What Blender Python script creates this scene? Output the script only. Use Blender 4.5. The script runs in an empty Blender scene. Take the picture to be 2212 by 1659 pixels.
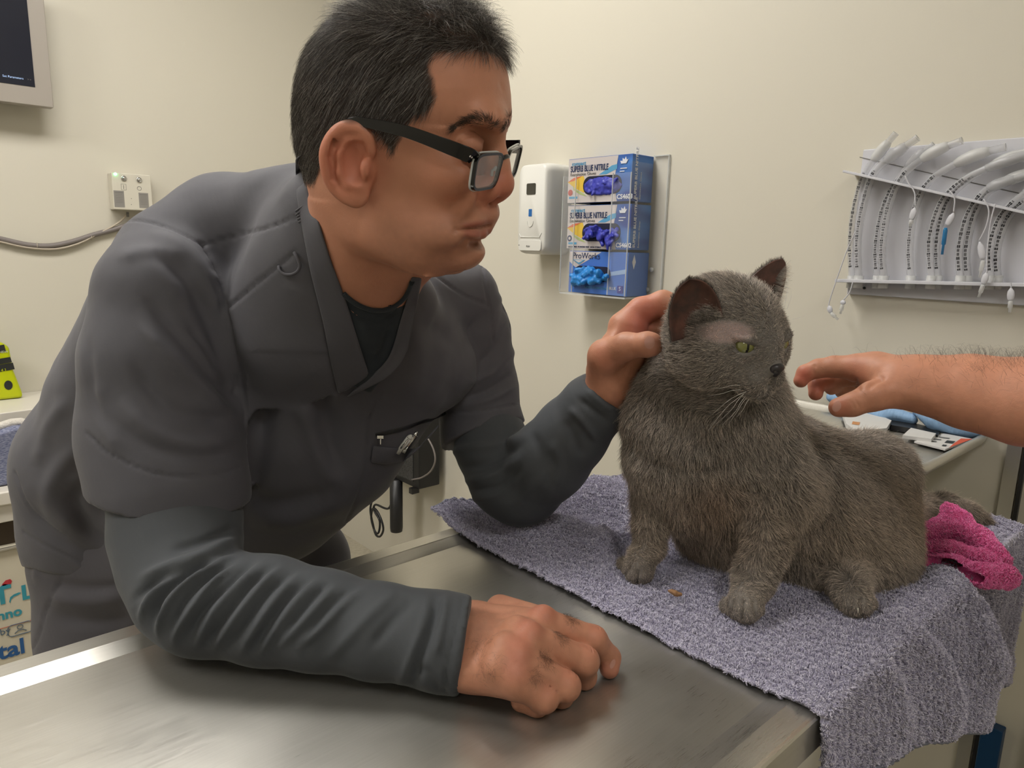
import bpy, bmesh, math, random
import numpy as np
from mathutils import Vector, Matrix
from mathutils.bvhtree import BVHTree
rng = np.random.default_rng(7)
random.seed(7)
C = bpy.context.scene.collection

# ------------------------------------------------------------ camera (2212 x 1659)
FPX, CX, CY = 1536.0, 1106.0, 829.5
_x = np.array([1725., 254., -FPX]); _x /= np.linalg.norm(_x)
_u = np.array([206., 7890., FPX]); _u -= _x * (_u @ _x); _u /= np.linalg.norm(_u)
_y = np.cross(_u, _x)
RW = np.array([_x, _y, _u])                    # camera space -> world space
CAM = np.array([0.0, 0.0, 1.29])
cam_data = bpy.data.cameras.new('camera'); cam = bpy.data.objects.new('camera', cam_data); C.objects.link(cam)
cam_data.sensor_width = 36.0; cam_data.lens = FPX / 2212 * 36.0; cam_data.clip_start = 0.02
M4 = Matrix([list(RW[0]) + [CAM[0]], list(RW[1]) + [CAM[1]], list(RW[2]) + [CAM[2]], [0, 0, 0, 1]])
cam.matrix_world = M4
bpy.context.scene.camera = cam

# ------------------------------------------------------------ world, lights, exposure
sc = bpy.context.scene
sc.view_settings.view_transform = 'Standard'; sc.view_settings.look = 'None'
sc.view_settings.gamma = 1.0; sc.view_settings.use_curve_mapping = False
sc.view_settings.exposure = 0.0
wd = bpy.data.worlds.new('world'); sc.world = wd; wd.use_nodes = True
wd.node_tree.nodes['Background'].inputs[0].default_value = (0.95, 0.93, 0.88, 1)
wd.node_tree.nodes['Background'].inputs[1].default_value = 0.15
sc.cycles.use_adaptive_sampling = True; sc.cycles.adaptive_threshold = 0.06
sc.cycles.max_bounces = 5; sc.cycles.diffuse_bounces = 2; sc.cycles.glossy_bounces = 2
sc.cycles.transmission_bounces = 5; sc.cycles.transparent_max_bounces = 8
sc.cycles.use_denoising = True
sc.cycles.caustics_reflective = False; sc.cycles.caustics_refractive = False
LAMP_E = 13.8; LAMP_C = (1.0, .972, .93, 1)
LIGHTS = [  # ceiling troffers: centre x, y, size x, size y
    (0.35, 1.50, 1.2, 0.60), (-1.5, 1.50, 1.2, 0.60), (0.10, -0.9, 0.6, 0.40), (-1.8, -1.0, 0.6, 0.30)]
CEIL = 2.75
# the troffers themselves are built with the ceiling (their diffusers give off the light)

# ------------------------------------------------------------ picture <-> place helpers
def ray(px, py):
    return RW @ np.array([(px - CX) / FPX, -(py - CY) / FPX, -1.0])
def P(px, py, d): return CAM + ray(px, py) * d
def onplane(px, py, ax, v):
    r = ray(px, py); return CAM + r * ((v - CAM[ax]) / r[ax])
def proj(p):
    q = (np.asarray(p, float) - CAM) @ RW
    return np.stack([CX - q[..., 0] / q[..., 2] * FPX, CY + q[..., 1] / q[..., 2] * FPX, -q[..., 2]], -1)
def V(*a): return np.array(a, float)
def unit(v): v = np.asarray(v, float); return v / (np.linalg.norm(v) + 1e-12)
def onmesh(bvh, px, py, lift=0.0):
    r = ray(px, py); r = r / np.linalg.norm(r)
    h = bvh.ray_cast(Vector(CAM), Vector(r))
    if h[0] is None: return None
    n = np.array(h[1]);
    if n @ r > 0: n = -n
    return np.array(h[0]) + n * lift, n

# ------------------------------------------------------------ objects
def link(name, me, mats=None, parent=None):
    o = bpy.data.objects.new(name, me); C.objects.link(o)
    for m in (mats if isinstance(mats, (list, tuple)) else [mats]):
        if m: me.materials.append(m)
    if parent is not None: o.parent = parent
    return o
def mesh(name, vs, fs, mats=None, parent=None, smooth=True, mi=None):
    me = bpy.data.meshes.new(name)
    vs = np.asarray(vs, np.float32)
    if isinstance(fs, np.ndarray) and fs.ndim == 2:
        n, k = fs.shape
        me.vertices.add(len(vs)); me.vertices.foreach_set('co', vs.ravel())
        me.loops.add(n * k); me.loops.foreach_set('vertex_index', fs.astype(np.int32).ravel())
        me.polygons.add(n); me.polygons.foreach_set('loop_start', np.arange(0, n * k, k, dtype=np.int32))
        me.update(calc_edges=True); me.validate()
    else:
        me.from_pydata([tuple(map(float, v)) for v in vs], [], [tuple(int(i) for i in f) for f in fs])
    if smooth: me.polygons.foreach_set('use_smooth', np.ones(len(me.polygons), bool))
    if mi is not None: me.polygons.foreach_set('material_index', np.asarray(mi, np.int32))
    return link(name, me, mats, parent)
def empty(name, loc, label=None, cat=None, group=None, rot=None):
    o = bpy.data.objects.new(name, None); C.objects.link(o); o.location = tuple(map(float, loc)); o.empty_display_size = 0.05
    if rot is not None: o.rotation_euler = rot
    return tag(o, label, cat, group)
def tag(o, label=None, cat=None, group=None, kind=None):
    if label: o['label'] = label
    if cat: o['category'] = cat
    if group: o['group'] = group
    if kind: o['kind'] = kind
    return o
def adopt(root, *kids):
    """keep the children where they stand while root is their parent"""
    inv = Matrix.Translation(-Vector(root.location)) if root.rotation_euler[2] == 0 else None
    for k in kids:
        k.parent = root; k.matrix_parent_inverse = (inv if inv is not None else root.matrix_basis.inverted())
    return root
class MB:
    """collects shapes into one mesh"""
    def __init__(s): s.v, s.f, s.m, s.sm = [], [], [], []
    def add(s, vs, fs, mi=0, sm=False):
        b = len(s.v); s.v += [tuple(map(float, v)) for v in vs]; s.f += [tuple(int(i) + b for i in f) for f in fs]
        s.m += [mi] * len(fs); s.sm += [sm] * len(fs); return s
    def box(s, c, size, ax=None, mi=0):
        c = np.asarray(c, float); h = np.asarray(size, float) / 2; A = np.eye(3) if ax is None else np.asarray(ax, float)
        vs = [c + A[0] * h[0] * i + A[1] * h[1] * j + A[2] * h[2] * k for i in (-1, 1) for j in (-1, 1) for k in (-1, 1)]
        return s.add(vs, [(0, 1, 3, 2), (4, 6, 7, 5), (0, 4, 5, 1), (2, 3, 7, 6), (0, 2, 6, 4), (1, 5, 7, 3)], mi)
    def tube(s, pts, r, n=10, mi=0, closed=False, flat=1.0, up=None):
        pts = [np.asarray(p, float) for p in pts]; N = len(pts); rr = r if hasattr(r, '__len__') else [r] * N
        vs = []; prev = None
        for i, p in enumerate(pts):
            a = pts[(i - 1) % N] if (closed or i > 0) else p; b = pts[(i + 1) % N] if (closed or i < N - 1) else p
            t = unit(b - a)
            if prev is None:
                q = np.cross(t, up if up is not None else (V(0, 0, 1) if abs(t[2]) < .9 else V(1, 0, 0))); q = unit(q)
            else: q = unit(prev - t * (prev @ t))
            prev = q; w = np.cross(t, q)
            vs += [p + (q * math.cos(k * 2 * math.pi / n) + w * flat * math.sin(k * 2 * math.pi / n)) * rr[i] for k in range(n)]
        fs = []
        for i in range(N if closed else N - 1):
            j = (i + 1) % N
            fs += [(i * n + k, i * n + (k + 1) % n, j * n + (k + 1) % n, j * n + k) for k in range(n)]
        if not closed: fs += [tuple(range(n))[::-1], tuple((N - 1) * n + k for k in range(n))]
        return s.add(vs, fs, mi, True)
    def lathe(s, prof, c=(0, 0, 0), ax=None, n=24, mi=0):
        """prof: (r, h) pairs along axis ax[2]"""
        A = np.eye(3) if ax is None else np.asarray(ax, float); c = np.asarray(c, float); vs = []
        for r, h in prof: vs += [c + A[2] * h + (A[0] * math.cos(k * 2 * math.pi / n) + A[1] * math.sin(k * 2 * math.pi / n)) * r for k in range(n)]
        fs = []
        for i in range(len(prof) - 1): fs += [(i * n + k, i * n + (k + 1) % n, (i + 1) * n + (k + 1) % n, (i + 1) * n + k) for k in range(n)]
        fs += [tuple(range(n))[::-1], tuple((len(prof) - 1) * n + k for k in range(n))]
        return s.add(vs, fs, mi, True)
    def prism(s, poly, o, ex, ey, ez, h, mi=0, sm=False):
        """poly (x, y) in the plane ex, ey, extruded by h along ez"""
        o, ex, ey, ez = [np.asarray(k, float) for k in (o, ex, ey, ez)]; n = len(poly)
        vs = [o + ex * x + ey * y for x, y in poly] + [o + ex * x + ey * y + ez * h for x, y in poly]
        fs = [tuple(range(n))[::-1], tuple(range(n, 2 * n))] + [(i, (i + 1) % n, (i + 1) % n + n, i + n) for i in range(n)]
        return s.add(vs, fs, mi, sm)
    def build(s, name, mats, parent=None, bevel=0, seg=2, sub=0):
        me = bpy.data.meshes.new(name); me.from_pydata(s.v, [], s.f); me.polygons.foreach_set('material_index', s.m)
        me.polygons.foreach_set('use_smooth', np.ones(len(s.f), bool) if bevel else np.array(s.sm, bool)); me.update()
        bm = bmesh.new(); bm.from_mesh(me); bmesh.ops.recalc_face_normals(bm, faces=bm.faces); bm.to_mesh(me); bm.free()
        o = link(name, me, mats, parent)
        if bevel:
            b = o.modifiers.new('bevel', 'BEVEL'); b.width = bevel; b.segments = seg; b.limit_method = 'ANGLE'; b.harden_normals = True
        if sub: o.modifiers.new('sub', 'SUBSURF').levels = sub; o.modifiers['sub'].render_levels = sub
        return o
def rrect(w, h, r, n=5, x0=0, y0=0):
    out = []
    for cx, cy, a in ((w / 2 - r, h / 2 - r, 0), (-w / 2 + r, h / 2 - r, 90), (-w / 2 + r, -h / 2 + r, 180), (w / 2 - r, -h / 2 + r, 270)):
        for k in range(n + 1):
            t = math.radians(a + 90 * k / n); out.append((x0 + cx + r * math.cos(t), y0 + cy + r * math.sin(t)))
    return out
def spline(pts, n=8, closed=False):
    pts = [np.asarray(p, float) for p in pts]; N = len(pts); out = []
    g = (lambda i: pts[i % N]) if closed else (lambda i: pts[min(max(i, 0), N - 1)])
    for i in range(N if closed else N - 1):
        a, b, c, d = g(i - 1), g(i), g(i + 1), g(i + 2)
        for k in range(n):
            t = k / n
            out.append(0.5 * ((2 * b) + (c - a) * t + (2 * a - 5 * b + 4 * c - d) * t * t + (3 * b - a - 3 * c + d) * t ** 3))
    if not closed: out.append(pts[-1])
    return out

# ------------------------------------------------------------ smooth solid modelling: distance fields -> mesh
def like(v):
    q = object.__new__(Vol); q.lo, q.h, q.n = v.lo, v.h, v.n; q.F = np.full(v.n, 0.05, np.float32); return q
class Vol:
    def __init__(s, lo, hi, h):
        s.lo = np.asarray(lo, float); s.h = h; s.n = np.ceil((np.asarray(hi) - s.lo) / h).astype(int) + 1
        s.F = np.full(s.n, 0.05, np.float32)
    def _sub(s, lo, hi, pad):
        a = np.maximum(0, np.floor((np.asarray(lo) - pad - s.lo) / s.h).astype(int)); b = np.minimum(s.n, np.ceil((np.asarray(hi) + pad - s.lo) / s.h).astype(int) + 1)
        if np.any(b <= a): return None
        sl = tuple(slice(i, j) for i, j in zip(a, b))
        g = [(s.lo[k] + s.h * np.arange(a[k], b[k])).astype(np.float32) for k in range(3)]
        return sl, np.meshgrid(*g, indexing='ij', sparse=True)
    def put(s, fn, lo, hi, k=0.01, mode='add', pad=None):
        q = s._sub(lo, hi, (k + 3 * s.h + 0.004) if pad is None else pad)
        if q is None: return s
        sl, (X, Y, Z) = q; d = fn(X, Y, Z).astype(np.float32); F = s.F[sl]
        if mode == 'add':
            h = np.maximum(k - np.abs(F - d), 0) / k if k > 0 else 0
            s.F[sl] = np.minimum(F, d) - h * h * k * 0.25
        elif mode == 'cut':
            d = -d; h = np.maximum(k - np.abs(F - d), 0) / k if k > 0 else 0
            s.F[sl] = np.maximum(F, d) + h * h * k * 0.25
        elif mode == 'and':
            s.F[sl] = np.maximum(F, d)
        return s
    def cone(s, a, b, r1, r2, k=0.01, mode='add'):
        a = np.asarray(a, float); b = np.asarray(b, float); L = np.linalg.norm(b - a); 
        if L < 1e-6: b = a + V(0, 0, 1e-5); L = 1e-5
        d = (b - a) / L
        def fn(X, Y, Z):
            x, y, z = X - a[0], Y - a[1], Z - a[2]
            t = np.clip(x * d[0] + y * d[1] + z * d[2], 0, L)
            q = np.sqrt((x - t * d[0]) ** 2 + (y - t * d[1]) ** 2 + (z - t * d[2]) ** 2)
            return q - (r1 + (r2 - r1) * t / L)
        m = max(r1, r2); return s.put(fn, np.minimum(a, b) - m, np.maximum(a, b) + m, k, mode)
    def chain(s, pts, k=0.01, mode='add'):
        """pts: (point, radius)"""
        for (a, r1), (b, r2) in zip(pts[:-1], pts[1:]): s.cone(a, b, r1, r2, k, mode)
        return s
    def ell(s, c, rad, ax=None, k=0.01, mode='add'):
        A = np.eye(3) if ax is None else np.asarray([unit(v) for v in ax]); c = np.asarray(c, float); rad = np.asarray(rad, float)
        ext = np.sqrt(((A * rad[:, None]) ** 2).sum(0))
        def fn(X, Y, Z):
            x, y, z = X - c[0], Y - c[1], Z - c[2]
            u = [(x * A[i][0] + y * A[i][1] + z * A[i][2]) / rad[i] for i in range(3)]
            k0 = np.sqrt(u[0] ** 2 + u[1] ** 2 + u[2] ** 2) + 1e-6
            k1 = np.sqrt((u[0] / rad[0]) ** 2 + (u[1] / rad[1]) ** 2 + (u[2] / rad[2]) ** 2) + 1e-6
            return k0 * (k0 - 1) / k1
        return s.put(fn, c - ext, c + ext, k, mode)
    def mesh(s, iso=0.0):
        F = s.F - iso; n = s.n
        ins = F < 0
        cnt = np.zeros(tuple(n - 1), np.int8)
        for i in (0, 1):
            for j in (0, 1):
                for k in (0, 1): cnt += ins[i:n[0] - 1 + i, j:n[1] - 1 + j, k:n[2] - 1 + k]
        act = (cnt > 0) & (cnt < 8); idx = np.full(act.shape, -1, np.int32); ci = np.argwhere(act); idx[act] = np.arange(len(ci))
        acc = np.zeros((len(ci), 3)); wt = np.zeros(len(ci))
        crn = [(i, j, k) for i in (0, 1) for j in (0, 1) for k in (0, 1)]
        for a in crn:
            for ax in range(3):
                if a[ax]: continue
                b = list(a); b[ax] = 1
                fa = F[ci[:, 0] + a[0], ci[:, 1] + a[1], ci[:, 2] + a[2]]; fb = F[ci[:, 0] + b[0], ci[:, 1] + b[1], ci[:, 2] + b[2]]
                m = (fa < 0) != (fb < 0); t = fa[m] / (fa[m] - fb[m]); p = np.tile(np.array(a, float), (m.sum(), 1)); p[:, ax] += t
                acc[m] += p; wt[m] += 1
        vs = s.lo + (ci + acc / wt[:, None]) * s.h
        fs = []
        for ax in range(3):
            o1, o2 = [(1, 2), (2, 0), (0, 1)][ax]
            sl0 = [slice(0, None)] * 3; sl1 = [slice(0, None)] * 3
            sl0[ax] = slice(0, n[ax] - 1); sl1[ax] = slice(1, n[ax])
            A = ins[tuple(sl0)]; B = ins[tuple(sl1)]; e = np.argwhere(A != B)
            e = e[(e[:, o1] > 0) & (e[:, o2] > 0) & (e[:, o1] < n[o1] - 1) & (e[:, o2] < n[o2] - 1)]
            ina = A[e[:, 0], e[:, 1], e[:, 2]]
            def g(d1, d2):
                q = e.copy(); q[:, o1] -= d1; q[:, o2] -= d2; return idx[q[:, 0], q[:, 1], q[:, 2]]
            quad = np.stack([g(1, 1), g(0, 1), g(0, 0), g(1, 0)], 1); quad[~ina] = quad[~ina][:, ::-1]
            fs.append(quad)
        fs = np.concatenate(fs); fs = fs[(fs >= 0).all(1)]
        return vs, fs
def polysd(pp, poly):
    p = list(poly) + [poly[0]]; d, _, _ = polydist(pp, p); return np.where(inpoly(pp, poly), -d, d)
def vsmooth(vs, fs, it=2, lam=0.5, mu=1.02):
    e = np.concatenate([fs[:, [i, (i + 1) % 4]] for i in range(4)]); n = len(vs); v = vs.copy()
    c = np.bincount(e[:, 0], minlength=n) + np.bincount(e[:, 1], minlength=n)
    for q in range(it * 2):
        a = np.stack([np.bincount(e[:, 0], v[e[:, 1], k], n) + np.bincount(e[:, 1], v[e[:, 0], k], n) for k in range(3)], 1) / np.maximum(c, 1)[:, None]
        v = v + (lam if q % 2 == 0 else -lam * mu) * (a - v)
    return v
def vnormals(vs, fs):
    n = np.cross(vs[fs[:, 2]] - vs[fs[:, 0]], vs[fs[:, 3]] - vs[fs[:, 1]]); out = np.zeros_like(vs)
    for k in range(4):
        for j in range(3): out[:, j] += np.bincount(fs[:, k], n[:, j], len(vs))
    return out / (np.linalg.norm(out, axis=1, keepdims=True) + 1e-12)
def noise3(p, s, seed=0):
    """cheap smooth value noise, about -1..1"""
    q = p / s; i = np.floor(q).astype(np.int64); f = q - i; f = f * f * (3 - 2 * f); out = 0
    for a in (0, 1):
        for b in (0, 1):
            for c in (0, 1):
                h = ((i[:, 0] + a) * 73856093) ^ ((i[:, 1] + b) * 19349663) ^ ((i[:, 2] + c) * 83492791) ^ (seed * 2654435761)
                h = (h ^ (h >> 13)) * 1274126177; h = ((h ^ (h >> 16)) & 0xffff) / 32767.5 - 1
                out = out + h * (f[:, 0] if a else 1 - f[:, 0]) * (f[:, 1] if b else 1 - f[:, 1]) * (f[:, 2] if c else 1 - f[:, 2])
    return out
def polydist(pp, line):
    """distance in 2-D of points pp to a polyline, plus the place along it (0..1) and the signed side"""
    best = np.full(len(pp), 1e9); tt = np.zeros(len(pp)); sd = np.zeros(len(pp)); line = np.asarray(line, float)
    seg = np.linalg.norm(line[1:] - line[:-1], axis=1); cum = np.concatenate([[0], np.cumsum(seg)])
    for i in range(len(line) - 1):
        a, b = line[i], line[i + 1]; d = b - a; L2 = d @ d
        t = np.clip(((pp - a) @ d) / L2, 0, 1); q = pp - a - t[:, None] * d; r = np.hypot(q[:, 0], q[:, 1])
        m = r < best; best[m] = r[m]; tt[m] = (cum[i] + t[m] * seg[i]) / cum[-1]
        sd[m] = np.sign(d[0] * q[m, 1] - d[1] * q[m, 0])
    return best, tt, sd
def inpoly(pp, poly):
    x, y = pp[:, 0], pp[:, 1]; ins = np.zeros(len(pp), bool); n = len(poly)
    for i in range(n):
        (x1, y1), (x2, y2) = poly[i], poly[(i + 1) % n]
        if y1 == y2: continue
        c = ((y1 > y) != (y2 > y)) & (x < (x2 - x1) * (y - y1) / (y2 - y1) + x1); ins ^= c
    return ins
def sstep(a, b, x): t = np.clip((x - a) / (b - a), 0, 1); return t * t * (3 - 2 * t)

def fold(vs, nn, specs):
    """push cloth in or out along curves drawn over it: (curve, width px, height m, kind)"""
    q = proj(vs); pp = q[:, :2]; vd = vs - CAM; facing = (nn * vd).sum(1) < 0.02; H = np.zeros(len(vs))
    for ln, w, h, kind, dn, df in specs:
        ln = np.array(spline([np.array(p, float) for p in ln], 6)); lo, hi = ln.min(0) - 3 * w, ln.max(0) + 3 * w
        m = facing & (pp[:, 0] > lo[0]) & (pp[:, 0] < hi[0]) & (pp[:, 1] > lo[1]) & (pp[:, 1] < hi[1]) & (q[:, 2] > dn) & (q[:, 2] < df)
        if not m.any(): continue
        d, t, s_ = polydist(pp[m], ln); fade = np.minimum(1, np.minimum(t, 1 - t) * 5 + .12); x = d / w
        if kind == 'ridge': H[m] += h * np.exp(-x * x) * fade
        elif kind == 'crease': H[m] += h * fade * (np.exp(-(x - 1.1) ** 2 * 1.5) * .8 - np.exp(-x * x * 3))
        elif kind == 'step': H[m] += h * fade * np.where(s_ * 1 > 0, np.exp(-x * .8), -np.exp(-x * .8) * .6)
        elif kind == 'seam': H[m] -= h * np.exp(-x * x * 2)
    return vs + nn * H[:, None]

# ------------------------------------------------------------ materials
def mat(name, col=(.8, .8, .8), rough=.5, metal=0., **kw):
    m = bpy.data.materials.new(name); m.use_nodes = True; b = m.node_tree.nodes['Principled BSDF']
    b.inputs['Base Color'].default_value = (*col, 1); b.inputs['Roughness'].default_value = rough; b.inputs['Metallic'].default_value = metal
    for k, v in kw.items():
        k = k.replace('_', ' ')
        b.inputs[k].default_value = v
    return m
def N(m, t, **kw):
    n = m.node_tree.nodes.new(t)
    for k, v in kw.items():
        if k in n.inputs.keys(): n.inputs[k].default_value = v
        else: setattr(n, k, v)
    return n
def L(m, a, b): m.node_tree.links.new(a, b)
def bsdf(m): return m.node_tree.nodes['Principled BSDF']
def ramp(m, fac, stops):
    r = N(m, 'ShaderNodeValToRGB'); L(m, fac, r.inputs[0]); e = r.color_ramp.elements
    while len(e) < len(stops): e.new(0.5)
    for k, (p, c) in zip(e, stops): k.position = p; k.color = (*c, 1) if len(c) == 3 else c
    return r
def coords(m, out='Object', scale=(1, 1, 1), rot=(0, 0, 0)):
    t = N(m, 'ShaderNodeTexCoord'); mp = N(m, 'ShaderNodeMapping'); mp.inputs['Scale'].default_value = scale; mp.inputs['Rotation'].default_value = rot
    L(m, t.outputs[out], mp.inputs[0]); return mp.outputs[0]
def bump(m, h, strength=.3, dist=.001, prev=None):
    b = N(m, 'ShaderNodeBump'); b.inputs['Strength'].default_value = strength; b.inputs['Distance'].default_value = dist
    L(m, h, b.inputs['Height'])
    if prev is not None: L(m, prev, b.inputs['Normal'])
    L(m, b.outputs[0], bsdf(m).inputs['Normal']); return b.outputs[0]
def noisy(m, scale=10, detail=4, vec=None, rough=.5):
    n = N(m, 'ShaderNodeTexNoise'); n.inputs['Scale'].default_value = scale; n.inputs['Detail'].default_value = detail; n.inputs['Roughness'].default_value = rough
    L(m, vec if vec is not None else coords(m), n.inputs['Vector']); return n.outputs[0]
def srgb(r, g, b): return tuple(((c / 255 + .055) / 1.055) ** 2.4 if c > 10 else c / 255 / 12.92 for c in (r, g, b))
def mixc(m, fac, a, b, mode='MIX'):
    x = N(m, 'ShaderNodeMix'); x.data_type = 'RGBA'; x.blend_type = mode
    if isinstance(fac, (int, float)): x.inputs[0].default_value = fac
    else: L(m, fac, x.inputs[0])
    for s, v in ((x.inputs[6], a), (x.inputs[7], b)):
        if isinstance(v, tuple): s.default_value = (*v, 1)
        else: L(m, v, s)
    return x.outputs[2]
def attr(m, name): a = N(m, 'ShaderNodeAttribute'); a.attribute_name = name; return a
def vcol(o, name, arr):
    a = o.data.color_attributes.new(name, 'FLOAT_COLOR', 'POINT'); arr = np.asarray(arr, np.float32)
    if arr.shape[1] == 3: arr = np.concatenate([arr, np.ones((len(arr), 1), np.float32)], 1)
    a.data.foreach_set('color', arr.ravel())
def text(name, s, o, ex, ey, size, m, parent=None, depth=0.0003, font=None, align='LEFT', bold=0.0, sx=1.0, sy=1.0):
    """lettering: baseline start o, reading along ex, up ey (kept as a mesh)"""
    ex, ey = unit(ex), unit(ey); ez = np.cross(ex, ey)
    c = bpy.data.curves.new(name, 'FONT'); c.body = s; c.size = size; c.extrude = depth; c.align_x = align; c.offset = bold; c.resolution_u = 3
    t = bpy.data.objects.new(name, c); C.objects.link(t); bpy.context.view_layer.update()
    me = bpy.data.meshes.new_from_object(t.evaluated_get(bpy.context.evaluated_depsgraph_get())); bpy.data.objects.remove(t); bpy.data.curves.remove(c)
    me.name = name; n = len(me.vertices); co = np.empty(n * 3, np.float32); me.vertices.foreach_get('co', co); co = co.reshape(-1, 3)
    co = np.asarray(o) + co[:, :1] * ex * sx + co[:, 1:2] * ey * sy + co[:, 2:] * ez
    me.vertices.foreach_set('co', co.astype(np.float32).ravel()); me.materials.clear()
    ob = link(name, me, m)
    if parent is not None: adopt(parent, ob)
    return ob
def hairs(name, roots, ctrl, mat_, parent=None, r0=.00006, r1=.00002):
    """roots (n,3) unused if ctrl given: ctrl is (n, k, 3) world points"""
    n, k, _ = ctrl.shape
    hc = bpy.data.hair_curves.new(name); hc.add_curves([k] * n)
    hc.attributes['position'].data.foreach_set('vector', ctrl.astype(np.float32).ravel())
    ra = hc.attributes.get('radius') or hc.attributes.new('radius', 'FLOAT', 'POINT')
    rr = np.tile(np.linspace(1, 0, k), (n, 1)); base = r0 if np.ndim(r0) else np.full(n, r0)
    ra.data.foreach_set('value', (r1 + (np.asarray(base)[:, None] - r1) * rr).astype(np.float32).ravel())
    hc.materials.append(mat_)
    o = bpy.data.objects.new(name, hc); C.objects.link(o)
    if parent is not None: o.parent = parent
    return o
# ============================================================ materials of the room
WX, WY = 1.479, 2.783                      # right wall x, left wall y
m_wall = mat('wall paint', srgb(220, 214, 198), .55)
_n = noisy(m_wall, 1.3, 3); L(m_wall, mixc(m_wall, _n, srgb(217, 211, 195), srgb(222, 216, 200)), bsdf(m_wall).inputs['Base Color'])
_n2 = noisy(m_wall, 140, 3); bump(m_wall, _n2, .06, .001)
m_ceil = mat('ceiling tile', srgb(225, 220, 205), .8); bump(m_ceil, noisy(m_ceil, 200, 2), .3, .002)
m_floor = mat('vinyl floor', srgb(176, 168, 148), .35)
L(m_floor, ramp(m_floor, noisy(m_floor, 60, 5), [(.35, srgb(168, 160, 140)), (.65, srgb(184, 176, 156))]).outputs[0], bsdf(m_floor).inputs['Base Color'])
m_white = mat('white plastic', srgb(228, 226, 218), .35)
m_cream = mat('cream laminate', srgb(212, 204, 184), .4)
m_grey = mat('grey plastic', srgb(120, 118, 114), .5)
m_dark = mat('black plastic', (.012, .012, .013), .4)
m_chrome = mat('chrome', (.7, .7, .7), .15, 1.)
m_alu = mat('aluminium', (.62, .61, .58), .35, 1.)
m_lamp = mat('lamp diffuser', (.9, .9, .9), .5)
bsdf(m_lamp).inputs['Emission Color'].default_value = LAMP_C; bsdf(m_lamp).inputs['Emission Strength'].default_value = LAMP_E
m_black_ink = mat('black ink', (.02, .02, .022), .5)

def struct(o, nm=None): o['kind'] = 'structure'; return o
X0, Y0 = -2.6, -1.9
b = MB(); b.box(((X0 + WX) / 2, (Y0 + WY) / 2, -.05), (WX - X0 + .4, WY - Y0 + .4, .1)); struct(b.build('floor', m_floor))
b = MB(); b.box(((X0 + WX) / 2, (Y0 + WY) / 2, CEIL + .05), (WX - X0 + .4, WY - Y0 + .4, .1)); struct(b.build('ceiling', m_ceil))
b = MB(); b.box((WX + .05, (Y0 + WY) / 2, CEIL / 2), (.1, WY - Y0, CEIL)); struct(b.build('wall_right', m_wall))
b = MB(); b.box(((X0 + WX) / 2, WY + .05, CEIL / 2), (WX - X0 + .2, .1, CEIL)); struct(b.build('wall_left', m_wall))
b = MB(); b.box((X0 - .05, (Y0 + WY) / 2, CEIL / 2), (.1, WY - Y0, CEIL)); struct(b.build('wall_back', m_wall))
b = MB(); b.box(((X0 + WX) / 2, Y0 - .05, CEIL / 2), (WX - X0 + .2, .1, CEIL)); struct(b.build('wall_front', m_wall))
for i, (lx, ly, sx, sy) in enumerate(LIGHTS):
    r = empty('ceiling_light', (lx, ly, CEIL), 'recessed rectangular ceiling light with %s' % ['white frame, above the leaning person', 'white frame, at the far end of the room', 'white frame, above the near side of the steel table', 'white frame, behind the photographer'][i], 'ceiling light')
    b = MB(); b.prism(rrect(sx, sy, .01), (lx, ly, CEIL - .012), V(1, 0, 0), V(0, 1, 0), V(0, 0, 1), .006); d = b.build('diffuser', m_lamp)
    b = MB()
    for q, w in (((0, sy / 2 + .015), (sx + .06, .03)), ((0, -sy / 2 - .015), (sx + .06, .03)), ((sx / 2 + .015, 0), (.03, sy)), ((-sx / 2 - .015, 0), (.03, sy))):
        b.box((lx + q[0], ly + q[1], CEIL - .009), (w[0], w[1], .018))
    adopt(r, d, b.build('frame', m_white, bevel=.002))
# trims on the right wall, low down at the right of the picture
b = MB(); b.box((WX - .004, .298, .50), (.008, .022, 1.0), mi=0); b.box((WX - .005, .281, .50), (.010, .006, 1.0), mi=1); struct(b.build('trim_1', [m_alu, m_dark]))
m_blue = mat('dark blue laminate', srgb(10, 62, 104), .4)
b = MB(); b.box((WX - .012, .258, .22), (.024, .034, .44)); struct(b.build('trim_2', m_blue, bevel=.002))
b = MB(); b.box((WX - .012, .182, .24), (.024, .03, .48)); struct(b.build('trim_3', mat('dark grey laminate', srgb(40, 44, 56), .4), bevel=.002))
b = MB(); b.box((WX - .006, (Y0 + .24) / 2, .05), (.012, .24 - Y0, .1)); struct(b.build('baseboard_right', m_cream, bevel=.002))
b = MB(); b.box(((X0 + WX) / 2, WY - .006, .05), (WX - X0, .012, .1)); struct(b.build('baseboard_left', m_cream, bevel=.002))

# ============================================================ steel examination table
m_steel = mat('brushed steel', (.56, .54, .50), .3, .88)
_m = m_steel
_v = coords(_m, 'Object', (1.2, 60, 20)); _n = noisy(_m, 9, 6, _v, .6)
_v2 = coords(_m, 'Object', (1, 1, 1)); _sm = noisy(_m, 5, 5, _v2, .6)
_r = N(_m, 'ShaderNodeMapRange'); L(_m, _sm, _r.inputs[0]); _r.inputs[1].default_value = .3; _r.inputs[2].default_value = .7; _r.inputs[3].default_value = .20; _r.inputs[4].default_value = .33
_a = N(_m, 'ShaderNodeMath', operation='MULTIPLY_ADD'); L(_m, _n, _a.inputs[0]); _a.inputs[1].default_value = .08; L(_m, _r.outputs[0], _a.inputs[2]); L(_m, _a.outputs[0], bsdf(_m).inputs['Roughness'])
L(_m, mixc(_m, _n, srgb(206, 203, 194), srgb(224, 221, 213)), bsdf(_m).inputs['Base Color'])
_b1 = bump(_m, _n, .10, .0004)
_prev = _a.outputs[0]
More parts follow.
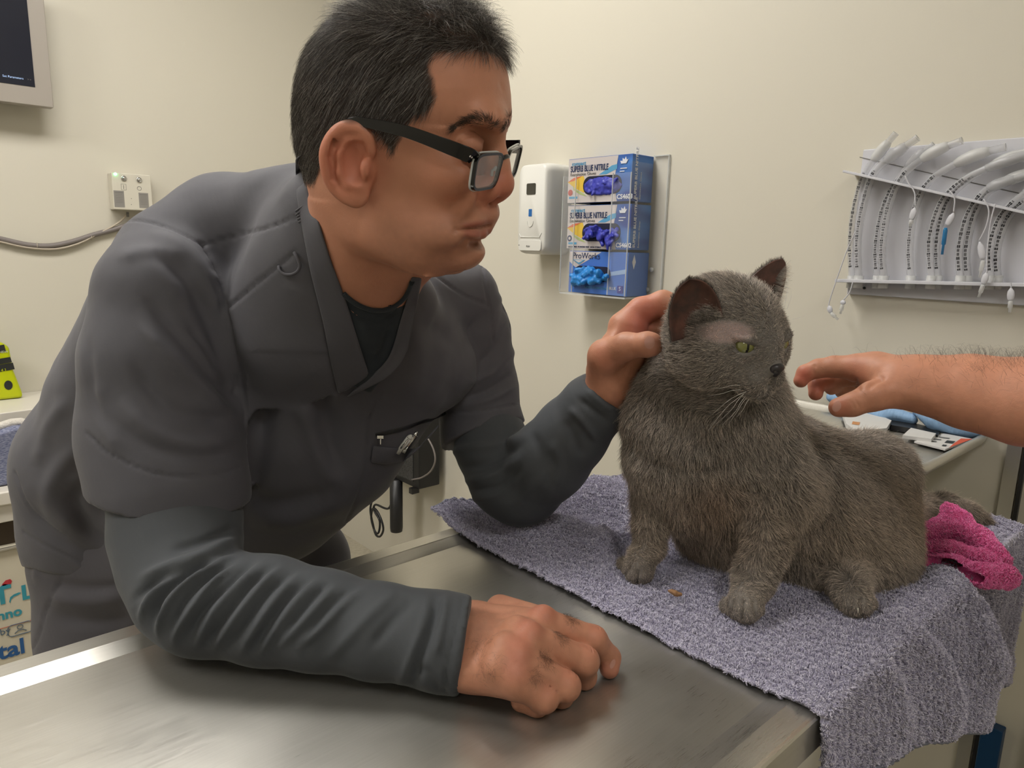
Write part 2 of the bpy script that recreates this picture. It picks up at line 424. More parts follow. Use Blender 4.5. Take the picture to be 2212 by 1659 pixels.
for _rot, _sc, _st in ((.06, (12, 700, 1), .05), (-.5, (10, 600, 1), .03), (1.2, (10, 600, 1), .03)):   # fine scratches dull the shine
    _q = noisy(_m, 4, 2, coords(_m, 'Object', _sc, (0, 0, _rot)), .5); _q = ramp(_m, _q, [(.40, (0, 0, 0)), (.62, (1, 1, 1))]).outputs[0]
    _ma = N(_m, 'ShaderNodeMath', operation='MULTIPLY_ADD'); L(_m, _q, _ma.inputs[0]); _ma.inputs[1].default_value = _st; L(_m, _prev, _ma.inputs[2]); _prev = _ma.outputs[0]
L(_m, _prev, bsdf(_m).inputs['Roughness'])
TZ = .89; FZ = TZ - .006                                   # rim height, flat height
tx0, tx1, ty0, ty1 = -.26, 1.262, .228, .769
tbl = empty('examination_table', ((tx0 + tx1) / 2, (ty0 + ty1) / 2, 0), 'scratched stainless steel veterinary examination table with raised rim, cat and towel on it', 'table')
def loop(ins, z, r, n=5): return [V(x, y, z) for x, y in rrect(tx1 - tx0 - 2 * ins, ty1 - ty0 - 2 * ins, r, n, (tx0 + tx1) / 2, (ty0 + ty1) / 2)]
rings = [loop(.006, TZ - .040, .014), loop(.0, TZ - .036, .018), loop(.0, TZ - .004, .018), loop(.0012, TZ - .0012, .018), loop(.004, TZ, .016), loop(.0255, TZ, .012), loop(.027, TZ - .0006, .011), loop(.044, FZ + .0006, .010), loop(.046, FZ, .009)]
n = len(rings[0]); vs = [p for r in rings for p in r]; fs = []
for i in range(len(rings) - 1): fs += [(i * n + k, i * n + (k + 1) % n, (i + 1) * n + (k + 1) % n, (i + 1) * n + k) for k in range(n)]
fs.append(tuple((len(rings) - 1) * n + k for k in range(n))); fs.append(tuple(range(n))[::-1])
top = mesh('tabletop', vs, fs, m_steel, smooth=False)
m_under = mat('dark painted steel', srgb(40, 42, 44), .45, .3)
b = MB(); b.box((.5, .5, TZ - .065), (1.1, .36, .05)); b.box((.5, .27, TZ - .062), (1.1, .03, .045)); b.box((.5, .73, TZ - .062), (1.1, .03, .045)); fr = b.build('underframe', m_under, bevel=.003)
b = MB(); b.box((.48, .5, .47), (.16, .16, .78)); b.box((.48, .5, .30), (.22, .22, .42)); col_ = b.build('lift_column', m_alu, bevel=.006)
b = MB(); b.box((.48, .5, .04), (.95, .46, .05)); bs = b.build('base', m_under, bevel=.01)
adopt(tbl, top, fr, col_, bs)
b = MB(); b.tube([V(.25, .30, .10), V(1.12, .30, .80)], .022, 4); st = b.build('brace', m_dark); adopt(tbl, st)

# ============================================================ hand gel dispenser on the right wall
def RWf(X): return lambda px, py: onplane(px, py, 0, X)
EXR, EZ, NR = V(0, -1, 0), V(0, 0, 1), V(-1, 0, 0)          # picture-right, up, and out of the right wall
def wallbox(X, y0, y1, z0, z1, depth, **k): pass
dd = .095
f = RWf(WX - dd); c0 = f(1119, 365); c1 = f(1190, 360); cb = f(1118, 546)
yl = c0[1]; zt = f(1150, 352)[2]; zb = f(1140, 549)[2]; yr = yl - .118
cy_, cz_ = (yl + yr) / 2, (zt + zb) / 2; dh = zt - zb; dw = yl - yr
disp = empty('soap_dispenser', (WX - .005, cy_, cz_), 'white wall dispenser with small dark window, left of the glove boxes', 'dispenser')
prof = rrect(dw, dh, .022, 6)
vs, fs, K = [], [], len(prof)
for (sx, d_) in ((1, 0), (1, .055), (.985, .075), (.93, .09), (.86, dd)):
    vs += [V(WX - d_, cy_ - x * sx, cz_ + y * (1 - (1 - sx) * dw / dh) - (0.0 if d_ < .07 else 0)) for x, y in prof]
for i in range(4): fs += [(i * K + k, i * K + (k + 1) % K, (i + 1) * K + (k + 1) % K, (i + 1) * K + k) for k in range(K)]
fs += [tuple(range(4 * K, 5 * K)), tuple(range(K))[::-1]]
body = mesh('housing', vs, fs, m_white)
body.modifiers.new('e', 'EDGE_SPLIT').split_angle = math.radians(50)
FX = WX - dd
def plate(nm, y, z, w, h, r, d, m, x=FX): b = MB(); b.prism(rrect(w, h, r), (x, y, z), EXR, EZ, NR, d); return b.build(nm, m, bevel=min(.0015, d / 3))
m_win = mat('smoked window', srgb(70, 68, 60), .12)
wn = plate('level_window', cy_ + .003, cz_ + dh * .22, .036, .030, .004, .0012, m_win)
lg = plate('blue_logo', cy_ + .004, cz_ - dh * .04, .013, .020, .001, .0006, mat('logo blue', srgb(30, 104, 176), .4))
b = MB(); ring = [V(FX - .001, cy_ + .003 - .012 * math.cos(t), cz_ - dh * .13 - .016 * math.sin(t)) for t in np.linspace(0, math.pi, 14)]
b.tube(ring, .0009, 6); b.tube([V(FX - .001, cy_ + .045, cz_ - dh * .27), V(FX - .001, cy_ + .040, cz_ - dh * .31), V(FX - .001, cy_ - .036, cz_ - dh * .31), V(FX - .001, cy_ - .042, cz_ - dh * .26)], .0012, 6); gr = b.build('moulded_line', m_white)
tr = plate('drip_nozzle', cy_, cz_ - dh * .40, .09, .03, .008, .004, m_white)
adopt(disp, body, wn, lg, gr, tr)
text('small_print', 'PUSH', V(FX - .0046, cy_ + .012, cz_ - dh * .42), EXR, EZ, .006, m_grey, disp)
b = MB(); b.lathe([(.0012, 0), (.0012, .001)], V(FX - .004, cy_ + .042, cz_ - dh * .40), [V(0, 1, 0), V(0, 0, 1), V(-1, 0, 0)], 10); adopt(disp, b.build('sensor_dot', m_dark))

# ============================================================ glove boxes in their clear rack
m_acr = mat('clear acrylic', (.95, .97, .97), .04); bsdf(m_acr).inputs['Alpha'].default_value = .06; bsdf(m_acr).inputs['IOR'].default_value = 1.45
m_acre = mat('acrylic edge', (.86, .88, .86), .1); bsdf(m_acre).inputs['Alpha'].default_value = .55
GX = WX - .088
g = RWf(GX); gl, gr_ = g(1229, 345)[1], g(1367, 340)[1]; GW = gl - gr_
rz_t, rz_b = onplane(1449, 335, 0, WX)[2], onplane(1385, 648, 0, WX - .095)[2]
ry_l, ry_r = g(1215, 600)[1], onplane(1445, 400, 0, WX)[1]
rack = empty('glove_box_rack', (WX - .01, (ry_l + ry_r) / 2, rz_b), 'clear acrylic wall rack holding three glove boxes', 'rack')
AX = WX - .097
b = MB(); b.box((WX - .003, (ry_l + ry_r) / 2, (rz_t + rz_b) / 2), (.004, ry_l - ry_r, rz_t - rz_b)); bp = b.build('back_plate', m_acr)
b = MB()
b.box(((AX + WX) / 2, (ry_l + gr_ - .006) / 2, rz_b), (WX - AX, ry_l - gr_ + .006, .004)); sh = b.build('bottom_shelf', m_acre)
b = MB(); b.box(((AX + WX) / 2, ry_l, (rz_t + rz_b) / 2 - .01), (WX - AX, .0035, rz_t - rz_b - .02)); sd = b.build('side_panel', m_acr)
b = MB(); b.box(((AX + WX) / 2, gr_ - .006, (rz_t + rz_b) / 2 - .01), (WX - AX, .0035, rz_t - rz_b - .02)); sd2 = b.build('side_panel', m_acr)
b = MB(); zf = rz_b + .055
b.box((AX, ry_l - .022, (rz_t + rz_b) / 2 - .02), (.003, .044, rz_t - rz_b - .05)); lf = b.build('front_lip', m_acr)
b = MB(); b.box((AX, gr_ + .022, (rz_t + rz_b) / 2 - .02), (.003, .056, rz_t - rz_b - .05)); lf2 = b.build('front_lip', m_acr)
b = MB()
for y in (ry_l, ry_l - .044, gr_ - .006, gr_ + .05): b.box((AX - .0005, y, (rz_t + rz_b) / 2 - .02), (.003, .0016, rz_t - rz_b - .05))
b.box((WX - .004, ry_r, (rz_t + rz_b) / 2), (.007, .0022, rz_t - rz_b)); b.box((WX - .004, (ry_r + gr_) / 2, rz_t), (.007, gr_ - ry_r, .0022))
for y, z in ((ry_r + .03, rz_b + .07), (ry_r + .04, rz_b + .02)): b.lathe([(.006, 0), (.006, .004)], (WX - .006, y, z), [V(0, 1, 0), V(0, 0, 1), V(-1, 0, 0)], 12)
ed = b.build('polished_edge', m_acre)
adopt(rack, bp, sh, sd, sd2, lf, lf2, ed)
m_card = mat('white card', srgb(206, 198, 196), .5); m_cb = mat('blue card', srgb(34, 84, 168), .42); m_cb2 = mat('mid blue card', srgb(62, 112, 196), .42)
_n = N(m_cb, 'ShaderNodeTexNoise', Scale=9.0, Detail=1.0); L(m_cb, coords(m_cb, 'Object', (1, 1, 2.2)), _n.inputs['Vector']); L(m_cb, ramp(m_cb, _n.outputs[0], [(.35, srgb(22, 62, 146)), (.7, srgb(84, 140, 212))]).outputs[0], bsdf(m_cb).inputs['Base Color'])
m_hole = mat('box interior', (.006, .008, .03), .8)
m_tnavy = mat('navy print', srgb(42, 58, 96), .5); m_twhite = mat('white print', srgb(225, 228, 235), .5); m_tcyan = mat('cyan print', srgb(90, 160, 200), .5)
m_yel = mat('yellow print', srgb(226, 190, 70), .5); m_ora = mat('orange print', srgb(216, 110, 70), .5); m_grn = mat('green print', srgb(176, 190, 130), .5); m_redp = mat('red print', srgb(190, 90, 80), .5)
m_gdk = mat('violet blue nitrile', srgb(56, 62, 172), .45); m_glt = mat('light blue nitrile', srgb(44, 136, 214), .4)
for _g in (m_gdk, m_glt): bump(_g, noisy(_g, 90, 3), .4, .001); bsdf(_g).inputs['Subsurface Weight'].default_value = 0
zs = [(g(1300, 337)[2], g(1300, 437)[2]), (g(1300, 441)[2], g(1300, 539)[2]), (g(1300, 543)[2], rz_b + .003)]
def cardbox(i, zt, zb, label, grp, lower=False):
    H = zt - zb; y0 = gl; zc = (zt + zb) / 2; off = .0 if not lower else .012
    if i == 1: off = .004
    r = empty('glove_box', (GX + .04, (gl + gr_) / 2, zb), label, 'glove box', grp)
    yl_ = gl - (.016 if lower else .0); yr_ = gr_ - off * .3
    fx = GX + (0 if i != 1 else .004)
    b = MB(); b.box(((fx + WX - .006) / 2, (yl_ + yr_) / 2, zc), (WX - .006 - fx, yl_ - yr_, H - .0015), mi=0)
    c_ = b.build('carton', [m_cb2 if lower else m_cb], bevel=.0015)
    kids = [c_]; W = yl_ - yr_
    def pl(nm, poly, m, d=.0006, x=None): b = MB(); b.prism(poly, (fx if x is None else x, yl_, zb), EXR, EZ, NR, d); kids.append(b.build(nm, m)); return kids[-1]
    if not lower:
        pl('white_panel', [(0.001, .001), (W * .80, .001), (W * .77, H * .25), (W * .755, H * .6), (W * .79, H - .002), (0.001, H - .002)], m_card, .0005)
        pl('flame_print', [(0, H * .48), (W * .1, H * .56), (W * .26, H * .6), (W * .30, H * .42), (W * .28, H * .22), (W * .12, H * .34)], m_yel, .0008)
        pl('flame_print', [(0, H * .48), (W * .1, H * .57), (W * .24, H * .60), (W * .1, H * .50)], m_ora, .0010)
        pl('flame_print', [(0.02, H * .40), (W * .12, H * .32), (W * .28, H * .20), (W * .33, H * .14), (W * .2, H * .2), (W * .1, H * .30)], m_grn, .0010)
        t_ = np.linspace(0, 2 * math.pi, 13)[:-1]; pl('round_mark', [(W * .05 + .008 * math.cos(t), H * .24 + .008 * math.sin(t)) for t in t_], m_redp if i == 0 else m_tnavy, .0010)
        if i == 1: pl('round_mark', [(W * .05 + .004 * math.cos(t), H * .24 + .004 * math.sin(t)) for t in t_], m_card, .0014)
        pl('cyan_bar', [(W * .03, H * .10), (W * .17, H * .10), (W * .17, H * .15), (W * .03, H * .15)], m_tcyan, .0008)
        pl('swoosh_print', [(W * .5, H * .60), (W * .70, H * .78), (W * .78, H * .80), (W * .78, H * .70), (W * .62, H * .60)], m_tcyan, .0008)
        hx, hz, hw, hh = W * .56, H * .38, W * .60, H * .40
    else:
        pl('white_panel', [(0.001, H * .74), (W * .12, H * .60), (W * .56, H - .002), (0.001, H - .002)], m_card, .0005)
        pl('pale_band', [(W * .60, H * .50), (W * .98, H * .62), (W * .98, H * .52), (W * .7, H * .44)], mat('pale blue print', srgb(150, 180, 220), .5), .0005)
        hx, hz, hw, hh = W * .42, H * .48, W * .62, H * .34
    ov = rrect(hw, hh, hh * .48, 6, hx, hz); pl('opening', ov, m_hole, .0012)
    # glove pushing out of the opening
    v = Vol(V(fx - .05, yl_ - hx - hw / 2 - .02, zb - .002), V(fx + .012, yl_ - hx + hw / 2 + .02, zb + hz + hh / 2 + .008), .0016)
    rg = np.random.default_rng(40 + i); lim_lo = zb + .012
    for q in range((26, 30, 34)[i] if i else 4):
        u = (rg.random() - .5) * hw * (.92 if i else .85); w = (rg.random() - .5) * hh * (.55 if i else .7) - (hh * (.3 if lower else 0.18) * rg.random() if i else 0)
        if lower: w = -abs(u) * .28 + (rg.random() - .35) * hh * .55
        a = V(fx - .002, yl_ - hx - u, zb + hz + w); ang = rg.random() * 6.28; l_ = .010 + .014 * rg.random()
        bb = a + V(-.006 - .012 * rg.random() * (1 if i else .4), l_ * math.cos(ang), l_ * math.sin(ang) * .7 - (.004 if i else 0)); bb[2] = max(bb[2], lim_lo)
        v.cone(a, bb, (.0055, .0062, .0085)[i], (.0035, .0042, .0060)[i], .005)
    if not i: v.ell(V(fx + .000, yl_ - hx, zb + hz - .003), (.008, hw * .50, hh * .50), k=.004)
    if i == 1: v.chain([(V(fx - .004, yl_ - hx - hw * .25, zb + hz - hh * .1), .008), (V(fx - .012, yl_ - hx - hw * .30, zb + hz - hh * .6), .008), (V(fx - .008, yl_ - hx - hw * .28, zb + hz - hh * .95), .006)], .005)
    if lower: v.chain([(V(fx - .006, yl_ - hx + hw * .1, zb + hz), .009), (V(fx - .014, yl_ - hx + hw * .35, zb + hz - hh * .5), .010), (V(fx - .008, yl_ - hx + hw * .47, zb + hz - hh * .8), .006)], .005)
    vs, fs = v.mesh(); nn = vnormals(vs, fs); vs = vs + nn * (noise3(vs, .009, i) * .0022 + noise3(vs, .0045, i + 5) * .001)[:, None]
    kids.append(mesh('glove', vs, fs, m_glt if lower else m_gdk))
    adopt(r, *kids)
    X_ = fx - .0012
    if not lower:
        text('printed_brand', 'compact', V(X_, yl_ - W * .06, zb + H * .84), EXR, EZ, .014, m_tcyan, r, bold=.0002)
        text('printed_title', 'SUPERB BLUE NITRILE', V(X_, yl_ - W * .04, zb + H * .70), EXR, EZ, .0165, m_tnavy, r, bold=.0003, sx=.80, sy=1.25)
        text('printed_subtitle', 'Examination Gloves', V(X_, yl_ - W * .04, zb + H * .61), EXR, EZ, .011, m_grey, r)
        text('printed_code', 'CS4603' if i == 0 else 'CS4602', V(X_, yl_ - W * .80, zb + H * .06), EXR, EZ, .0155, m_twhite, r, bold=.0004)
        if i == 1: text('printed_line', 'LATEX FREE  POWDER FREE  NON STERILE', V(X_, yl_ - W * .03, zb + H * .03), EXR, EZ, .006, m_tnavy, r)
        # crown emblem
        for nm, poly in (('emblem', [(0, 0), (.016, .0), (.022, .010), (.017, .008), (.014, .016), (.010, .009), (.004, .013), (.004, .006), (-.003, .007)]),):
            b = MB(); b.prism(poly, (X_, yl_ - W * .84, zb + H * .80), EXR, EZ, NR, .0005); e = b.build(nm, m_twhite); adopt(r, e)
        b = MB(); b.box((X_, yl_ - W * .88, zb + H * .70), (.0006, .02, .0022)); b.box((X_, yl_ - W * .86, zb + H * .64), (.0006, .014, .0022)); adopt(r, b.build('printed_line', m_twhite))
        # writing up the right side of the carton
        text('side_title', 'SUPERB BLUE NITRILE', V(fx + .020, yr_ - .0008, zb + .006), V(0, 0, 1), V(-1, 0, 0), .0125, m_twhite, r, bold=.0003)
        text('side_subtitle', 'Examination Gloves', V(fx + .036, yr_ - .0008, zb + .006), V(0, 0, 1), V(-1, 0, 0), .008, m_twhite, r)
    else:
        text('printed_brand', 'ProWorks', V(X_, yl_ - W * .06, zb + H * .82), EXR, EZ, .022, m_tnavy, r)
        b = MB(); b.prism([(0, 0), (.045, 0), (.024, -.012)], (X_, yl_ - W * .06, zb + H * .79), EXR, EZ, NR, .0005); b.prism([(.006, -.001), (.039, -.001), (.024, -.008)], (X_ - .0005, yl_ - W * .06, zb + H * .79), EXR, EZ, NR, .0004, 1); adopt(r, b.build('triangle_mark', [m_tcyan, m_card]))
        text('printed_line', 'NITRILE EXAM GLOVES', V(X_, yl_ - W * .3, zb + H * .13), EXR, EZ, .008, m_tcyan, r)
        text('printed_line', 'BLUE', V(X_, yl_ - W * .72, zb + H * .14), EXR, EZ, .010, m_twhite, r)
        b = MB(); b.prism(rrect(.018, .018, .001), (X_, yl_ - W * .90, zb + H * .16), EXR, EZ, NR, .0005); adopt(r, b.build('size_square', mat('deep blue print', srgb(36, 36, 140), .4)))
        text('size_letter', 'S', V(X_ - .0006, yl_ - W * .90 + .004, zb + H * .13), EXR, EZ, .014, m_twhite, r)
        b = MB(); b.prism([(0, -.018), (.007, 0), (0, .018), (-.007, 0)], (fx + .022, yr_ - .0002, zb + H * .78), V(1, 0, 0), EZ, V(0, -1, 0), .0006); adopt(r, b.build('diamond_mark', m_twhite))
    return r
cardbox(0, *zs[0], 'white and blue nitrile glove box with violet blue gloves, topmost in the clear rack', None)
cardbox(1, *zs[1], 'white and blue nitrile glove box, crumpled violet gloves spilling out, middle of the clear rack', None)
cardbox(2, *zs[2], 'blue glove box with light blue glove bulging out, bottom of the clear rack', None, True)
# ============================================================ tube rack on the right wall
def tubecat(): pass
m_rack = mat('white rack plastic', srgb(214, 214, 220), .35); m_pvc = mat('clear tube', (.70, .70, .72), .12); bsdf(m_pvc).inputs['Alpha'].default_value = .36
m_pvc2 = mat('milky tube', (.88, .88, .86), .25); bsdf(m_pvc2).inputs['Alpha'].default_value = .55; m_ink = mat('tube print', (.03, .03, .035), .6); m_bcap = mat('blue clear plastic', srgb(30, 130, 190), .1); bsdf(m_bcap).inputs['Alpha'].default_value = .8
Wx = lambda X: (lambda px, py: onplane(px, py, 0, X))
w0 = Wx(WX); yl0 = w0(1852, 480)[1]; yr0 = .02; zb0, zt0 = w0(1840, 635)[2], w0(1865, 325)[2]
trk = empty('tube_rack', (WX - .01, (yl0 + yr0) / 2, zb0), 'white wall rack with slanted rail and lower shelf holding clear curved breathing tubes', 'rack')
b = MB(); b.box((WX - .006, (yl0 + yr0) / 2, (zb0 + zt0) / 2), (.012, yl0 - yr0, zt0 - zb0)); bpl = b.build('back_plate', m_rack, bevel=.002)
XR = WX - .055; wr_ = Wx(XR)
def shelf(name, a, c, th, seg=14):
    """a ledge from pixel a to pixel c (front edge), standing out of the plate, with notches"""
    p0, p1 = wr_(*a), wr_(*c); d = unit(p1 - p0); p1 = p0 + d * (p0[1] - yr0) / -d[1] * 1.0; up_ = unit(np.cross(d, V(1, 0, 0))); up_ = up_ if up_[2] > 0 else -up_
    b = MB(); cc = (p0 + p1) / 2; b.box(cc + V((WX - XR) / 2, 0, 0) - up_ * th / 2, (WX - XR, np.linalg.norm(p1 - p0), th), [V(1, 0, 0), d, up_]); return b.build(name, m_rack, bevel=.001), p0, d
rl, _, _ = shelf('slanted_rail', (1821, 367), (2212, 456), .0045); shf, s0, sd_ = shelf('lower_shelf', (1803, 603), (2212, 612), .006)
b = MB()
for x, y in ((1873, 622), ): c0 = w0(x, y); b.lathe([(.0025, 0), (.0025, .003)], c0 + V(-.012, 0, 0), [V(0, 1, 0), V(0, 0, 1), V(-1, 0, 0)], 10)
adopt(trk, bpl, rl, shf, b.build('screw_hole', m_dark))
b = MB()
for (xa, ya), (xb, yb) in (((1863, 341), (2212, 420)),): b.tube([w0(xa, ya) + V(-.0125, 0, 0), w0(xb, yb) + V(-.0125, 0, 0)], .0009, 6)
adopt(trk, b.build('scribed_line', m_grey))
tubes = [  # polyline of the middle line from the lower end up to the tip, radius, milky
    ([(1840, 600), (1838, 520), (1846, 450), (1866, 380), (1900, 330), (1935, 288)], .0052, 1, 'clear breathing tube with a milky cuff, leftmost in the rack, tip standing highest'),
    ([(1855, 600), (1853, 520), (1866, 440), (1888, 375), (1930, 335), (1982, 298)], .0058, 0, 'clear breathing tube with a faint pink cuff, second from the left in the rack'),
    ([(1895, 600), (1893, 530), (1908, 450), (1935, 395), (1975, 345), (2017, 312)], .0048, 0, 'thinner clear breathing tube, third from the left in the rack'),
    ([(1909, 600), (1906, 530), (1922, 440), (1955, 375), (2015, 330), (2078, 304)], .0056, 1, 'clear breathing tube with long clear cuff, fourth from the left in the rack'),
    ([(1968, 600), (1965, 530), (1980, 440), (2015, 385), (2095, 340), (2172, 318)], .0056, 1, 'clear breathing tube standing alone under the middle of the slanted rail'),
    ([(2012, 600), (2008, 530), (2020, 470), (2045, 420), (2100, 378), (2185, 345), (2260, 325)], .0052, 0, 'clear breathing tube with a blue tinted edge line, left of the blue capped balloon'),
    ([(2026, 600), (2024, 530), (2036, 465), (2062, 415), (2120, 370), (2190, 338), (2270, 330)], .0050, 1, 'clear breathing tube with black print, right behind the blue capped balloon'),
    ([(2075, 600), (2072, 540), (2088, 470), (2115, 425), (2150, 400), (2230, 375)], .0052, 0, 'clear breathing tube, left of a close pair in the right part of the rack'),
    ([(2090, 600), (2088, 540), (2104, 465), (2135, 415), (2190, 385), (2260, 365)], .0054, 1, 'clear breathing tube, right of a close pair in the right part of the rack'),
    ([(2140, 600), (2138, 540), (2155, 480), (2185, 440), (2230, 410), (2290, 395)], .0050, 0, 'clear breathing tube near the picture edge, with stacked black numbers'),
    ([(2155, 600), (2153, 545), (2172, 480), (2205, 440), (2250, 420), (2300, 405)], .0054, 1, 'clear breathing tube crossing the right edge of the picture')]
for ti, (pl_, r_t, milk, lab) in enumerate(tubes):
    Xt = WX - .030 - .008 * (ti % 2); wt = Wx(Xt); pts = spline([wt(*p_) for p_ in pl_], 8); rt = empty('breathing_tube', pts[0], lab, 'tube', 'tubes in the wall rack')
    r_t *= 1.18; n_t = len(pts); b = MB(); b.tube(pts, r_t, 12); tb = b.build('tube', m_pvc)
    cz0, cz1 = int(n_t * .72), int(n_t * .90); seg_ = pts[cz0:cz1 + 1]; b = MB(); b.tube(seg_, [r_t * (1.08 + .55 * math.sin(math.pi * k / (len(seg_) - 1)) ** .6) for k in range(len(seg_))], 12); cf = b.build('cuff', m_pvc2 if milk else m_pvc)
    b = MB(); b.tube([pts[0] + V(0, 0, .004), pts[0] - V(0, 0, .020)], r_t * 1.35, 14); cn = b.build('connector', m_pvc2)
    b = MB(); tip_d = unit(pts[-1] - pts[-2]); e1_, e2_ = unit(np.cross(tip_d, V(1, 0, 0))), None; e2_ = np.cross(tip_d, e1_); b.tube([pts[-1] + (e1_ * math.cos(t) + e2_ * math.sin(t)) * r_t for t in np.linspace(0, 2 * math.pi, 15)[:-1]], .0006, 5, closed=True); br = b.build('tip_rim', m_pvc2)
    b = MB()
    for k in range(3, int(n_t * .62)):
        p_ = pts[k]; d_ = unit(pts[k + 1] - pts[k]); s_ = unit(np.cross(d_, V(1, 0, 0)))
        for hh_ in range(2):
            o_ = p_ + d_ * .0045 * hh_ + V(-r_t * .95, 0, 0); ww = .0034 if (k + hh_) % 3 else .0050; b.box(o_, (.0004, ww, .0018 if hh_ else .0034), [V(1, 0, 0), s_, d_])
    adopt(rt, tb, cf, cn, br, b.build('black_markings', m_ink))
def pilot(line, body, tail, label, blue=False):
    """inflation line with its little pilot balloon"""
    wt = Wx(WX - .062); pts = spline([wt(*p_) for p_ in line], 8); rt = empty('pilot_balloon', pts[-1], label, 'pilot balloon', 'pilot balloons hanging from the tube rack')
    b = MB(); b.tube(pts, .0011, 8); kids = [b.build('line', m_rack)]
    a, c = wt(*body[0]), wt(*body[1]); d = unit(c - a); Lb = np.linalg.norm(c - a); e = unit(np.cross(d, V(1, 0, 0))); b = MB()
    b.lathe([(.0012, 0), (.0022, Lb * .08), (.0048, Lb * .25), (.0056, Lb * .55), (.0046, Lb * .85), (.0022, Lb)], a, [e, V(.45, 0, 0), d], 14); kids.append(b.build('balloon', m_rack))
    t0, t1 = wt(*tail[0]), wt(*tail[1]); dd2 = unit(t1 - t0); Lt = np.linalg.norm(t1 - t0); e = unit(np.cross(dd2, V(1, 0, 0))); ax_ = [e, np.cross(dd2, e), dd2]; b = MB(); b.lathe([(.0024, 0), (.0036, Lt * .1), (.0036, Lt * .6), (.0022, Lt * .65), (.0022, Lt)], t0, ax_, 12); kids.append(b.build('valve', m_bcap if blue else m_pvc2))
    adopt(rt, *kids)
pilot([(1955, 380), (1962, 395), (1975, 415), (1977, 445)], ((1976, 448), (1969, 475)), ((1969, 475), (1966, 490)), 'white pilot balloon hanging highest, nearest the left of the rack')
pilot([(2052, 412), (2062, 430), (2060, 458)], ((2060, 460), (2045, 488)), ((2043, 492), (2035, 550)), 'white pilot balloon with a blue cap', True)
pilot([(2125, 430), (2136, 455), (2130, 490), (2115, 520)], ((2116, 522), (2124, 562)), ((2124, 562), (2116, 600)), 'white pilot balloon with long valve crossing the lower shelf')
pilot([(2150, 440), (2140, 480), (2133, 540), (2132, 590)], ((2132, 588), (2124, 615)), ((2124, 615), (2114, 642)), 'white pilot balloon hanging just below the lower shelf')
pilot([(2183, 610), (2184, 618), (2184, 622)], ((2184, 622), (2183, 650)), ((2183, 650), (2181, 675)), 'white pilot balloon hanging lowest, near the right edge of the picture')
pilot([(1848, 500), (1830, 540), (1812, 590), (1795, 640), (1790, 660)], ((1790, 660), (1795, 676)), ((1795, 676), (1810, 690)), 'small pilot balloon on a long thin line, left below the shelf')
pilot([(1842, 610), (1835, 632), (1822, 648)], ((1822, 648), (1820, 658)), ((1820, 658), (1815, 678)), 'small pilot balloon dangling at the rack corner')

# ============================================================ gas scavenging switch box, cable and screen on the left wall
w1 = lambda px, py, Y=WY: onplane(px, py, 1, Y)
EXL, NL = V(1, 0, 0), V(0, -1, 0)
BY = WY - .05; g0, g1, g2 = w1(240, 372, BY), w1(326, 384, BY), w1(243, 452, BY); bw, bh = g1[0] - g0[0], g0[2] - g2[2]; bc0 = V((g0[0] + g1[0]) / 2, 0, (g0[2] + g2[2]) / 2)
sw = empty('control_box', (bc0[0], WY - .01, bc0[2]), 'cream wall control box with glowing green light and two metal buttons', 'control box')
b = MB(); b.box((bc0[0], WY - .025, bc0[2]), (bw, .05, bh)); hs = b.build('housing', mat('cream plastic', srgb(222, 216, 200), .4), bevel=.003)
def on(px, py): p_ = w1(px, py, BY); return p_
m_led = mat('green lamp', (.1, .9, .3), .3); bsdf(m_led).inputs['Emission Color'].default_value = (.12, 1, .30, 1); bsdf(m_led).inputs['Emission Strength'].default_value = 14
b = MB(); b.lathe([(.0045, 0), (.0045, .002), (.002, .004)], on(249, 376), [EXL, V(0, 0, 1), NL], 14); led = b.build('green_light', m_led)
kids = [hs, led]
for x in (267, 300): b = MB(); b.lathe([(.0085, 0), (.0085, .004), (.006, .0045), (.0058, .002)], on(x, 385 + (x - 267) * .1), [EXL, V(0, 0, 1), NL], 20); b.lathe([(.0052, .0), (.0050, .006), (.003, .0075)], on(x, 385 + (x - 267) * .1), [EXL, V(0, 0, 1), NL], 20); kids.append(b.build('push_button', m_chrome))
b = MB(); o_ = on(267, 404); q_ = [o_ + EXL * x * .0095 + V(0, 0, y * .0095) + NL * .0004 for x, y in ((-.8, -1), (.8, -1), (.8, 1), (-.8, 1))]; b.tube(q_, .0005, 5, closed=True); b.tube([o_ + V(0, 0, -.006), o_ + V(0, 0, .006)], .0009, 5); o2 = on(301, 407); b.tube([o2 + EXL * .0065 * math.cos(t) + V(0, 0, .0065 * math.sin(t)) for t in np.linspace(0, 6.28, 17)[:-1]], .0008, 5, closed=True); kids.append(b.build('on_off_symbols', m_grey))
m_lab = mat('grey label', srgb(150, 146, 140), .5)
for (x0, y0, x1, y1) in ((245, 411, 270, 448), (299, 416, 322, 450)): a, c = on(x0, y0), on(x1, y1); b = MB(); b.box((a + c) / 2 + NL * .0004, (abs(c[0] - a[0]), .0006, abs(a[2] - c[2]))); kids.append(b.build('instruction_label', m_lab)); b = MB(); [b.box(V((a[0] + c[0]) / 2, BY - .001, a[2] - .006 - k * .0055), (abs(c[0] - a[0]) * (.7 if k else .8), .0004, .0008 if k else .002)) for k in range(7)]; kids.append(b.build('label_lines', m_grey))
b = MB(); [b.lathe([(.0012, 0), (.0012, .0006)], on(284, y), [EXL, V(0, 0, 1), NL], 8) for y in (429, 442)]; kids.append(b.build('screw', m_grey)); adopt(sw, *kids)
m_cab = mat('grey cable', srgb(128, 120, 116), .5); m_cab2 = mat('beige cable', srgb(190, 178, 160), .5)
def wcable(name, pts, r, m_, lab, off=.012, grp=None):
    b = MB(); b.tube(spline([w1(x, y, WY - off) for x, y in pts], 8), r, 8); return tag(b.build(name, m_), lab, 'cable', grp)
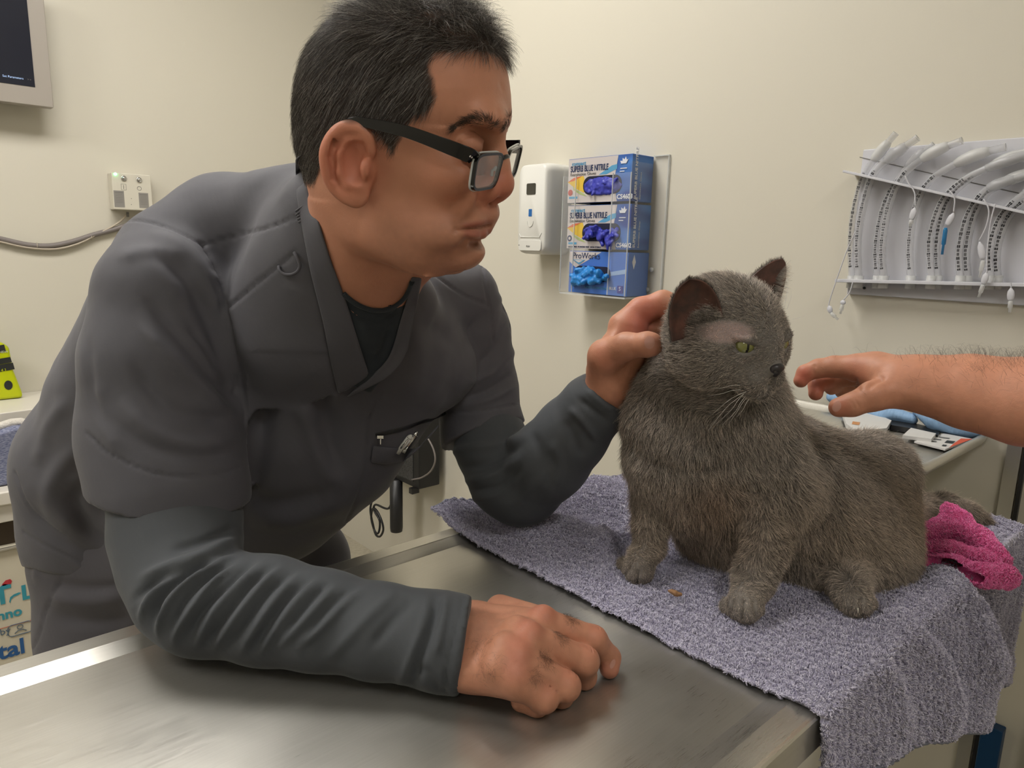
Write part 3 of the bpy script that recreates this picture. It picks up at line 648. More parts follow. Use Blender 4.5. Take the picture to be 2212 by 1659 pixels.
wcable('cable', [(-120, 496), (-40, 508), (0, 516), (60, 529), (110, 531), (160, 521), (200, 508), (245, 496), (300, 480), (380, 470)], .0085, m_cab, 'thick grey cable sagging along the left wall')
wcable('cable', [(-120, 500), (-40, 512), (0, 522), (60, 535), (120, 538), (170, 526), (210, 506), (245, 488), (262, 476), (275, 462)], .0032, m_cab2, 'thin beige cable running along the thick grey one up to the control box', .016)
b = MB(); b.lathe([(.004, 0), (.004, .016)], w1(276, 466, WY - .02) + V(0, 0, -.004), [V(1, 0, 0), V(0, 1, 0), V(0, 0, 1)], 12); adopt(sw, b.build('cable_gland', m_grey))
for x, y in ((79, 530), (196, 512)): b = MB(); c_ = w1(x, y, WY - .012); b.tube([c_ + V(.001, 0, .008), c_ + V(.001, -.008, .003), c_ + V(.001, -.008, -.005), c_ + V(.001, 0, -.009)], .0012, 6); tag(b.build('cable_tie', m_cab2), 'light cable tie round the wall cables, %s' % ('near the left edge' if x < 100 else 'next to the shoulder'), 'cable tie')
# screen at the top left
SY = WY - .10; c1, c2 = w1(116, 233, SY), w1(0, 215, SY); xr, zl = c1[0], c1[2]
m_bez = mat('grey bezel', srgb(168, 160, 150), .4); m_scr = mat('dark screen', srgb(40, 42, 52), .15)
scn = empty('monitor', (xr - .25, SY + .03, zl + .18), 'wall monitor with wide grey bezel and dark blue screen, cut off at the top left', 'monitor')
b = MB(); W_, H_ = .50, .36; cx_, cz_2 = xr - W_ / 2, zl + H_ / 2; b.box((cx_, SY + .02, cz_2), (W_, .04, H_)); fr2 = b.build('bezel', m_bez, bevel=.002)
s1, s2 = w1(76, 190, SY), w1(0, 182, SY); b = MB(); sx1, sz0 = s1[0], s1[2] + .002; b.box(((cx_ - W_ / 2 + .04 + sx1) / 2, SY - .0006, (sz0 + zl + H_ - .04) / 2), (sx1 - (cx_ - W_ / 2 + .04), .0015, zl + H_ - .04 - sz0)); sc2 = b.build('screen', m_scr)
adopt(scn, fr2, sc2); tt = w1(5, 164, SY) + NL * .0018; m_blt = mat('lit screen text', (.4, .55, .8), .5); bsdf(m_blt).inputs['Emission Color'].default_value = (.35, .5, .8, 1); bsdf(m_blt).inputs['Emission Strength'].default_value = .6
text('screen_text', 'Set Parameters', tt + V(0, 0, -.002), EXL, V(0, 0, 1), .0085, m_blt, scn); text('screen_text', '> >', tt + V(.062, 0, -.002), EXL, V(0, 0, 1), .007, m_grey, scn)
b = MB(); b.box((cx_, (SY + .04 + WY) / 2, cz_2), (.12, WY - SY - .04, .12)); adopt(scn, b.build('wall_bracket', m_grey))

# ============================================================ counter and things at the left edge
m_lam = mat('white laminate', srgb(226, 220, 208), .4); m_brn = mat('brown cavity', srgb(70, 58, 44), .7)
zs1 = 1.29 - .518; shl = empty('wall_shelf', (-.1, WY - .15, zs1 - .03), 'white laminate wall shelf with rounded end, yellow bag on it', 'shelf')
b = MB(); b.prism([(-.9, WY - .001), (-.9, WY - .30), (.20, WY - .30), (.33, WY - .285), (.46, WY - .24), (.56, WY - .16), (.60, WY - .06), (.60, WY - .001)], (0, 0, zs1 - .034), V(1, 0, 0), V(0, 1, 0), V(0, 0, 1), .034, sm=False); adopt(shl, b.build('board', m_lam, bevel=.003))
b = MB(); b.box((-.45, WY - .02, zs1 - .08), (.8, .04, .09)); adopt(shl, b.build('bracket_board', m_lam))
# yellow bag standing on the shelf
m_yb = mat('lime yellow bag', srgb(196, 206, 10), .35); m_blk = mat('black print', (.02, .022, .02), .5); m_wpr = mat('pale print', srgb(215, 220, 190), .5)
YB = WY - .10; ya = lambda px, py: w1(px, py, YB); pa_, pb_, pc_ = ya(0, 740), ya(20, 750), ya(49, 844); bx0 = pa_[0] - .10
bag = empty('treat_bag', ((bx0 + pc_[0]) / 2, YB + .02, zs1), 'lime yellow printed bag standing on the white shelf at the left edge', 'bag')
base_l = ya(0, 855); bas_z = zs1 + .001
poly = [(bx0, bas_z), (pc_[0], bas_z), (pc_[0] - .002, bas_z + .02), (pc_[0] - .018, bas_z + .09), (pb_[0], ya(20, 750)[2]), (pa_[0] + .004, pa_[2]), (bx0 + .03, pa_[2] + .012), (bx0 + .01, bas_z + .09)]
b = MB(); b.prism(poly, (0, YB, 0), V(1, 0, 0), V(0, 0, 1), V(0, 1, 0), .045); bgb = b.build('pouch', m_yb, bevel=.010, seg=3)
adopt(bag, bgb)
b = MB()
for (x0, y0, x1, y1) in ((-30, 752, 11, 765), (-30, 780, 24, 788), (-30, 793, 30, 803)): a, c = ya(x0, y0), ya(x1, y1); sl2 = V(0, 0, .012); b.prism([(a[0], (a[2])), (c[0], a[2] + .008), (c[0] + .003, c[2] + .008), (a[0], c[2])], (0, YB - .0008, 0), V(1, 0, 0), V(0, 0, 1), V(0, -1, 0), .0005)
adopt(bag, b.build('black_band', m_blk)); b = MB(); a = ya(18, 832); b.prism([(a[0] + .011 * math.cos(t), a[2] + .015 * math.sin(t)) for t in np.linspace(0, 6.28, 17)[:-1]], (0, YB - .0008, 0), V(1, 0, 0), V(0, 0, 1), V(0, -1, 0), .0005); adopt(bag, b.build('oval_window', m_blk))
text('bag_text', '[ 4 ]', ya(-4, 803) + NL * .0016, EXL, V(0, 0, 1), .012, m_yb, bag); text('bag_text', 'NEW', ya(-2, 763) + NL * .0016, EXL, V(0, 0, 1), .010, m_wpr, bag)
# white trolley / machine below with lettering
YM = 2.30; wm = lambda px, py: onplane(px, py, 1, YM)
mc = empty('machine_cabinet', (-.15, YM + .2, 0), 'white cabinet with blue lettering, parrot and gecko pictures on its front, at the left edge', 'cabinet')
zt1 = wm(0, 1062)[2]; b = MB(); b.box((-.10, YM + .2, zt1 - .02), (.96, .42, .04)); tp = b.build('top_board', m_lam, bevel=.006)
z2 = wm(0, 1140)[2]; b = MB(); b.box((-.10, YM + .2, (zt1 - .05 + z2) / 2 + .01), (.93, .39, zt1 - .05 - z2)); ap = b.build('upper_panel', m_lam, bevel=.004)
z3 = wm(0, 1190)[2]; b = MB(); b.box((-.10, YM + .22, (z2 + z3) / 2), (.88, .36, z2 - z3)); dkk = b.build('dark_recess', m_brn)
b = MB(); b.box((-.10, YM + .2, z3 / 2 + .01), (.92, .40, z3 - .02)); lp_ = b.build('front_panel', m_cream, bevel=.003)
b = MB(); b.tube([V(-.5, YM - .006, z3 + .004), V(.36, YM - .006, z3 + .004)], .005, 8); rl2 = b.build('metal_rail', m_alu); adopt(mc, tp, ap, dkk, lp_, rl2)
m_teal = mat('teal lettering', srgb(56, 150, 168), .5); m_blu = mat('blue lettering', srgb(40, 92, 150), .5); m_slt = mat('slate lettering', srgb(84, 104, 124), .5)
wl = lambda px, py: onplane(px, py, 1, YM - .0012)
text('front_letters', 'T', wl(-14, 1309), EXL, V(0, 0, 1), .072, m_teal, mc, bold=.002); text('front_letters', 'L', wl(47, 1296), EXL, V(0, 0, 1), .060, m_teal, mc, bold=.002)
text('front_letters', 'chno', wl(-22, 1346), EXL, V(0, 0, 1), .038, m_teal, mc, bold=.0012); text('front_letters', 'by', wl(0, 1373), EXL, V(0, 0, 1), .027, m_slt, mc); text('front_letters', 'tal', wl(-3, 1426), EXL, V(0, 0, 1), .066, m_blu, mc, bold=.0016)
b = MB(); b.box((wl(20, 1348) + wl(40, 1344)) / 2 + V(-.03, 0, -.006), (.22, .0006, .0018)); adopt(mc, b.build('orange_line', mat('orange line', srgb(200, 110, 80), .5)))
b = MB(); c_ = wl(44, 1358); b.tube([c_ + V(x, 0, z_) for x, z_ in rrect(.058, .034, .010, 4)], .0011, 5, closed=True); b.tube([c_ + V(.007 * math.cos(t), 0, .006 + .006 * math.sin(t)) for t in np.linspace(0, 6.28, 11)[:-1]], .0009, 5, closed=True); b.tube([c_ + V(-.014, 0, -.010), c_ + V(-.006, 0, -.004), c_ + V(.006, 0, -.004), c_ + V(.014, 0, -.010)], .0010, 5); adopt(mc, b.build('pet_badge', m_slt))
def flat(name, pts, m_): b = MB(); b.prism([(wl(x, y)[0], wl(x, y)[2]) for x, y in pts], (0, YM - .0006, 0), V(1, 0, 0), V(0, 0, 1), V(0, -1, 0), .0006); adopt(mc, b.build(name, m_))
flat('parrot_picture', [(4, 1263), (12, 1254), (22, 1251), (26, 1255), (24, 1261), (16, 1262), (8, 1268)], mat('parrot red', srgb(190, 50, 60), .5)); flat('parrot_picture', [(0, 1268), (8, 1262), (18, 1262), (12, 1270), (2, 1276)], m_blu); flat('gecko_picture', [(20, 1300), (22, 1290), (30, 1284), (40, 1280), (46, 1280), (40, 1285), (30, 1289), (24, 1295), (22, 1303)], m_teal)
# pet bed between shelf and cabinet top
m_denim = mat('blue chambray', srgb(112, 118, 146), .8); _n = noisy(m_denim, 120, 4, coords(m_denim, 'Object', (1, 1, 5))); L(m_denim, ramp(m_denim, _n, [(.4, srgb(96, 102, 132)), (.62, srgb(150, 154, 176))]).outputs[0], bsdf(m_denim).inputs['Base Color'])
m_flc = mat('white fleece', srgb(222, 216, 206), .9); bump(m_flc, noisy(m_flc, 200, 3), .8, .004)
YP = 2.34; wp = lambda px, py: onplane(px, py, 1, YP); zp0 = zt1 + .001; pr_ = [(p_[0], p_[2]) for p_ in (wp(-60, 960), wp(-30, 942), wp(0, 934), wp(30, 924), wp(50, 922), wp(80, 930), wp(110, 950))]
bed = empty('pet_bed', (.15, YP + .1, zp0), 'blue chambray pet bed with white fleece edge on the white cabinet', 'pet bed')
poly = [(pr_[0][0], zp0)] + pr_ + [(pr_[-1][0] + .02, zp0)]; b = MB(); b.prism(poly, (0, YP, 0), V(1, 0, 0), V(0, 0, 1), V(0, 1, 0), .10); bw_ = b.build('side', m_denim, bevel=.01)
b = MB(); b.tube([V(x, YP + .04, z_ + .006) for x, z_ in pr_], .012, 10); adopt(bed, bw_, b.build('fleece_edge', m_flc))

# ============================================================ black equipment box on a post behind the person
f5 = lambda px, py: onplane(px, py, 0, WX - .12); p00, p11 = f5(905, 1058), f5(800, 900)
eq = empty('equipment_box', (WX - .06, (p00[1] + p11[1]) / 2, p00[2]), 'black perforated equipment box on a round black post behind the leaning person', 'equipment box')
ymx = p00[1] + .40; b = MB(); b.box(((WX - .12 + WX - .03) / 2, (p00[1] + ymx) / 2, p00[2] + .17), (.09, ymx - p00[1], .34)); ebx = b.build('case', m_dark, bevel=.004)
m_perf = mat('perforated black metal', (.03, .03, .032), .5); _v = N(m_perf, 'ShaderNodeTexVoronoi', Scale=180.0); L(m_perf, coords(m_perf), _v.inputs['Vector']); L(m_perf, ramp(m_perf, _v.outputs[0], [(.25, (.002, .002, .002)), (.45, (.05, .05, .052))]).outputs[0], bsdf(m_perf).inputs['Base Color'])
b = MB(); b.box((WX - .1208, (p00[1] + ymx) / 2 + .01, p00[2] + .17), (.002, ymx - p00[1] - .05, .30)); gr3 = b.build('grille', m_perf)
zpb = f5(856, 1150)[2]; py_ = f5(856, 1100)[1]; b = MB(); b.lathe([(.004, 0), (.022, .006), (.0235, .02), (.0235, p00[2] - zpb)], V(WX - .12, py_, zpb), None, 24); po = b.build('post', m_dark)
b = MB(); b.box((WX - .12, p00[1] + .03, p00[2] - .010), (.03, .02, .02)); ft = b.build('foot', m_dark); adopt(eq, ebx, gr3, po, ft)
b = MB(); b.tube(spline([f5(x, y) for x, y in [(815, 1060), (806, 1075), (800, 1100), (805, 1130), (812, 1155), (822, 1158), (828, 1140), (818, 1110), (806, 1098), (802, 1120), (810, 1148), (818, 1150), (820, 1125), (808, 1102), (812, 1090), (840, 1098), (850, 1060)]], 6), .0042, 8); tag(b.build('cable', m_dark), 'coiled black cable hanging beside the black post', 'cable')
b = MB(); b.tube(spline([f5(x, y) for x, y in [(925, 948), (936, 970), (940, 995), (930, 1018), (910, 1032), (890, 1036)]], 8), .0030, 8); tag(b.build('cable', m_cab), 'light grey cable curving from the black equipment box', 'cable')

# ============================================================ instrument tray beyond the table end
TRZ = .98; tr_ = empty('instrument_tray', (1.28, .54, TRZ - .02), 'stainless steel instrument tray on a stand beside the wall, papers and blue pads on it', 'tray')
def tray_loop(i, z, x0=1.14, x1=1.465, y0=.336, y1=.80): return [V(x, y, z) for x, y in rrect(x1 - x0 - 2 * i, y1 - y0 - 2 * i, .02, 4, (x0 + x1) / 2, (y0 + y1) / 2)]
rings = [tray_loop(.004, TRZ - .014), tray_loop(0, TRZ - .006), tray_loop(.001, TRZ + .002), tray_loop(.006, TRZ + .003), tray_loop(.011, TRZ), tray_loop(.018, TRZ - .010)]; n0 = len(rings[0]); vs = [p_ for r in rings for p_ in r]; fs = [(i * n0 + k, i * n0 + (k + 1) % n0, (i + 1) * n0 + (k + 1) % n0, (i + 1) * n0 + k) for i in range(5) for k in range(n0)] + [tuple(5 * n0 + k for k in range(n0)), tuple(range(n0))[::-1]]
ty_ = mesh('tray', vs, fs, m_steel); b = MB(); b.tube([V(1.42, .60, TRZ - .012), V(1.42, .60, .03)], .012, 12); pst = b.build('pole', m_chrome); b = MB(); [b.box((1.31 + dx, .60 + dy, .02), sz) for dx, dy, sz in ((0, 0, (.26, .03, .03)), (.1, 0, (.03, .40, .03)))]; adopt(tr_, ty_, pst, b.build('base', m_under, bevel=.004))
TI_ = TRZ - .010; at_ = lambda px, py, z=0: onplane(px, py, 2, TI_ + z)
m_pap = mat('white paper', srgb(226, 224, 220), .6); m_opr = mat('orange print', srgb(226, 96, 60), .5)
def sheet(name, px, z, m_, lab, cat_, th=.0012, extra=()):
    rt = empty(name, at_(*px[0], z), lab, cat_); b = MB(); t_ = [at_(x, y, z) for x, y in px]; n_ = len(t_); b.add(t_ + [p_ - V(0, 0, th) for p_ in t_], [tuple(range(n_)), tuple(range(n_, 2 * n_))[::-1]] + [(i, (i + 1) % n_, (i + 1) % n_ + n_, i + n_) for i in range(n_)]); ks = [b.build('sheet', m_)]
    for nm, pp_, mm_ in extra: b = MB(); t_ = [at_(x, y, z + .0006) for x, y in pp_]; b.add(t_, [tuple(range(len(t_)))]); ks.append(b.build(nm, mm_))
    adopt(rt, *ks); return rt
s1_ = sheet('leaflet', [(2040, 936), (2101, 948), (2042, 970), (1975, 953)], .008, m_pap, 'white leaflet with orange corner and black print, at the front of the tray', 'leaflet', .003, [('orange_corner', [(2076, 947), (2101, 948), (2050, 967), (2060, 958)], m_opr)] + [('printed_line', [(x, y), (x + 22, y + 3), (x + 20, y + 5), (x - 2, y + 2)], m_grey) for x, y in ((2012, 946), (2030, 943), (2002, 950))] + [('bar_code', [(2046, 951), (2064, 953), (2058, 958), (2040, 956)], m_blk), ('bar_code', [(2037, 960), (2046, 961), (2043, 964), (2034, 963)], m_blk)])
s2_ = sheet('leaflet', [(1968, 924), (2022, 936), (2012, 948), (1950, 940)], .014, m_pap, 'plain white folded paper behind the leaflet with the orange corner', 'leaflet', .006)
s3_ = sheet('paper_pouch', [(1820, 890), (1880, 888), (1926, 908), (1915, 925), (1850, 930), (1828, 915)], .016, m_pap, 'white paper pouch with orange print beside the cat rump', 'pouch', .008, [('orange_print', [(1842, 910), (1858, 912), (1856, 918), (1840, 916)], mat('amber print', srgb(214, 150, 90), .5))])
s4_ = sheet('black_pouch', [(1922, 908), (1955, 909), (2032, 928), (2026, 940), (1975, 926), (1925, 918)], .012, m_dark, 'flat black pouch under the blue pads', 'pouch', .01)
m_pad = mat('pale blue pad', srgb(150, 186, 224), .6); bump(m_pad, noisy(m_pad, 30, 4, coords(m_pad, 'Object', (1, 4, 1))), .5, .006)
def pad(nodes, lab, seed):
    pts = [at_(x, y, z) for x, y, z, r in nodes]; lo, hi = np.min(pts, 0) - .06, np.max(pts, 0) + .06; v = Vol(lo, hi, .003)
    for (x, y, z, r), p_ in zip(nodes, pts): pass
    for p_, q_, a, c in zip(pts[:-1], pts[1:], nodes[:-1], nodes[1:]): v.cone(p_, q_, a[3], c[3], .02)
    vs, fs = v.mesh(); nn = vnormals(vs, fs); vs = vs + nn * (noise3(vs, .02, seed) * .003)[:, None]; vs[:, 2] = np.maximum(vs[:, 2], TI_ + .001); return tag(mesh('blue_pad', vs, fs, m_pad), lab, 'pad')
pad([(1800, 858, .03, .012), (1850, 872, .028, .016), (1910, 893, .02, .014), (1970, 905, .02, .010)], 'pale blue folded pad under the reaching hand, left of two', 3)
pad([(1985, 884, .04, .012), (2030, 905, .030, .022), (2085, 920, .022, .018), (2140, 932, .018, .008)], 'pale blue folded pad hanging over the tray rim, right of two', 4)
# ============================================================ skin, hair and cloth materials
def skinmat(name, base, rough=.48):
    m = mat(name, base, rough); b = bsdf(m); a = attr(m, 'Col')
    n = noisy(m, 55, 5); c = mixc(m, n, (.90, .88, .87), (1.08, 1.08, 1.08)); L(m, mixc(m, 1.0, a.outputs[0], c, 'MULTIPLY'), b.inputs['Base Color'])
    b.inputs['Subsurface Weight'].default_value = .12; b.inputs['Subsurface Radius'].default_value = (.012, .005, .003); b.inputs['Subsurface Scale'].default_value = .5
    b.inputs['Specular IOR Level'].default_value = .42
    v = N(m, 'ShaderNodeTexVoronoi', Scale=900.0); L(m, coords(m), v.inputs['Vector']); b1 = bump(m, v.outputs[0], .16, .0004); bump(m, noisy(m, 260, 4), .30, .0008, b1)
    return m
SKIN = np.array(srgb(208, 147, 118)); 
m_skin = skinmat('skin', tuple(SKIN))
m_hair = mat('dark hair', (.02, .015, .012), .35)
_h = N(m_hair, 'ShaderNodeHairInfo'); L(m_hair, ramp(m_hair, _h.outputs['Random'], [(0, (.014, .010, .008)), (.60, (.045, .032, .025)), (.78, (.10, .082, .068)), (.92, (.50, .46, .42))]).outputs[0], bsdf(m_hair).inputs['Base Color'])
bsdf(m_hair).inputs['Specular IOR Level'].default_value = .6
m_shair = mat('short body hair', (.055, .035, .024), .5)
def cloth(name, col, weave=900, twill=False, rough=.75, rib=None):
    m = mat(name, col, rough); b = bsdf(m); b.inputs['Sheen Weight'].default_value = .12; b.inputs['Sheen Roughness'].default_value = .4
    n = noisy(m, 6, 4); L(m, mixc(m, n, tuple(c * .9 for c in col), tuple(min(1, c * 1.1) for c in col)), b.inputs['Base Color'])
    w = N(m, 'ShaderNodeTexWave', Scale=float(weave / 20)); w.inputs['Distortion'].default_value = 1.; L(m, coords(m, 'Object', (1, 1, 1), (0, .7, .7)), w.inputs['Vector'])
    p = bump(m, w.outputs[0], .08, .0004); p = bump(m, noisy(m, 700, 3), .12, .0006, p); bump(m, noisy(m, 12, 3), .25, .006, p)
    return m
m_scrub = cloth('charcoal scrub cloth', srgb(86, 85, 91))
m_under_sh = cloth('grey knit shirt', srgb(78, 81, 85), rough=.85)
m_shirt_dk = cloth('dark knit shirt', srgb(44, 50, 56), rough=.9)
m_trou = cloth('charcoal trouser cloth', srgb(80, 78, 84))
TABZ = FZ
def A(px, py, z): return onplane(px, py, 2, z)
def PR(px, py, d, r): return (P(px, py, d), r)

# ============================================================ the leaning person: head
yaw, pit, rol = math.radians(20), math.radians(8), math.radians(0)
_F = V(math.cos(yaw) * math.cos(pit), -math.sin(pit), math.sin(yaw) * math.cos(pit)); _U = unit(V(0, 1, 0) - _F * _F[1]); _S = np.cross(_F, _U)
rol = math.radians(17); _U, _S = _U * math.cos(rol) + _S * math.sin(rol), _S * math.cos(rol) - _U * math.sin(rol)
HF, HU, HS = RW @ _F, RW @ _U, RW @ _S; HC = P(870, 300, .672)
def hp(px, py, c=0.0):
    r = ray(px, py); o = HC + HS * c; t = ((o - CAM) @ HS) / (r @ HS); q = CAM + r * t - HC; return q @ HF, q @ HU
def hw(px, py, c=0.0): a, b = hp(px, py, c); return HC + HF * a + HU * b + HS * c
front = [(905, 12), (985, 22), (1045, 55), (1076, 100), (1090, 150), (1096, 200), (1097, 235), (1090, 262), (1072, 292), (1050, 330), (1040, 370), (1042, 405), (1056, 432), (1063, 450), (1064, 468), (1052, 484), (1051, 500), (1036, 521), (1041, 540), (1034, 560), (1010, 577), (975, 584)]
back = [(885, 12), (790, 40), (712, 92), (668, 150), (650, 220), (648, 290), (655, 345), (678, 395), (706, 430), (735, 470), (770, 505), (820, 540), (880, 568), (950, 583)]
fr_ = np.array([hp(p[0] - 8 * (p[1] < 280), p[1]) for p in spline([np.array(p, float) for p in front], 6)]); bk_ = np.array([hp(p[0] + 12 + 14 * (p[1] < 420), p[1]) for p in spline([np.array(p, float) for p in back], 6)])
fo = np.argsort(fr_[:, 1]); bo = np.argsort(bk_[:, 1])
wtab = np.array([(5, .012), (16, .034), (40, .053), (80, .0655), (130, .0725), (200, .0765), (300, .0765), (370, .0715), (440, .0675), (490, .0630), (530, .054), (560, .042), (580, .026), (590, .012)])
wtab = np.array(spline(list(wtab), 6)); wb = np.array([hp(870, p[0])[1] for p in wtab]); wo = np.argsort(wb)
hv = Vol(HC + V(-.17, -.17, -.21), HC + V(.17, .17, .17), .0016)
def headfn(X, Y, Z):
    x, y, z = X - HC[0], Y - HC[1], Z - HC[2]
    a = x * HF[0] + y * HF[1] + z * HF[2]; b = x * HU[0] + y * HU[1] + z * HU[2]; c = x * HS[0] + y * HS[1] + z * HS[2]
    af = np.interp(b, fr_[fo, 1], fr_[fo, 0]); ab = np.interp(b, bk_[bo, 1], bk_[bo, 0]); w = np.interp(b, wb[wo], wtab[wo, 1])
    am = np.interp(b, [-.12, -.09, -.05, 0, .1], [.035, .0, -.012, -.010, -.015]); am = np.minimum(np.maximum(am, ab + .004), af - .004)
    Lf = np.maximum(af - am, .004); Lb = np.maximum(am - ab, .004)
    nf = np.interp(b, [-.13, -.08, -.03, .04, .1], [1.6, 1.5, 1.85, 2.45, 2.2]); L_ = np.where(a > am, Lf, Lb); nn = np.where(a > am, nf, 2.15)
    w_ = np.maximum(w, .006)
    r = (np.abs((a - am) / L_) ** nn + np.abs(c / w_) ** nn) ** (1 / nn)
    d = (r - 1) * np.minimum(L_, w_)
    top = b - fr_[:, 1].max(); bot = fr_[:, 1].min() - b
    return np.maximum(d, np.maximum(top, bot))
hv.F[:] = .02
hv.put(headfn, HC - .2, HC + .2, 0.0001)
HA = [HF, HU, HS]
def he(px, py, c, rad, k=.008, mode='add', tilt=0):
    ax = HA
    if tilt:
        t = math.radians(tilt); ax = [HF * math.cos(t) + HU * math.sin(t), HU * math.cos(t) - HF * math.sin(t), HS]
    hv.ell(hw(px, py, c), rad, ax, k, mode)
# brow ridge, forehead, cheeks, jaw
for s in (1, -1):
    he(1058, 262, .022 * s, (.012, .010, .022), .016)
    he(962, 385, .044 * s, (.026, .018, .015), .02)       # cheek
    he(890, 500, .044 * s, (.050, .020, .018), .022)       # jaw
    hv.chain([(hw(800, 508, .040 * s), .014), (hw(900, 546, .034 * s), .011), (hw(985, 556, .016 * s), .011)], .022)
    he(1040 if s > 0 else 1046, 312, .030 * s, (.016, .0125, .016), .014, 'cut')   # socket
    he(1002, 475, .026 * s, (.014, .018, .010), .014)       # beside the mouth
he(1002, 543, 0, (.016, .0135, .020), .012)                 # chin
he(1034, 462, 0, (.016, .017, .024), .012)                 # upper lip mound
# eyes with lids
for s in (1, -1):
    hv.ell(hw(1012 if s > 0 else 1046, 314, .0305 * s), (.0125, .0120, .0135), HA, .004)
    hv.chain([(hw(1000, 303, .042 * s), .0018), (hw(1020, 300, .036 * s), .0022), (hw(1042, 304, .022 * s), .0018)], .003)
    hv.chain([(hw(993, 322, .043 * s), .0012), (hw(1010, 329, .037 * s), .0014), (hw(1034, 330, .025 * s), .0012)], .004)
# nose
hv.chain([(hw(1066, 282), .0085), (hw(1066, 312), .0080), (hw(1072, 350), .0100), (hw(1078, 390), .0130)], .010)
he(1078, 402, 0, (.0128, .0125, .0125), .006)
for s in (1, -1):
    he(1044, 410, .0155 * s, (.0150, .0115, .0075), .007)
    hv.chain([(hw(1026, 398, .020 * s), .0025), (hw(1012, 424, .034 * s), .003), (hw(1000, 450, .037 * s), .003)], .010)
    he(1058, 429, .0085 * s, (.0095, .0042, .0042), .003, 'cut', -8)
he(1060, 424, 0, (.012, .006, .004), .005)
# lips
up = [(994, 491, .0262), (1014, 486, .021), (1036, 481, .012), (1049, 478, 0.0)]; lo_ = [(996, 497, .0255), (1018, 502, .020), (1036, 503, .011), (1045, 502, 0.0)]
for s in (1, -1):
    hv.chain([(hw(x, y, c * s), .0030 + .0018 * (1 - c / .0255)) for x, y, c in up], .004)
    hv.chain([(hw(x, y, c * s), .0034 + .0022 * (1 - c / .025)) for x, y, c in lo_], .004)
he(1044, 521, 0, (.010, .005, .018), .008, 'cut')
# ears
for s in (1, -1):
    E_ = lambda px, py, c: hw(px, py, 0.0) * 0 + (HC + HF * hp(px, py, c)[0] + HU * hp(px, py, c)[1] + HS * c * s)
    ax = [unit(HF * .93 + HS * s * -.36), HU, unit(HS * s * .93 + HF * .36)]
    hv.ell(E_(752, 350, .083), (.0205, .031, .0042), ax, .005)
    hv.ell(E_(776, 350, .074), (.014, .026, .012), ax, .008)
    hel = [(801, 332, .078, .0035), (797, 298, .081, .0042), (775, 278, .084, .0048), (744, 277, .088, .0050), (720, 296, .091, .0050), (705, 330, .093, .0050), (708, 372, .091, .0046), (722, 404, .087, .0044), (744, 424, .083, .0048)]
    hv.chain([(E_(x, y, c), r) for x, y, c, r in spline([np.array(q_, float) for q_ in hel], 5)], .003)
    hv.ell(E_(768, 421, .081), (.0115, .0115, .0048), ax, .006)
    hv.chain([(E_(778, 300, .084), .0030), (E_(752, 305, .087), .0036), (E_(737, 335, .089), .0040), (E_(736, 372, .088), .0042), (E_(752, 398, .085), .0040), (E_(774, 402, .083), .0034)], .004)
    hv.ell(E_(768, 352, .088), (.0115, .0170, .0085), ax, .004, 'cut')
    hv.chain([(E_(722, 300, .0925), .0022), (E_(716, 340, .0945), .0022), (E_(722, 385, .091), .0018)], .003, 'cut')
    hv.ell(E_(790, 365, .082), (.0050, .0085, .0050), ax, .004)
# neck
hv.chain([PR(795, 440, .70, .054), PR(780, 520, .735, .056), PR(757, 640, .785, .060), PR(748, 690, .82, .045)], .02)
hv.cone(hw(905, 543), P(838, 606, .80), .018, .030, .030)
vs, fs = hv.mesh(); vs = vsmooth(vs, fs, 1)
q = vs - HC; la, lb, lc = q @ HF, q @ HU, q @ HS
jl = np.array([hp(x, y) for x, y in [(735, 470), (770, 505), (820, 535), (900, 562), (985, 575)]]); dj, _, _ = polydist(np.stack([la, lb], 1), jl)
wj = (np.clip(1 - dj / .030, 0, 1) * (np.abs(lc) > .004) * (la < hp(1020, 570)[0]))[:, None] ** .5; vs = vs * (1 - wj) + vsmooth(vs, fs, 30, .6, 0) * wj
q = vs - HC; la, lb, lc = q @ HF, q @ HU, q @ HS
col = np.tile(SKIN, (len(vs), 1))
def blob(px, py, c, r, colr, amt, k=None):
    global col
    w = HC + HF * hp(px, py, c)[0] + HU * hp(px, py, c)[1] + HS * c; d = np.linalg.norm(vs - w, axis=1); f_ = (amt * np.clip(1 - (d / r) ** 2, 0, 1) ** 1.2)[:, None]
    col = col * (1 - f_) + np.array(colr) * f_

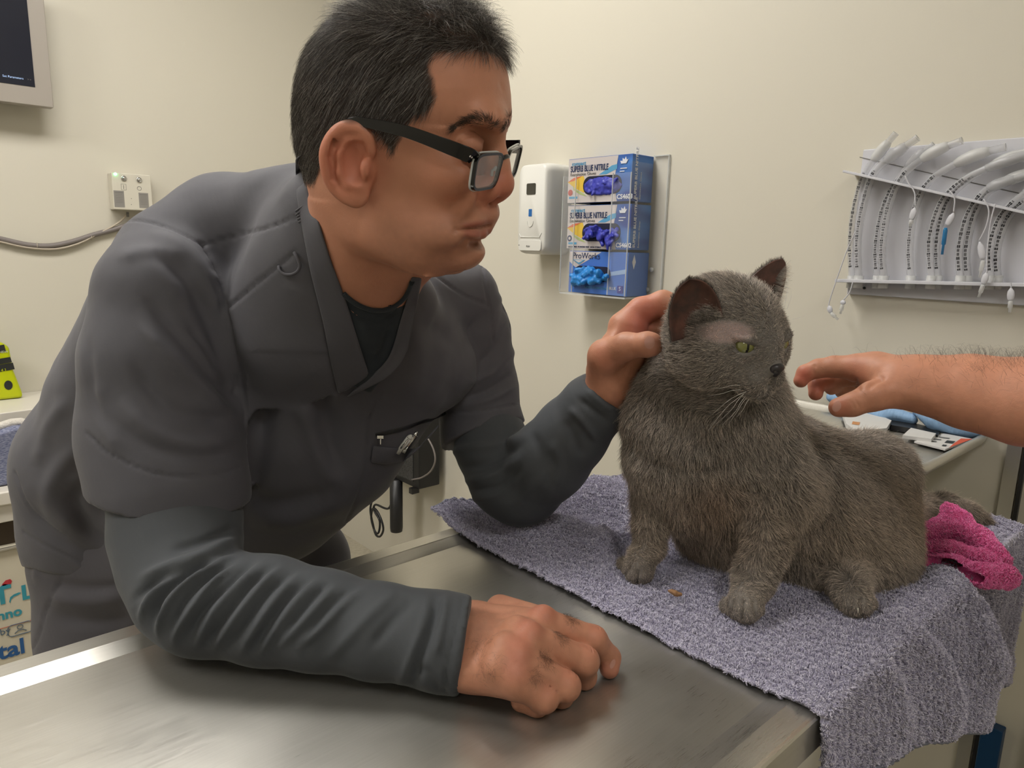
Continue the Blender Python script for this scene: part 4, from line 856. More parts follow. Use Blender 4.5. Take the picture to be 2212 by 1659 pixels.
for s in (1, -1):
    blob(1050, 410, .012 * s, .026, srgb(196, 112, 88), .7); blob(745, 350, .085 * s, .045, srgb(206, 124, 98), .8); blob(985, 400, .055 * s, .038, srgb(186, 116, 86), .5)
    blob(1040, 305, .028 * s, .020, srgb(160, 104, 84), .3); blob(980, 345, .05 * s, .02, srgb(168, 120, 92), .4)
blob(1090, 400, 0, .022, srgb(200, 110, 86), .6)
vs = fold(vs, vnormals(vs, fs), [([(992, 487), (1015, 484), (1038, 480), (1054, 477)], 6, .0016, 'ridge', .5, .8), ([(996, 502), (1018, 507), (1038, 507), (1054, 502)], 8, .0034, 'ridge', .5, .8), ([(984, 493), (1000, 495), (1022, 494), (1042, 491), (1058, 488)], 4.0, .0036, 'seam', .5, .8), ([(1018, 412), (1004, 440), (992, 462), (984, 480)], 9, -.0010, 'ridge', .5, .8),
    ([(996, 300), (1010, 294), (1026, 294)], 4, -.0012, 'ridge', .5, .8), ([(1000, 326), (1014, 331), (1030, 330)], 3, -.0012, 'ridge', .5, .8), ([(984, 497), (980, 505)], 6, -.0015, 'ridge', .5, .8), ([(1000, 516), (1020, 522), (1034, 522)], 7, -.0015, 'ridge', .5, .8),
    ([(1075, 230), (1078, 260), (1072, 285)], 5, -.001, 'ridge', .5, .8), ([(1080, 175), (1088, 200)], 5, -.0008, 'ridge', .5, .8), ([(975, 345), (1000, 350), (1020, 348)], 8, -.0012, 'ridge', .5, .8), ([(795, 405), (803, 375), (806, 340)], 6, -.0012, 'ridge', .5, .8)])
beard = (sstep(hp(900, 420)[1], hp(900, 470)[1], lb) * sstep(-.055, -.02, la + (lb + .07) * .2) * .0)
bd = np.clip((hp(900, 430)[1] - lb) / .02, 0, 1) * np.clip((la + .01) / .03, 0, 1) * np.clip((.13 + lb) / .02, 0, 1) * (.75 + .25 * noise3(vs, .004, 3)); col = col * (1 - .28 * bd[:, None]) + np.array(srgb(108, 84, 72)) * .28 * bd[:, None]
lipm = np.zeros(len(vs))
for s in (1, -1):
    for tb in (up, lo_):
        for (x0, y0, c0), (x1, y1, c1) in zip(tb[:-1], tb[1:]):
            for t in (0, .5, 1):
                w = hw(x0 + (x1 - x0) * t, y0 + (y1 - y0) * t, (c0 + (c1 - c0) * t) * s); lipm = np.maximum(lipm, np.clip(1.6 - np.linalg.norm(vs - w, axis=1) / .0042, 0, 1))
pv_ = proj(vs); fc_ = (vnormals(vs, fs) * (vs - CAM)).sum(1) < 0
for ln_, w_ in (([(990, 490), (1015, 486), (1040, 482), (1060, 480)], 6.), ([(994, 500), (1016, 505), (1040, 506), (1060, 500)], 9.)):
    dl, tl, _ = polydist(pv_[:, :2], ln_); lipm = np.maximum(lipm * 0, 0) if w_ == 6. else lipm; lipm = np.maximum(lipm, np.clip(1.5 - dl / w_, 0, 1) * np.minimum(1, tl * 4) * fc_ * (pv_[:, 2] < .75))
col = col * (1 - .6 * lipm[:, None]) + np.array(srgb(160, 84, 72)) * .6 * lipm[:, None]
head_v, head_f, head_c = vs, fs, col
head_bvh = BVHTree.FromPolygons([Vector(v) for v in vs.tolist()], fs.tolist())

# ============================================================ hands
def hand_vol(lo, hi, h=.0013): return Vol(lo, hi, h)
def bbox(pts, m): p = np.array(pts); return p.min(0) - m, p.max(0) + m
def skin_col(vs, spots):
    c = np.tile(SKIN, (len(vs), 1)); c *= (1 + .06 * noise3(vs, .012, 2) + .05 * noise3(vs, .004, 8))[:, None]
    for p, r, rgb_, amt in spots:
        f_ = (amt * np.clip(1 - (np.linalg.norm(vs - p, axis=1) / r) ** 2, 0, 1))[:, None]; c = c * (1 - f_) + np.array(srgb(*rgb_)) * f_
    return c
T = TABZ
# --- right hand: loose fist on the steel
W0 = A(1000, 1400, T + .034); 
MC_PX = dict(i=(1172, 1345), m=(1143, 1374), r=(1122, 1410), p=(1112, 1448))
MC = dict(i=A(1172, 1338, T + .062), m=A(1143, 1374, T + .064), r=A(1118, 1418, T + .056), p=A(1112, 1464, T + .042))
PI = dict(i=A(1282, 1381, T + .040), m=A(1262, 1428, T + .034), r=A(1222, 1482, T + .027), p=A(1176, 1508, T + .022))
DI = dict(i=A(1316, 1420, T + .016), m=A(1262, 1462, T + .010), r=A(1212, 1502, T + .008), p=A(1160, 1522, T + .008))
TI = dict(i=A(1316, 1444, T + .009), m=A(1215, 1455, T + .009), r=A(1170, 1495, T + .009), p=A(1125, 1515, T + .009))
lo, hi = bbox([W0, *MC.values(), *PI.values(), *TI.values(), A(900, 1390, T + .035)], .035)
v = hand_vol(lo, hi)
v.chain([(A(880, 1386, T + .038), .024), (A(960, 1394, T + .037), .0255), (W0, .0275)], .01)
v.chain([(A(1012, 1350, T + .036), .020), (A(1012, 1434, T + .036), .019)], .015)
for kx, rr in (('i', .0150), ('m', .0150), ('r', .0145), ('p', .0138)):
    wy = dict(i=(1030, 1345), m=(1020, 1380), r=(1015, 1415), p=(1010, 1440))[kx]
    v.chain([(A(*wy, T + .032), .020), (MC[kx] - V(0, 0, .006), rr)], .016)
    v.chain([(A(wy[0] + 50, wy[1] - 38 + (10 if kx != 'p' else -6), T + .020), .016), (A(MC_PX[kx][0], MC_PX[kx][1] - 4, T + .030), .014)], .016)
for kx, r1, r2, r3 in (('i', .0136, .0126, .0095), ('m', .0138, .0134, .0100), ('r', .0132, .0128, .0098), ('p', .0125, .0120, .0090)):
    g_ = like(v)
    g_.chain([(MC[kx] - V(0, 0, .003), r1), (PI[kx], r2)], .004); g_.chain([(PI[kx], r2 * .98), (DI[kx], r3 + .001), (TI[kx], r3)], .005)
    g_.ell(MC[kx] + V(0, 0, .003), (.011, .010, .010), k=.006)
    kk = .0045; Fh = np.maximum(kk - np.abs(v.F - g_.F), 0) / kk; v.F = (np.minimum(v.F, g_.F) - Fh * Fh * kk * .25).astype(np.float32)
# web blend: knuckle row and dips between
for a_, b_ in (('i', 'm'), ('m', 'r'), ('r', 'p')):
    m_ = (MC[a_] + MC[b_]) / 2; d_ = unit((PI[a_] + PI[b_]) / 2 - m_)
    v.chain([(m_ - d_ * .02 - V(0, 0, .010), .0125), (m_ + d_ * .012 - V(0, 0, .010), .011)], .010)
# tendons and thumb tucked under the index finger
for kx in 'imr': v.chain([(A(1060, dict(i=1350, m=1385, r=1420)[kx], T + .050), .003), (MC[kx] + V(0, 0, .003), .004)], .010)
v.chain([(A(1030, 1360, T + .022), .018), (A(1120, 1350, T + .022), .016), (A(1200, 1385, T + .018), .0125), (A(1240, 1412, T + .014), .0105)], .008)
# creases over the finger joints
for kx in 'imrp':
    d_ = unit(PI[kx] - MC[kx]); s_ = unit(np.cross(d_, V(0, 0, 1))); u_ = np.cross(s_, d_)
    for o_ in (-.0035, 0, .0035):
        v.chain([(PI[kx] + d_ * (o_ - .001) + u_ * .0127 - s_ * .006, .0004), (PI[kx] + d_ * (o_ - .001) + u_ * .0136, .0006), (PI[kx] + d_ * (o_ - .001) + u_ * .0127 + s_ * .006, .0004)], .0012, 'cut')
vs, fs = v.mesh(); vs = vsmooth(vs, fs, 1); vs[:, 2] = np.maximum(vs[:, 2], T + .0006)
sp = [(MC[k] + V(0, 0, .008), .017, (202, 118, 100), .5) for k in 'imrp'] + [(PI[k] + V(0, 0, .008), .014, (206, 126, 106), .4) for k in 'imrp'] + [((MC[k] + PI[k]) / 2 + V(0, 0, .008), .010, (150, 104, 78), .35) for k in 'imrp'] + [(TI['i'], .014, (212, 130, 112), .6)]
fist = (vs, fs, skin_col(vs, sp)); fist_J = (MC, PI, DI, TI)
fist_bvh = BVHTree.FromPolygons([Vector(x) for x in vs.tolist()], fs.tolist())
# --- left hand: behind the cat's neck, thumb in front
wr = P(1318, 846, .885)
v = hand_vol(*bbox([wr, P(1460, 620, .83), P(1280, 900, .92), P(1280, 700, .80), P(1470, 740, .80)], .035))
v.chain([(P(1268, 925, .925), .030), (P(1300, 870, .90), .0275), (P(1316, 835, .885), .0285)], .012)
v.chain([(P(1316, 830, .88), .024), (P(1340, 765, .872), .026), (P(1362, 712, .872), .021)], .016)
v.chain([(P(1304, 800, .868), .0215), (P(1308, 770, .850), .020), (P(1352, 748, .825), .0150), (P(1400, 744, .805), .0132), (P(1410, 744, .802), .0115)], .008)
v.chain([(P(1345, 705, .875), .018), (P(1385, 672, .875), .0165), (P(1432, 655, .868), .0150), (P(1475, 668, .86), .0130)], .006)
v.chain([(P(1365, 725, .885), .017), (P(1412, 702, .892), .0145), (P(1450, 712, .885), .013)], .004)
v.chain([(P(1365, 750, .895), .016), (P(1410, 735, .905), .0135), (P(1445, 745, .90), .012)], .004)
v.chain([(P(1345, 790, .90), .015), (P(1390, 775, .91), .0125), (P(1420, 785, .905), .011)], .004)
v.ell(P(1352, 722, .842), (.010, .010, .012), k=.010, mode='cut')
for a_, b_ in (((1330, 716, .852), (1362, 728, .842)), ((1318, 800, .842), (1348, 790, .846))):
    v.chain([(P(*a_), .0009), (P(*b_), .0009)], .002, 'cut')
vs, fs = v.mesh(); vs = vsmooth(vs, fs, 1)
lhand = (vs, fs, skin_col(vs, [(P(1395, 675, .86), .03, (206, 118, 98), .7), (P(1380, 720, .86), .03, (190, 96, 82), .6), (P(1410, 742, .79), .012, (222, 160, 142), .5), (P(1310, 770, .84), .02, (206, 120, 98), .5)]))
lhand_bvh = BVHTree.FromPolygons([Vector(x) for x in vs.tolist()], fs.tolist())
m_nail = mat('nail', srgb(214, 158, 140), .3)
def nail(bvh, pts, c, name='thumbnail'):
    pts = [onmesh(bvh, *p, lift=.0006) for p in pts]; pts = [p[0] for p in pts if p]; 
    if len(pts) < 4: return None
    cc = onmesh(bvh, *c, lift=.0011); ctr = cc[0] if cc else np.mean(pts, 0); n = len(pts)
    return mesh(name, [ctr] + pts, [(0, i + 1, (i + 1) % n + 1) for i in range(n)], m_nail)
def circ(cx, cy, rx, ry, n=14, rot=0): return [(cx + rx * math.cos(t) * math.cos(rot) - ry * math.sin(t) * math.sin(rot), cy + rx * math.cos(t) * math.sin(rot) + ry * math.sin(t) * math.cos(rot)) for t in np.linspace(0, 2 * math.pi, n + 1)[:-1]]

# core of the body inside the clothes, so that head, arms and hands are one figure
cv = Vol(V(-.05, .35, .55), V(1.0, 1.4, 1.45), .012)
EL_N = A(430, 1285, T + .055); SH_N = P(372, 620, .81); SH_F = P(985, 680, 1.03); EL_F = P(1118, 1050, .975)
cv.chain([(SH_N, .03), (P(370, 950, .79), .036), (EL_N, .034)], .02); cv.chain([(EL_N, .038), (A(700, 1338, T + .048), .032), (A(960, 1396, T + .034), .027)], .02)
cv.chain([(SH_F, .022), (P(1046, 900, 1.035), .022), (P(1104, 1040, .99), .024), (P(1300, 868, .90), .022)], .02)
cv.chain([(P(720, 700, .86), .045), (P(620, 760, .95), .08), (P(520, 960, 1.02), .12), (P(330, 1180, 1.12), .12)], .05); cv.cone(SH_N, P(820, 720, .96), .03, .04, .05)
vs_c, fs_c = cv.mesh()
def joinm(parts):
    V_, F_, C_ = [], [], []; o = 0
    for v_, f_, c_ in parts: V_.append(v_); F_.append(f_ + o); C_.append(c_); o += len(v_)
    return np.concatenate(V_), np.concatenate(F_), np.concatenate(C_)
bv, bf, bc = joinm([(head_v, head_f, head_c), fist, lhand, (vs_c, fs_c, np.tile(SKIN, (len(vs_c), 1)))])
pz = P(300, 1300, 1.12)
person = empty('person', (pz[0], pz[1], 0), 'person in charcoal scrubs and black glasses leaning on the steel table, stroking the cat', 'person')
body = mesh('body', bv, bf, m_skin); vcol(body, 'Col', bc); adopt(person, body)
for nn_ in (nail(lhand_bvh, circ(1403, 740, 11, 14), (1403, 740)), nail(fist_bvh, circ(1323, 1434, 5, 11, rot=.35), (1323, 1434), 'fingernail')):
    if nn_: adopt(person, nn_)
# ============================================================ the scrub top
def psd_prism(X, Y, Z, poly, dnear=0.0, dfar=9.0):
    """signed distance (m) to the pencil of view lines inside a picture polygon, between two depths"""
    x, y, z = X - CAM[0], Y - CAM[1], Z - CAM[2]
    cx = x * RW[0, 0] + y * RW[1, 0] + z * RW[2, 0]; cy = x * RW[0, 1] + y * RW[1, 1] + z * RW[2, 1]; cz = -(x * RW[0, 2] + y * RW[1, 2] + z * RW[2, 2])
    px = CX + cx / cz * FPX; py = CY - cy / cz * FPX; sh = px.shape
    d = polysd(np.stack([px.ravel(), py.ravel()], 1), poly).reshape(sh) * cz / FPX
    return np.maximum(d, np.maximum(dnear - cz, cz - dfar))
sv = Vol(V(-.06, .42, .62), V(.92, 1.42, 1.47), .0033)
body_nodes = [
    ([PR(650, 455, .81, .052), PR(485, 497, .86, .060), PR(385, 575, .83, .066)], .03),
    ([PR(530, 620, .93, .118), PR(650, 730, .93, .112), PR(600, 900, .97, .120), PR(545, 1000, 1.00, .125)], .025),
    ([PR(390, 720, .98, .12), PR(315, 870, 1.04, .120), PR(236, 1010, 1.08, .122), PR(250, 1130, 1.10, .122), PR(280, 1240, 1.11, .120)], .025),
    ([PR(830, 770, .93, .100), PR(700, 940, .96, .105), PR(560, 1030, 1.02, .115), PR(400, 1110, 1.08, .12)], .025),
    ([PR(640, 965, .98, .105), PR(560, 1050, 1.02, .092), PR(420, 1180, 1.08, .10)], .02),
    ([PR(900, 660, .95, .058), PR(1000, 640, 1.01, .050)], .02),
    ([PR(860, 750, .93, .075), PR(925, 790, .97, .065)], .02),
    ([PR(732, 470, .745, .055), PR(705, 570, .775, .067), PR(668, 690, .825, .080), PR(655, 800, .90, .088), PR(645, 930, .945, .095), PR(600, 1020, .98, .10)], .045),
    ([PR(850, 660, .86, .055), PR(800, 760, .87, .070)], .02),
    ([PR(600, 770, .915, .095), PR(590, 900, .93, .098), PR(560, 1030, .97, .102)], .05),
]
for ch, k in body_nodes: sv.chain(ch, k)
# neck hole: skin comes out of the collar
sv.chain([PR(385, 575, .83, .064), PR(356, 650, .79, .069), PR(346, 780, .785, .077), PR(352, 940, .785, .080), PR(372, 1060, .775, .0765), PR(386, 1180, .77, .072)], .02)
sv.chain([PR(1000, 640, 1.02, .048), PR(1018, 720, 1.03, .056), PR(1030, 840, 1.04, .059), PR(1046, 940, 1.03, .060), PR(1064, 1000, 1.02, .056)], .01)
sv.chain([PR(460, 700, .86, .07), PR(520, 800, .90, .07)], .03)
# sleeve ends
sv.put(lambda X, Y, Z: -(((X - _p[0]) * _n[0] + (Y - _p[1]) * _n[1] + (Z - _p[2]) * _n[2])) if False else 0 * X + 1, V(0, 0, 0), V(0, 0, 0)) if False else None
def halfcut(vol, p, n, lo, hi, k=.002):
    n = unit(n); vol.put(lambda X, Y, Z: -((X - p[0]) * n[0] + (Y - p[1]) * n[1] + (Z - p[2]) * n[2]), lo, hi, k, 'cut', pad=0)
SE_N = P(383, 1068, .775); dN = unit(P(345, 1200, .80) - P(368, 900, .775)); SE_F = P(1060, 935, 1.03); dF = unit(P(1100, 1040, 1.0) - P(1040, 860, 1.03))
# only remove what belongs to the arms: cut inside a fat capsule round each arm
def armcut(vol, a, d, r, side=None):
    b = a + d * .25; lo = np.minimum(a, b) - r; hi = np.maximum(a, b) + r
    def fn(X, Y, Z):
        x, y, z = X - a[0], Y - a[1], Z - a[2]; t = x * d[0] + y * d[1] + z * d[2]
        q = np.sqrt(np.maximum((x - t * d[0]) ** 2 + (y - t * d[1]) ** 2 + (z - t * d[2]) ** 2, 0)) - r
        return np.maximum(q, -t)
    vol.put(fn, lo, hi, .0015, 'cut', pad=.01)
armcut(sv, SE_N, unit(dN + V(0, 0, 0)), .088); armcut(sv, SE_F, dF, .072)
# neck opening
VP = [(655, 330), (668, 400), (688, 480), (712, 560), (745, 645), (770, 725), (797, 806), (840, 770), (862, 700), (880, 640), (890, 596), (900, 540), (900, 400), (780, 300)]
def vcut(X, Y, Z): return psd_prism(X, Y, Z, VP, .5, 1.2)
sl, g_ = sv._sub(P(790, 600, .85) - .20, P(790, 600, .85) + .20, .0); keepF = sv.F.copy()
d_ = psd_prism(*g_, VP, .5, .93); sv.F[sl] = np.maximum(sv.F[sl], -d_)
hem = P(150, 1245, 1.0); hn = unit(np.cross(ray(60, 1205), ray(700, 1330)));  hn = hn * (-1 if hn[2] > 0 else 1)
# hem of the top over the trousers (a slanted plane through the hips)
hv_lo, hv_hi = V(-.06, .6, .6), V(.62, 1.42, 1.05)
sv.put(lambda X, Y, Z: -((X - hem[0]) * hn[0] + (Y - hem[1]) * hn[1] + (Z - hem[2]) * hn[2]), hv_lo, hv_hi, .002, 'cut', pad=0)
vs, fs = sv.mesh(); vs = vsmooth(vs, fs, 2)
_q = proj(vs); _mk = (np.clip(1 - np.hypot((_q[:, 0] - 640) / 190, (_q[:, 1] - 850) / 130) ** 4, 0, 1) * (_q[:, 2] < 1.0) * (_q[:, 1] > 760) * (_q[:, 0] > 530))[:, None]; vs = vs * (1 - _mk) + vsmooth(vs, fs, 60, .6, 0) * _mk
nn = vnormals(vs, fs)
arm, torso = (.55, .93), (.80, 1.3)
S_ = []
def r_(ln, w, h, rng_=torso): S_.append((ln, w, h, 'ridge', *rng_))
def c_(ln, w, h, rng_=torso): S_.append((ln, w, h, 'crease', *rng_))
def s_(ln, w=3.5, h=.0022, rng_=(.5, 1.3)): S_.append((ln, w, h, 'seam', *rng_))
# seams
s_([(640, 468), (560, 496), (435, 530)]); s_([(435, 525), (470, 590), (488, 655), (500, 720), (515, 800), (512, 850)], 4, .003)
s_([(250, 478), (300, 475), (360, 490), (435, 528)], 4, .002); s_([(637, 545), (570, 600), (495, 662)], 4, .003)
s_([(925, 585), (990, 630), (1052, 660)], 4, .0025); s_([(1040, 560), (1052, 640), (1064, 720), (1068, 740)], 4, .0025)
s_([(800, 895), (795, 960), (792, 1010), (775, 1070), (748, 1128)], 4, .0025); s_([(828, 815), (815, 870), (800, 900)], 4, .002)
s_([(185, 935), (240, 980), (320, 1018), (400, 1030), (470, 1025), (520, 1008)], 4, .0025, arm); s_([(975, 890), (1040, 888), (1130, 872)], 3.5, .002)
s_([(50, 1150), (120, 1190), (200, 1225), (280, 1240)], 4, .002); s_([(30, 1020), (70, 1110), (140, 1160)], 4, .002)
# folds in the near sleeve
for ln, w, h in [
    ([(330, 540), (400, 600), (450, 690), (490, 800), (512, 900)], 17, -.0065), ([(310, 640), (380, 720), (450, 800), (505, 880)], 15, -.0055),
    ([(300, 700), (370, 770), (440, 840), (508, 895)], 14, .0045), ([(405, 702), (440, 740), (480, 800)], 9, -.005),
    ([(280, 780), (350, 870), (430, 900), (515, 905)], 16, -.0045), ([(260, 860), (330, 930), (420, 960), (518, 945)], 18, .0045),
    ([(240, 900), (320, 965), (430, 985), (515, 975)], 13, -.003), ([(210, 820), (230, 920), (260, 980)], 14, .003), ([(190, 720), (205, 850), (250, 950)], 12, -.003),
    ([(320, 500), (400, 540), (455, 610), (485, 700)], 16, .005), ([(250, 560), (330, 540), (400, 560)], 14, .003), ([(450, 600), (470, 640), (482, 690)], 6, -.003)]: r_(ln, w, h, arm)
for k in range(7): r_([(438 + k * 6, 548 + k * 19), (452 + k * 6, 545 + k * 19)], 7, .0012 if k % 2 else -.0010, (.5, .98))
# folds in the chest and belly
for ln, w, h in [
    ([(600, 560), (640, 680), (690, 800), (715, 960), (745, 1060)], 26, -.010), ([(540, 640), (570, 760), (600, 900)], 30, .008), ([(640, 580), (690, 700), (720, 830), (720, 900)], 18, .008),
    ([(520, 700), (560, 840), (560, 960), (540, 1100)], 26, -.008), ([(540, 960), (600, 860), (640, 760)], 22, -.006), ([(650, 860), (700, 1000), (760, 1060)], 20, .006),
    ([(540, 1120), (640, 1120), (760, 1080)], 22, .005), ([(530, 1080), (620, 1090), (720, 1060)], 20, -.005), ([(860, 640), (900, 760), (880, 880)], 26, .005), ([(930, 700), (990, 760), (960, 880)], 24, -.005),
    ([(820, 1000), (860, 960), (900, 930)], 16, .004), ([(150, 860), (100, 930), (80, 1010)], 16, .004), ([(180, 960), (130, 1010), (110, 1080), (180, 1150)], 20, .006), ([(200, 1040), (160, 1080), (200, 1150), (270, 1190)], 18, -.007), ([(60, 1080), (120, 1160), (240, 1220)], 16, -.005)]: r_(ln, w, h)
# folds in the far sleeve
for ln, w, h in [
    ([(1050, 680), (1085, 640), (1100, 620)], 10, .003), ([(1030, 790), (1080, 740), (1105, 690)], 9, -.004), ([(1010, 830), (1070, 800), (1118, 745)], 9, .004), ([(1000, 860), (1060, 840), (1120, 800)], 8, -.004), ([(990, 880), (1060, 862), (1120, 830)], 8, .003), ([(1070, 560), (1090, 660), (1070, 740)], 8, -.003)]: r_(ln, w, h, (.9, 1.3))
vs = fold(vs, nn, S_)
vs = vs + nn * (noise3(vs, .05, 4) * .0018 + noise3(vs, .02, 9) * .0005)[:, None]
scrub = mesh('scrub_top', vs, fs, m_scrub); adopt(person, scrub)
sb = BVHTree.FromPolygons([Vector(x) for x in vs.tolist()], fs.tolist())
def ribbon(name, la_, lb_, n, m_, lift=.0012, thick=.0016, bvh=None, rows=3, parent=None, sub=True, also=None):
    """a strip of cloth lying on a surface between two curves drawn over it"""
    bvh = bvh or sb; a = spline([np.array(p, float) for p in la_], 8); b_ = spline([np.array(p, float) for p in lb_], 8)
    ra = np.array(a)[np.linspace(0, len(a) - 1, n).astype(int)]; rb = np.array(b_)[np.linspace(0, len(b_) - 1, n).astype(int)]
    G = []; 
    for i in range(n):
        row = []
        for j in range(rows):
            p = ra[i] + (rb[i] - ra[i]) * j / (rows - 1); h = onmesh(bvh, p[0], p[1], lift)
            if also:
                h2 = onmesh(also, p[0], p[1], lift)
                if h2 and (not h or proj(h2[0])[2] < proj(h[0])[2]): h = h2
            row.append(h)
        G.append(row)
    dep = np.array([[proj(h[0])[2] if h else np.nan for h in row] for row in G])
    med = np.nanmedian(dep, 1)
    for k in range(len(med)):
        if np.isnan(med[k]): med[k] = np.nanmedian(med)
    pts = []
    for i in range(n):
        for j in range(rows):
            p = ra[i] + (rb[i] - ra[i]) * j / (rows - 1); d = dep[i, j]
            if np.isnan(d) or abs(d - med[i]) > .02: d = med[i]
            pts.append(P(p[0], p[1], d - .0004))
    pts = np.array(pts).reshape(n, rows, 3)
    for _ in range(3): pts[1:-1] = pts[1:-1] * .5 + (pts[:-2] + pts[2:]) * .25
    fs_ = [(i * rows + j, i * rows + j + 1, (i + 1) * rows + j + 1, (i + 1) * rows + j) for i in range(n - 1) for j in range(rows - 1)]
    o = mesh(name, pts.reshape(-1, 3), fs_, m_, parent); so = o.modifiers.new('solid', 'SOLIDIFY'); so.thickness = thick; so.offset = 0
    if sub: o.modifiers.new('s', 'SUBSURF').render_levels = 1
    return o
# crew neck and shirt front seen in the V
uf = Vol(P(790, 640, .85) - V(.16, .16, .18), P(790, 640, .85) + V(.16, .16, .16), .0025)
sv2 = like(uf)
for ch, k in body_nodes: sv2.chain([(p, r - .0045) for p, r in ch], k)
sv2.chain([PR(768, 590, .765, .0605), PR(757, 640, .787, .0635), PR(745, 700, .82, .062)], .02); sv2.chain([PR(790, 660, .80, .058), PR(810, 720, .83, .066)], .02)
# the shirt stops at the crew neck: cut away everything above it
crew = [(640, 400), (700, 560), (752, 632), (790, 662), (832, 664), (868, 640), (892, 596), (960, 520), (900, 300), (640, 300)]
X_, Y_, Z_ = np.meshgrid(*[uf.lo[k] + uf.h * np.arange(sv2.n[k]) for k in range(3)], indexing='ij', sparse=True)
d_ = psd_prism(X_, Y_, Z_, crew, .3, 2.0); sv2.F = np.maximum(sv2.F, -d_).astype(np.float32)
d2 = psd_prism(X_, Y_, Z_, [(650, 300), (668, 420), (700, 600), (755, 830), (800, 850), (860, 780), (895, 650), (910, 560), (900, 300)], .3, 2.0); sv2.F = np.maximum(sv2.F, d2).astype(np.float32)
vs, fs = sv2.mesh(); vs = vsmooth(vs, fs, 1); nn = vnormals(vs, fs)
vs = fold(vs, nn, [([(738, 655), (785, 690), (835, 688), (885, 640)], 3.5, .0016, 'seam', .4, 1.2), ([(780, 700), (800, 740), (820, 760)], 14, .003, 'ridge', .4, 1.2), ([(850, 700), (830, 750), (820, 790)], 12, -.003, 'ridge', .4, 1.2)])
shf = mesh('shirt_front', vs, fs, m_shirt_dk); adopt(person, shf)
shf_bvh = BVHTree.FromPolygons([Vector(x) for x in vs.tolist()], fs.tolist())
_cp = [Vector(x) for x in head_v.tolist()] + [Vector(x) for x in vs.tolist()]; comb_bvh = BVHTree.FromPolygons(_cp, head_f.tolist() + (fs + len(head_v)).tolist())
cl_ = [onmesh(comb_bvh, x, y, .0012) for x, y in [(742, 632), (752, 642), (770, 656), (790, 666), (812, 670), (834, 668), (854, 658), (872, 642), (884, 622), (890, 606)]]; cl_ = [p_[0] for p_ in cl_ if p_]
b = MB(); b.tube(spline(cl_, 6), .0042, 10, flat=.6); adopt(shf, b.build('crew_neck_rib', m_shirt_dk))


# neck band along the V: left side, right side
m_rib = cloth('ribbed collar cloth', srgb(84, 82, 86)); 
nb1 = ribbon('neck_band', [(638, 345), (640, 420), (655, 510), (672, 600), (695, 690), (712, 780), (730, 856)], [(654, 332), (664, 400), (690, 480), (715, 560), (747, 645), (772, 725), (800, 812)], 40, m_scrub, .003, .0028, also=comb_bvh)
nb2 = ribbon('neck_band', [(800, 812), (840, 772), (862, 700), (880, 640), (888, 598)], [(742, 862), (862, 800), (892, 700), (905, 640), (912, 600)], 24, m_scrub, .003, .0024, also=comb_bvh)
adopt(scrub, nb1, nb2)
rb_ = MB()
for k in range(13):
    t = k / 12; a = V(643 + 17 * t, 458 + 70 * t); b_ = V(668 + 40 * t, 440 + 72 * t); ln = [onmesh(sb, a[0] + (b_[0] - a[0]) * u, a[1] + (b_[1] - a[1]) * u, .0030) for u in (0, .5, 1)]
    ln = [p[0] for p in ln if p]
    if len(ln) == 3 and max(np.linalg.norm(ln[0] - ln[1]), np.linalg.norm(ln[2] - ln[1])) < .03: rb_.tube(ln, .0011, 6)
if rb_.v: adopt(scrub, rb_.build('collar_ribbing', m_scrub))
# badge loop, zip pocket, pocket flap, pens
lp = [onmesh(sb, x, y, .003)[0] for x, y in [(606, 572), (608, 584), (618, 592), (634, 592), (646, 584), (650, 572), (644, 556), (638, 548)]]
b = MB(); b.tube(spline(lp, 5), .0016, 8); adopt(scrub, b.build('badge_loop', m_scrub))
zb_ = ribbon('pocket_zip', [(810, 936), (860, 925), (900, 912), (940, 897), (962, 888)], [(812, 944), (860, 934), (900, 921), (940, 906), (964, 895)], 24, mat('black zip', (.012, .012, .013), .4), .0012, .0012)
b = MB(); zp = onmesh(sb, 820, 940, .004)[0]; b.box(zp, (.008, .004, .006), RW.T); b.tube([zp, P(822, 950, proj(zp)[2] - .002), P(822, 960, proj(zp)[2] - .002)], .0011, 8); adopt(scrub, zb_, b.build('zip_pull', m_chrome, bevel=.0006))
pk = ribbon('chest_pocket', [(806, 962), (840, 966), (875, 968), (905, 966), (925, 945), (950, 915)], [(800, 1000), (830, 1004), (860, 1002), (880, 990), (905, 965), (940, 930)], 26, m_scrub, .004, .0022)
adopt(scrub, pk)
# pens in the pocket (carried, things of their own)
def pen(a, b_, r, label, m_):
    dz_ = proj(onmesh(sb, *a, .007)[0])[2]; pa, pb = P(*a, dz_), P(*b_, dz_ - .003); d = unit(pb - pa); pb = pa + d * .017; rt = empty('pen', pa, label, 'pen')
    m1 = MB(); m1.tube([pa - d * .010, pa, pb], r, 14); m1.lathe([(r, 0), (r * .92, .002), (r * .45, .0045), (.0003, .0055)], pb, [unit(np.cross(d, V(0, 0, 1))), unit(np.cross(d, np.cross(d, V(0, 0, 1)))), d], 14)
    bo = m1.build('barrel', m_); u_ = unit(CAM - pb); u_ = unit(u_ - d * (u_ @ d)); m2 = MB(); m2.tube([pb - d * .001 + u_ * r, pb - d * .003 + u_ * (r + .002), pb - d * .016 + u_ * (r + .0022)], .0011, 6); adopt(rt, bo, m2.build('clip', m_chrome))
pen((880, 962), (897, 938), .0042, 'silver pen with clip sticking out of the chest pocket', mat('silver pen', (.6, .6, .58), .25, 1.))
pen((868, 966), (876, 956), .0036, 'white pen barely showing in the chest pocket', m_white)

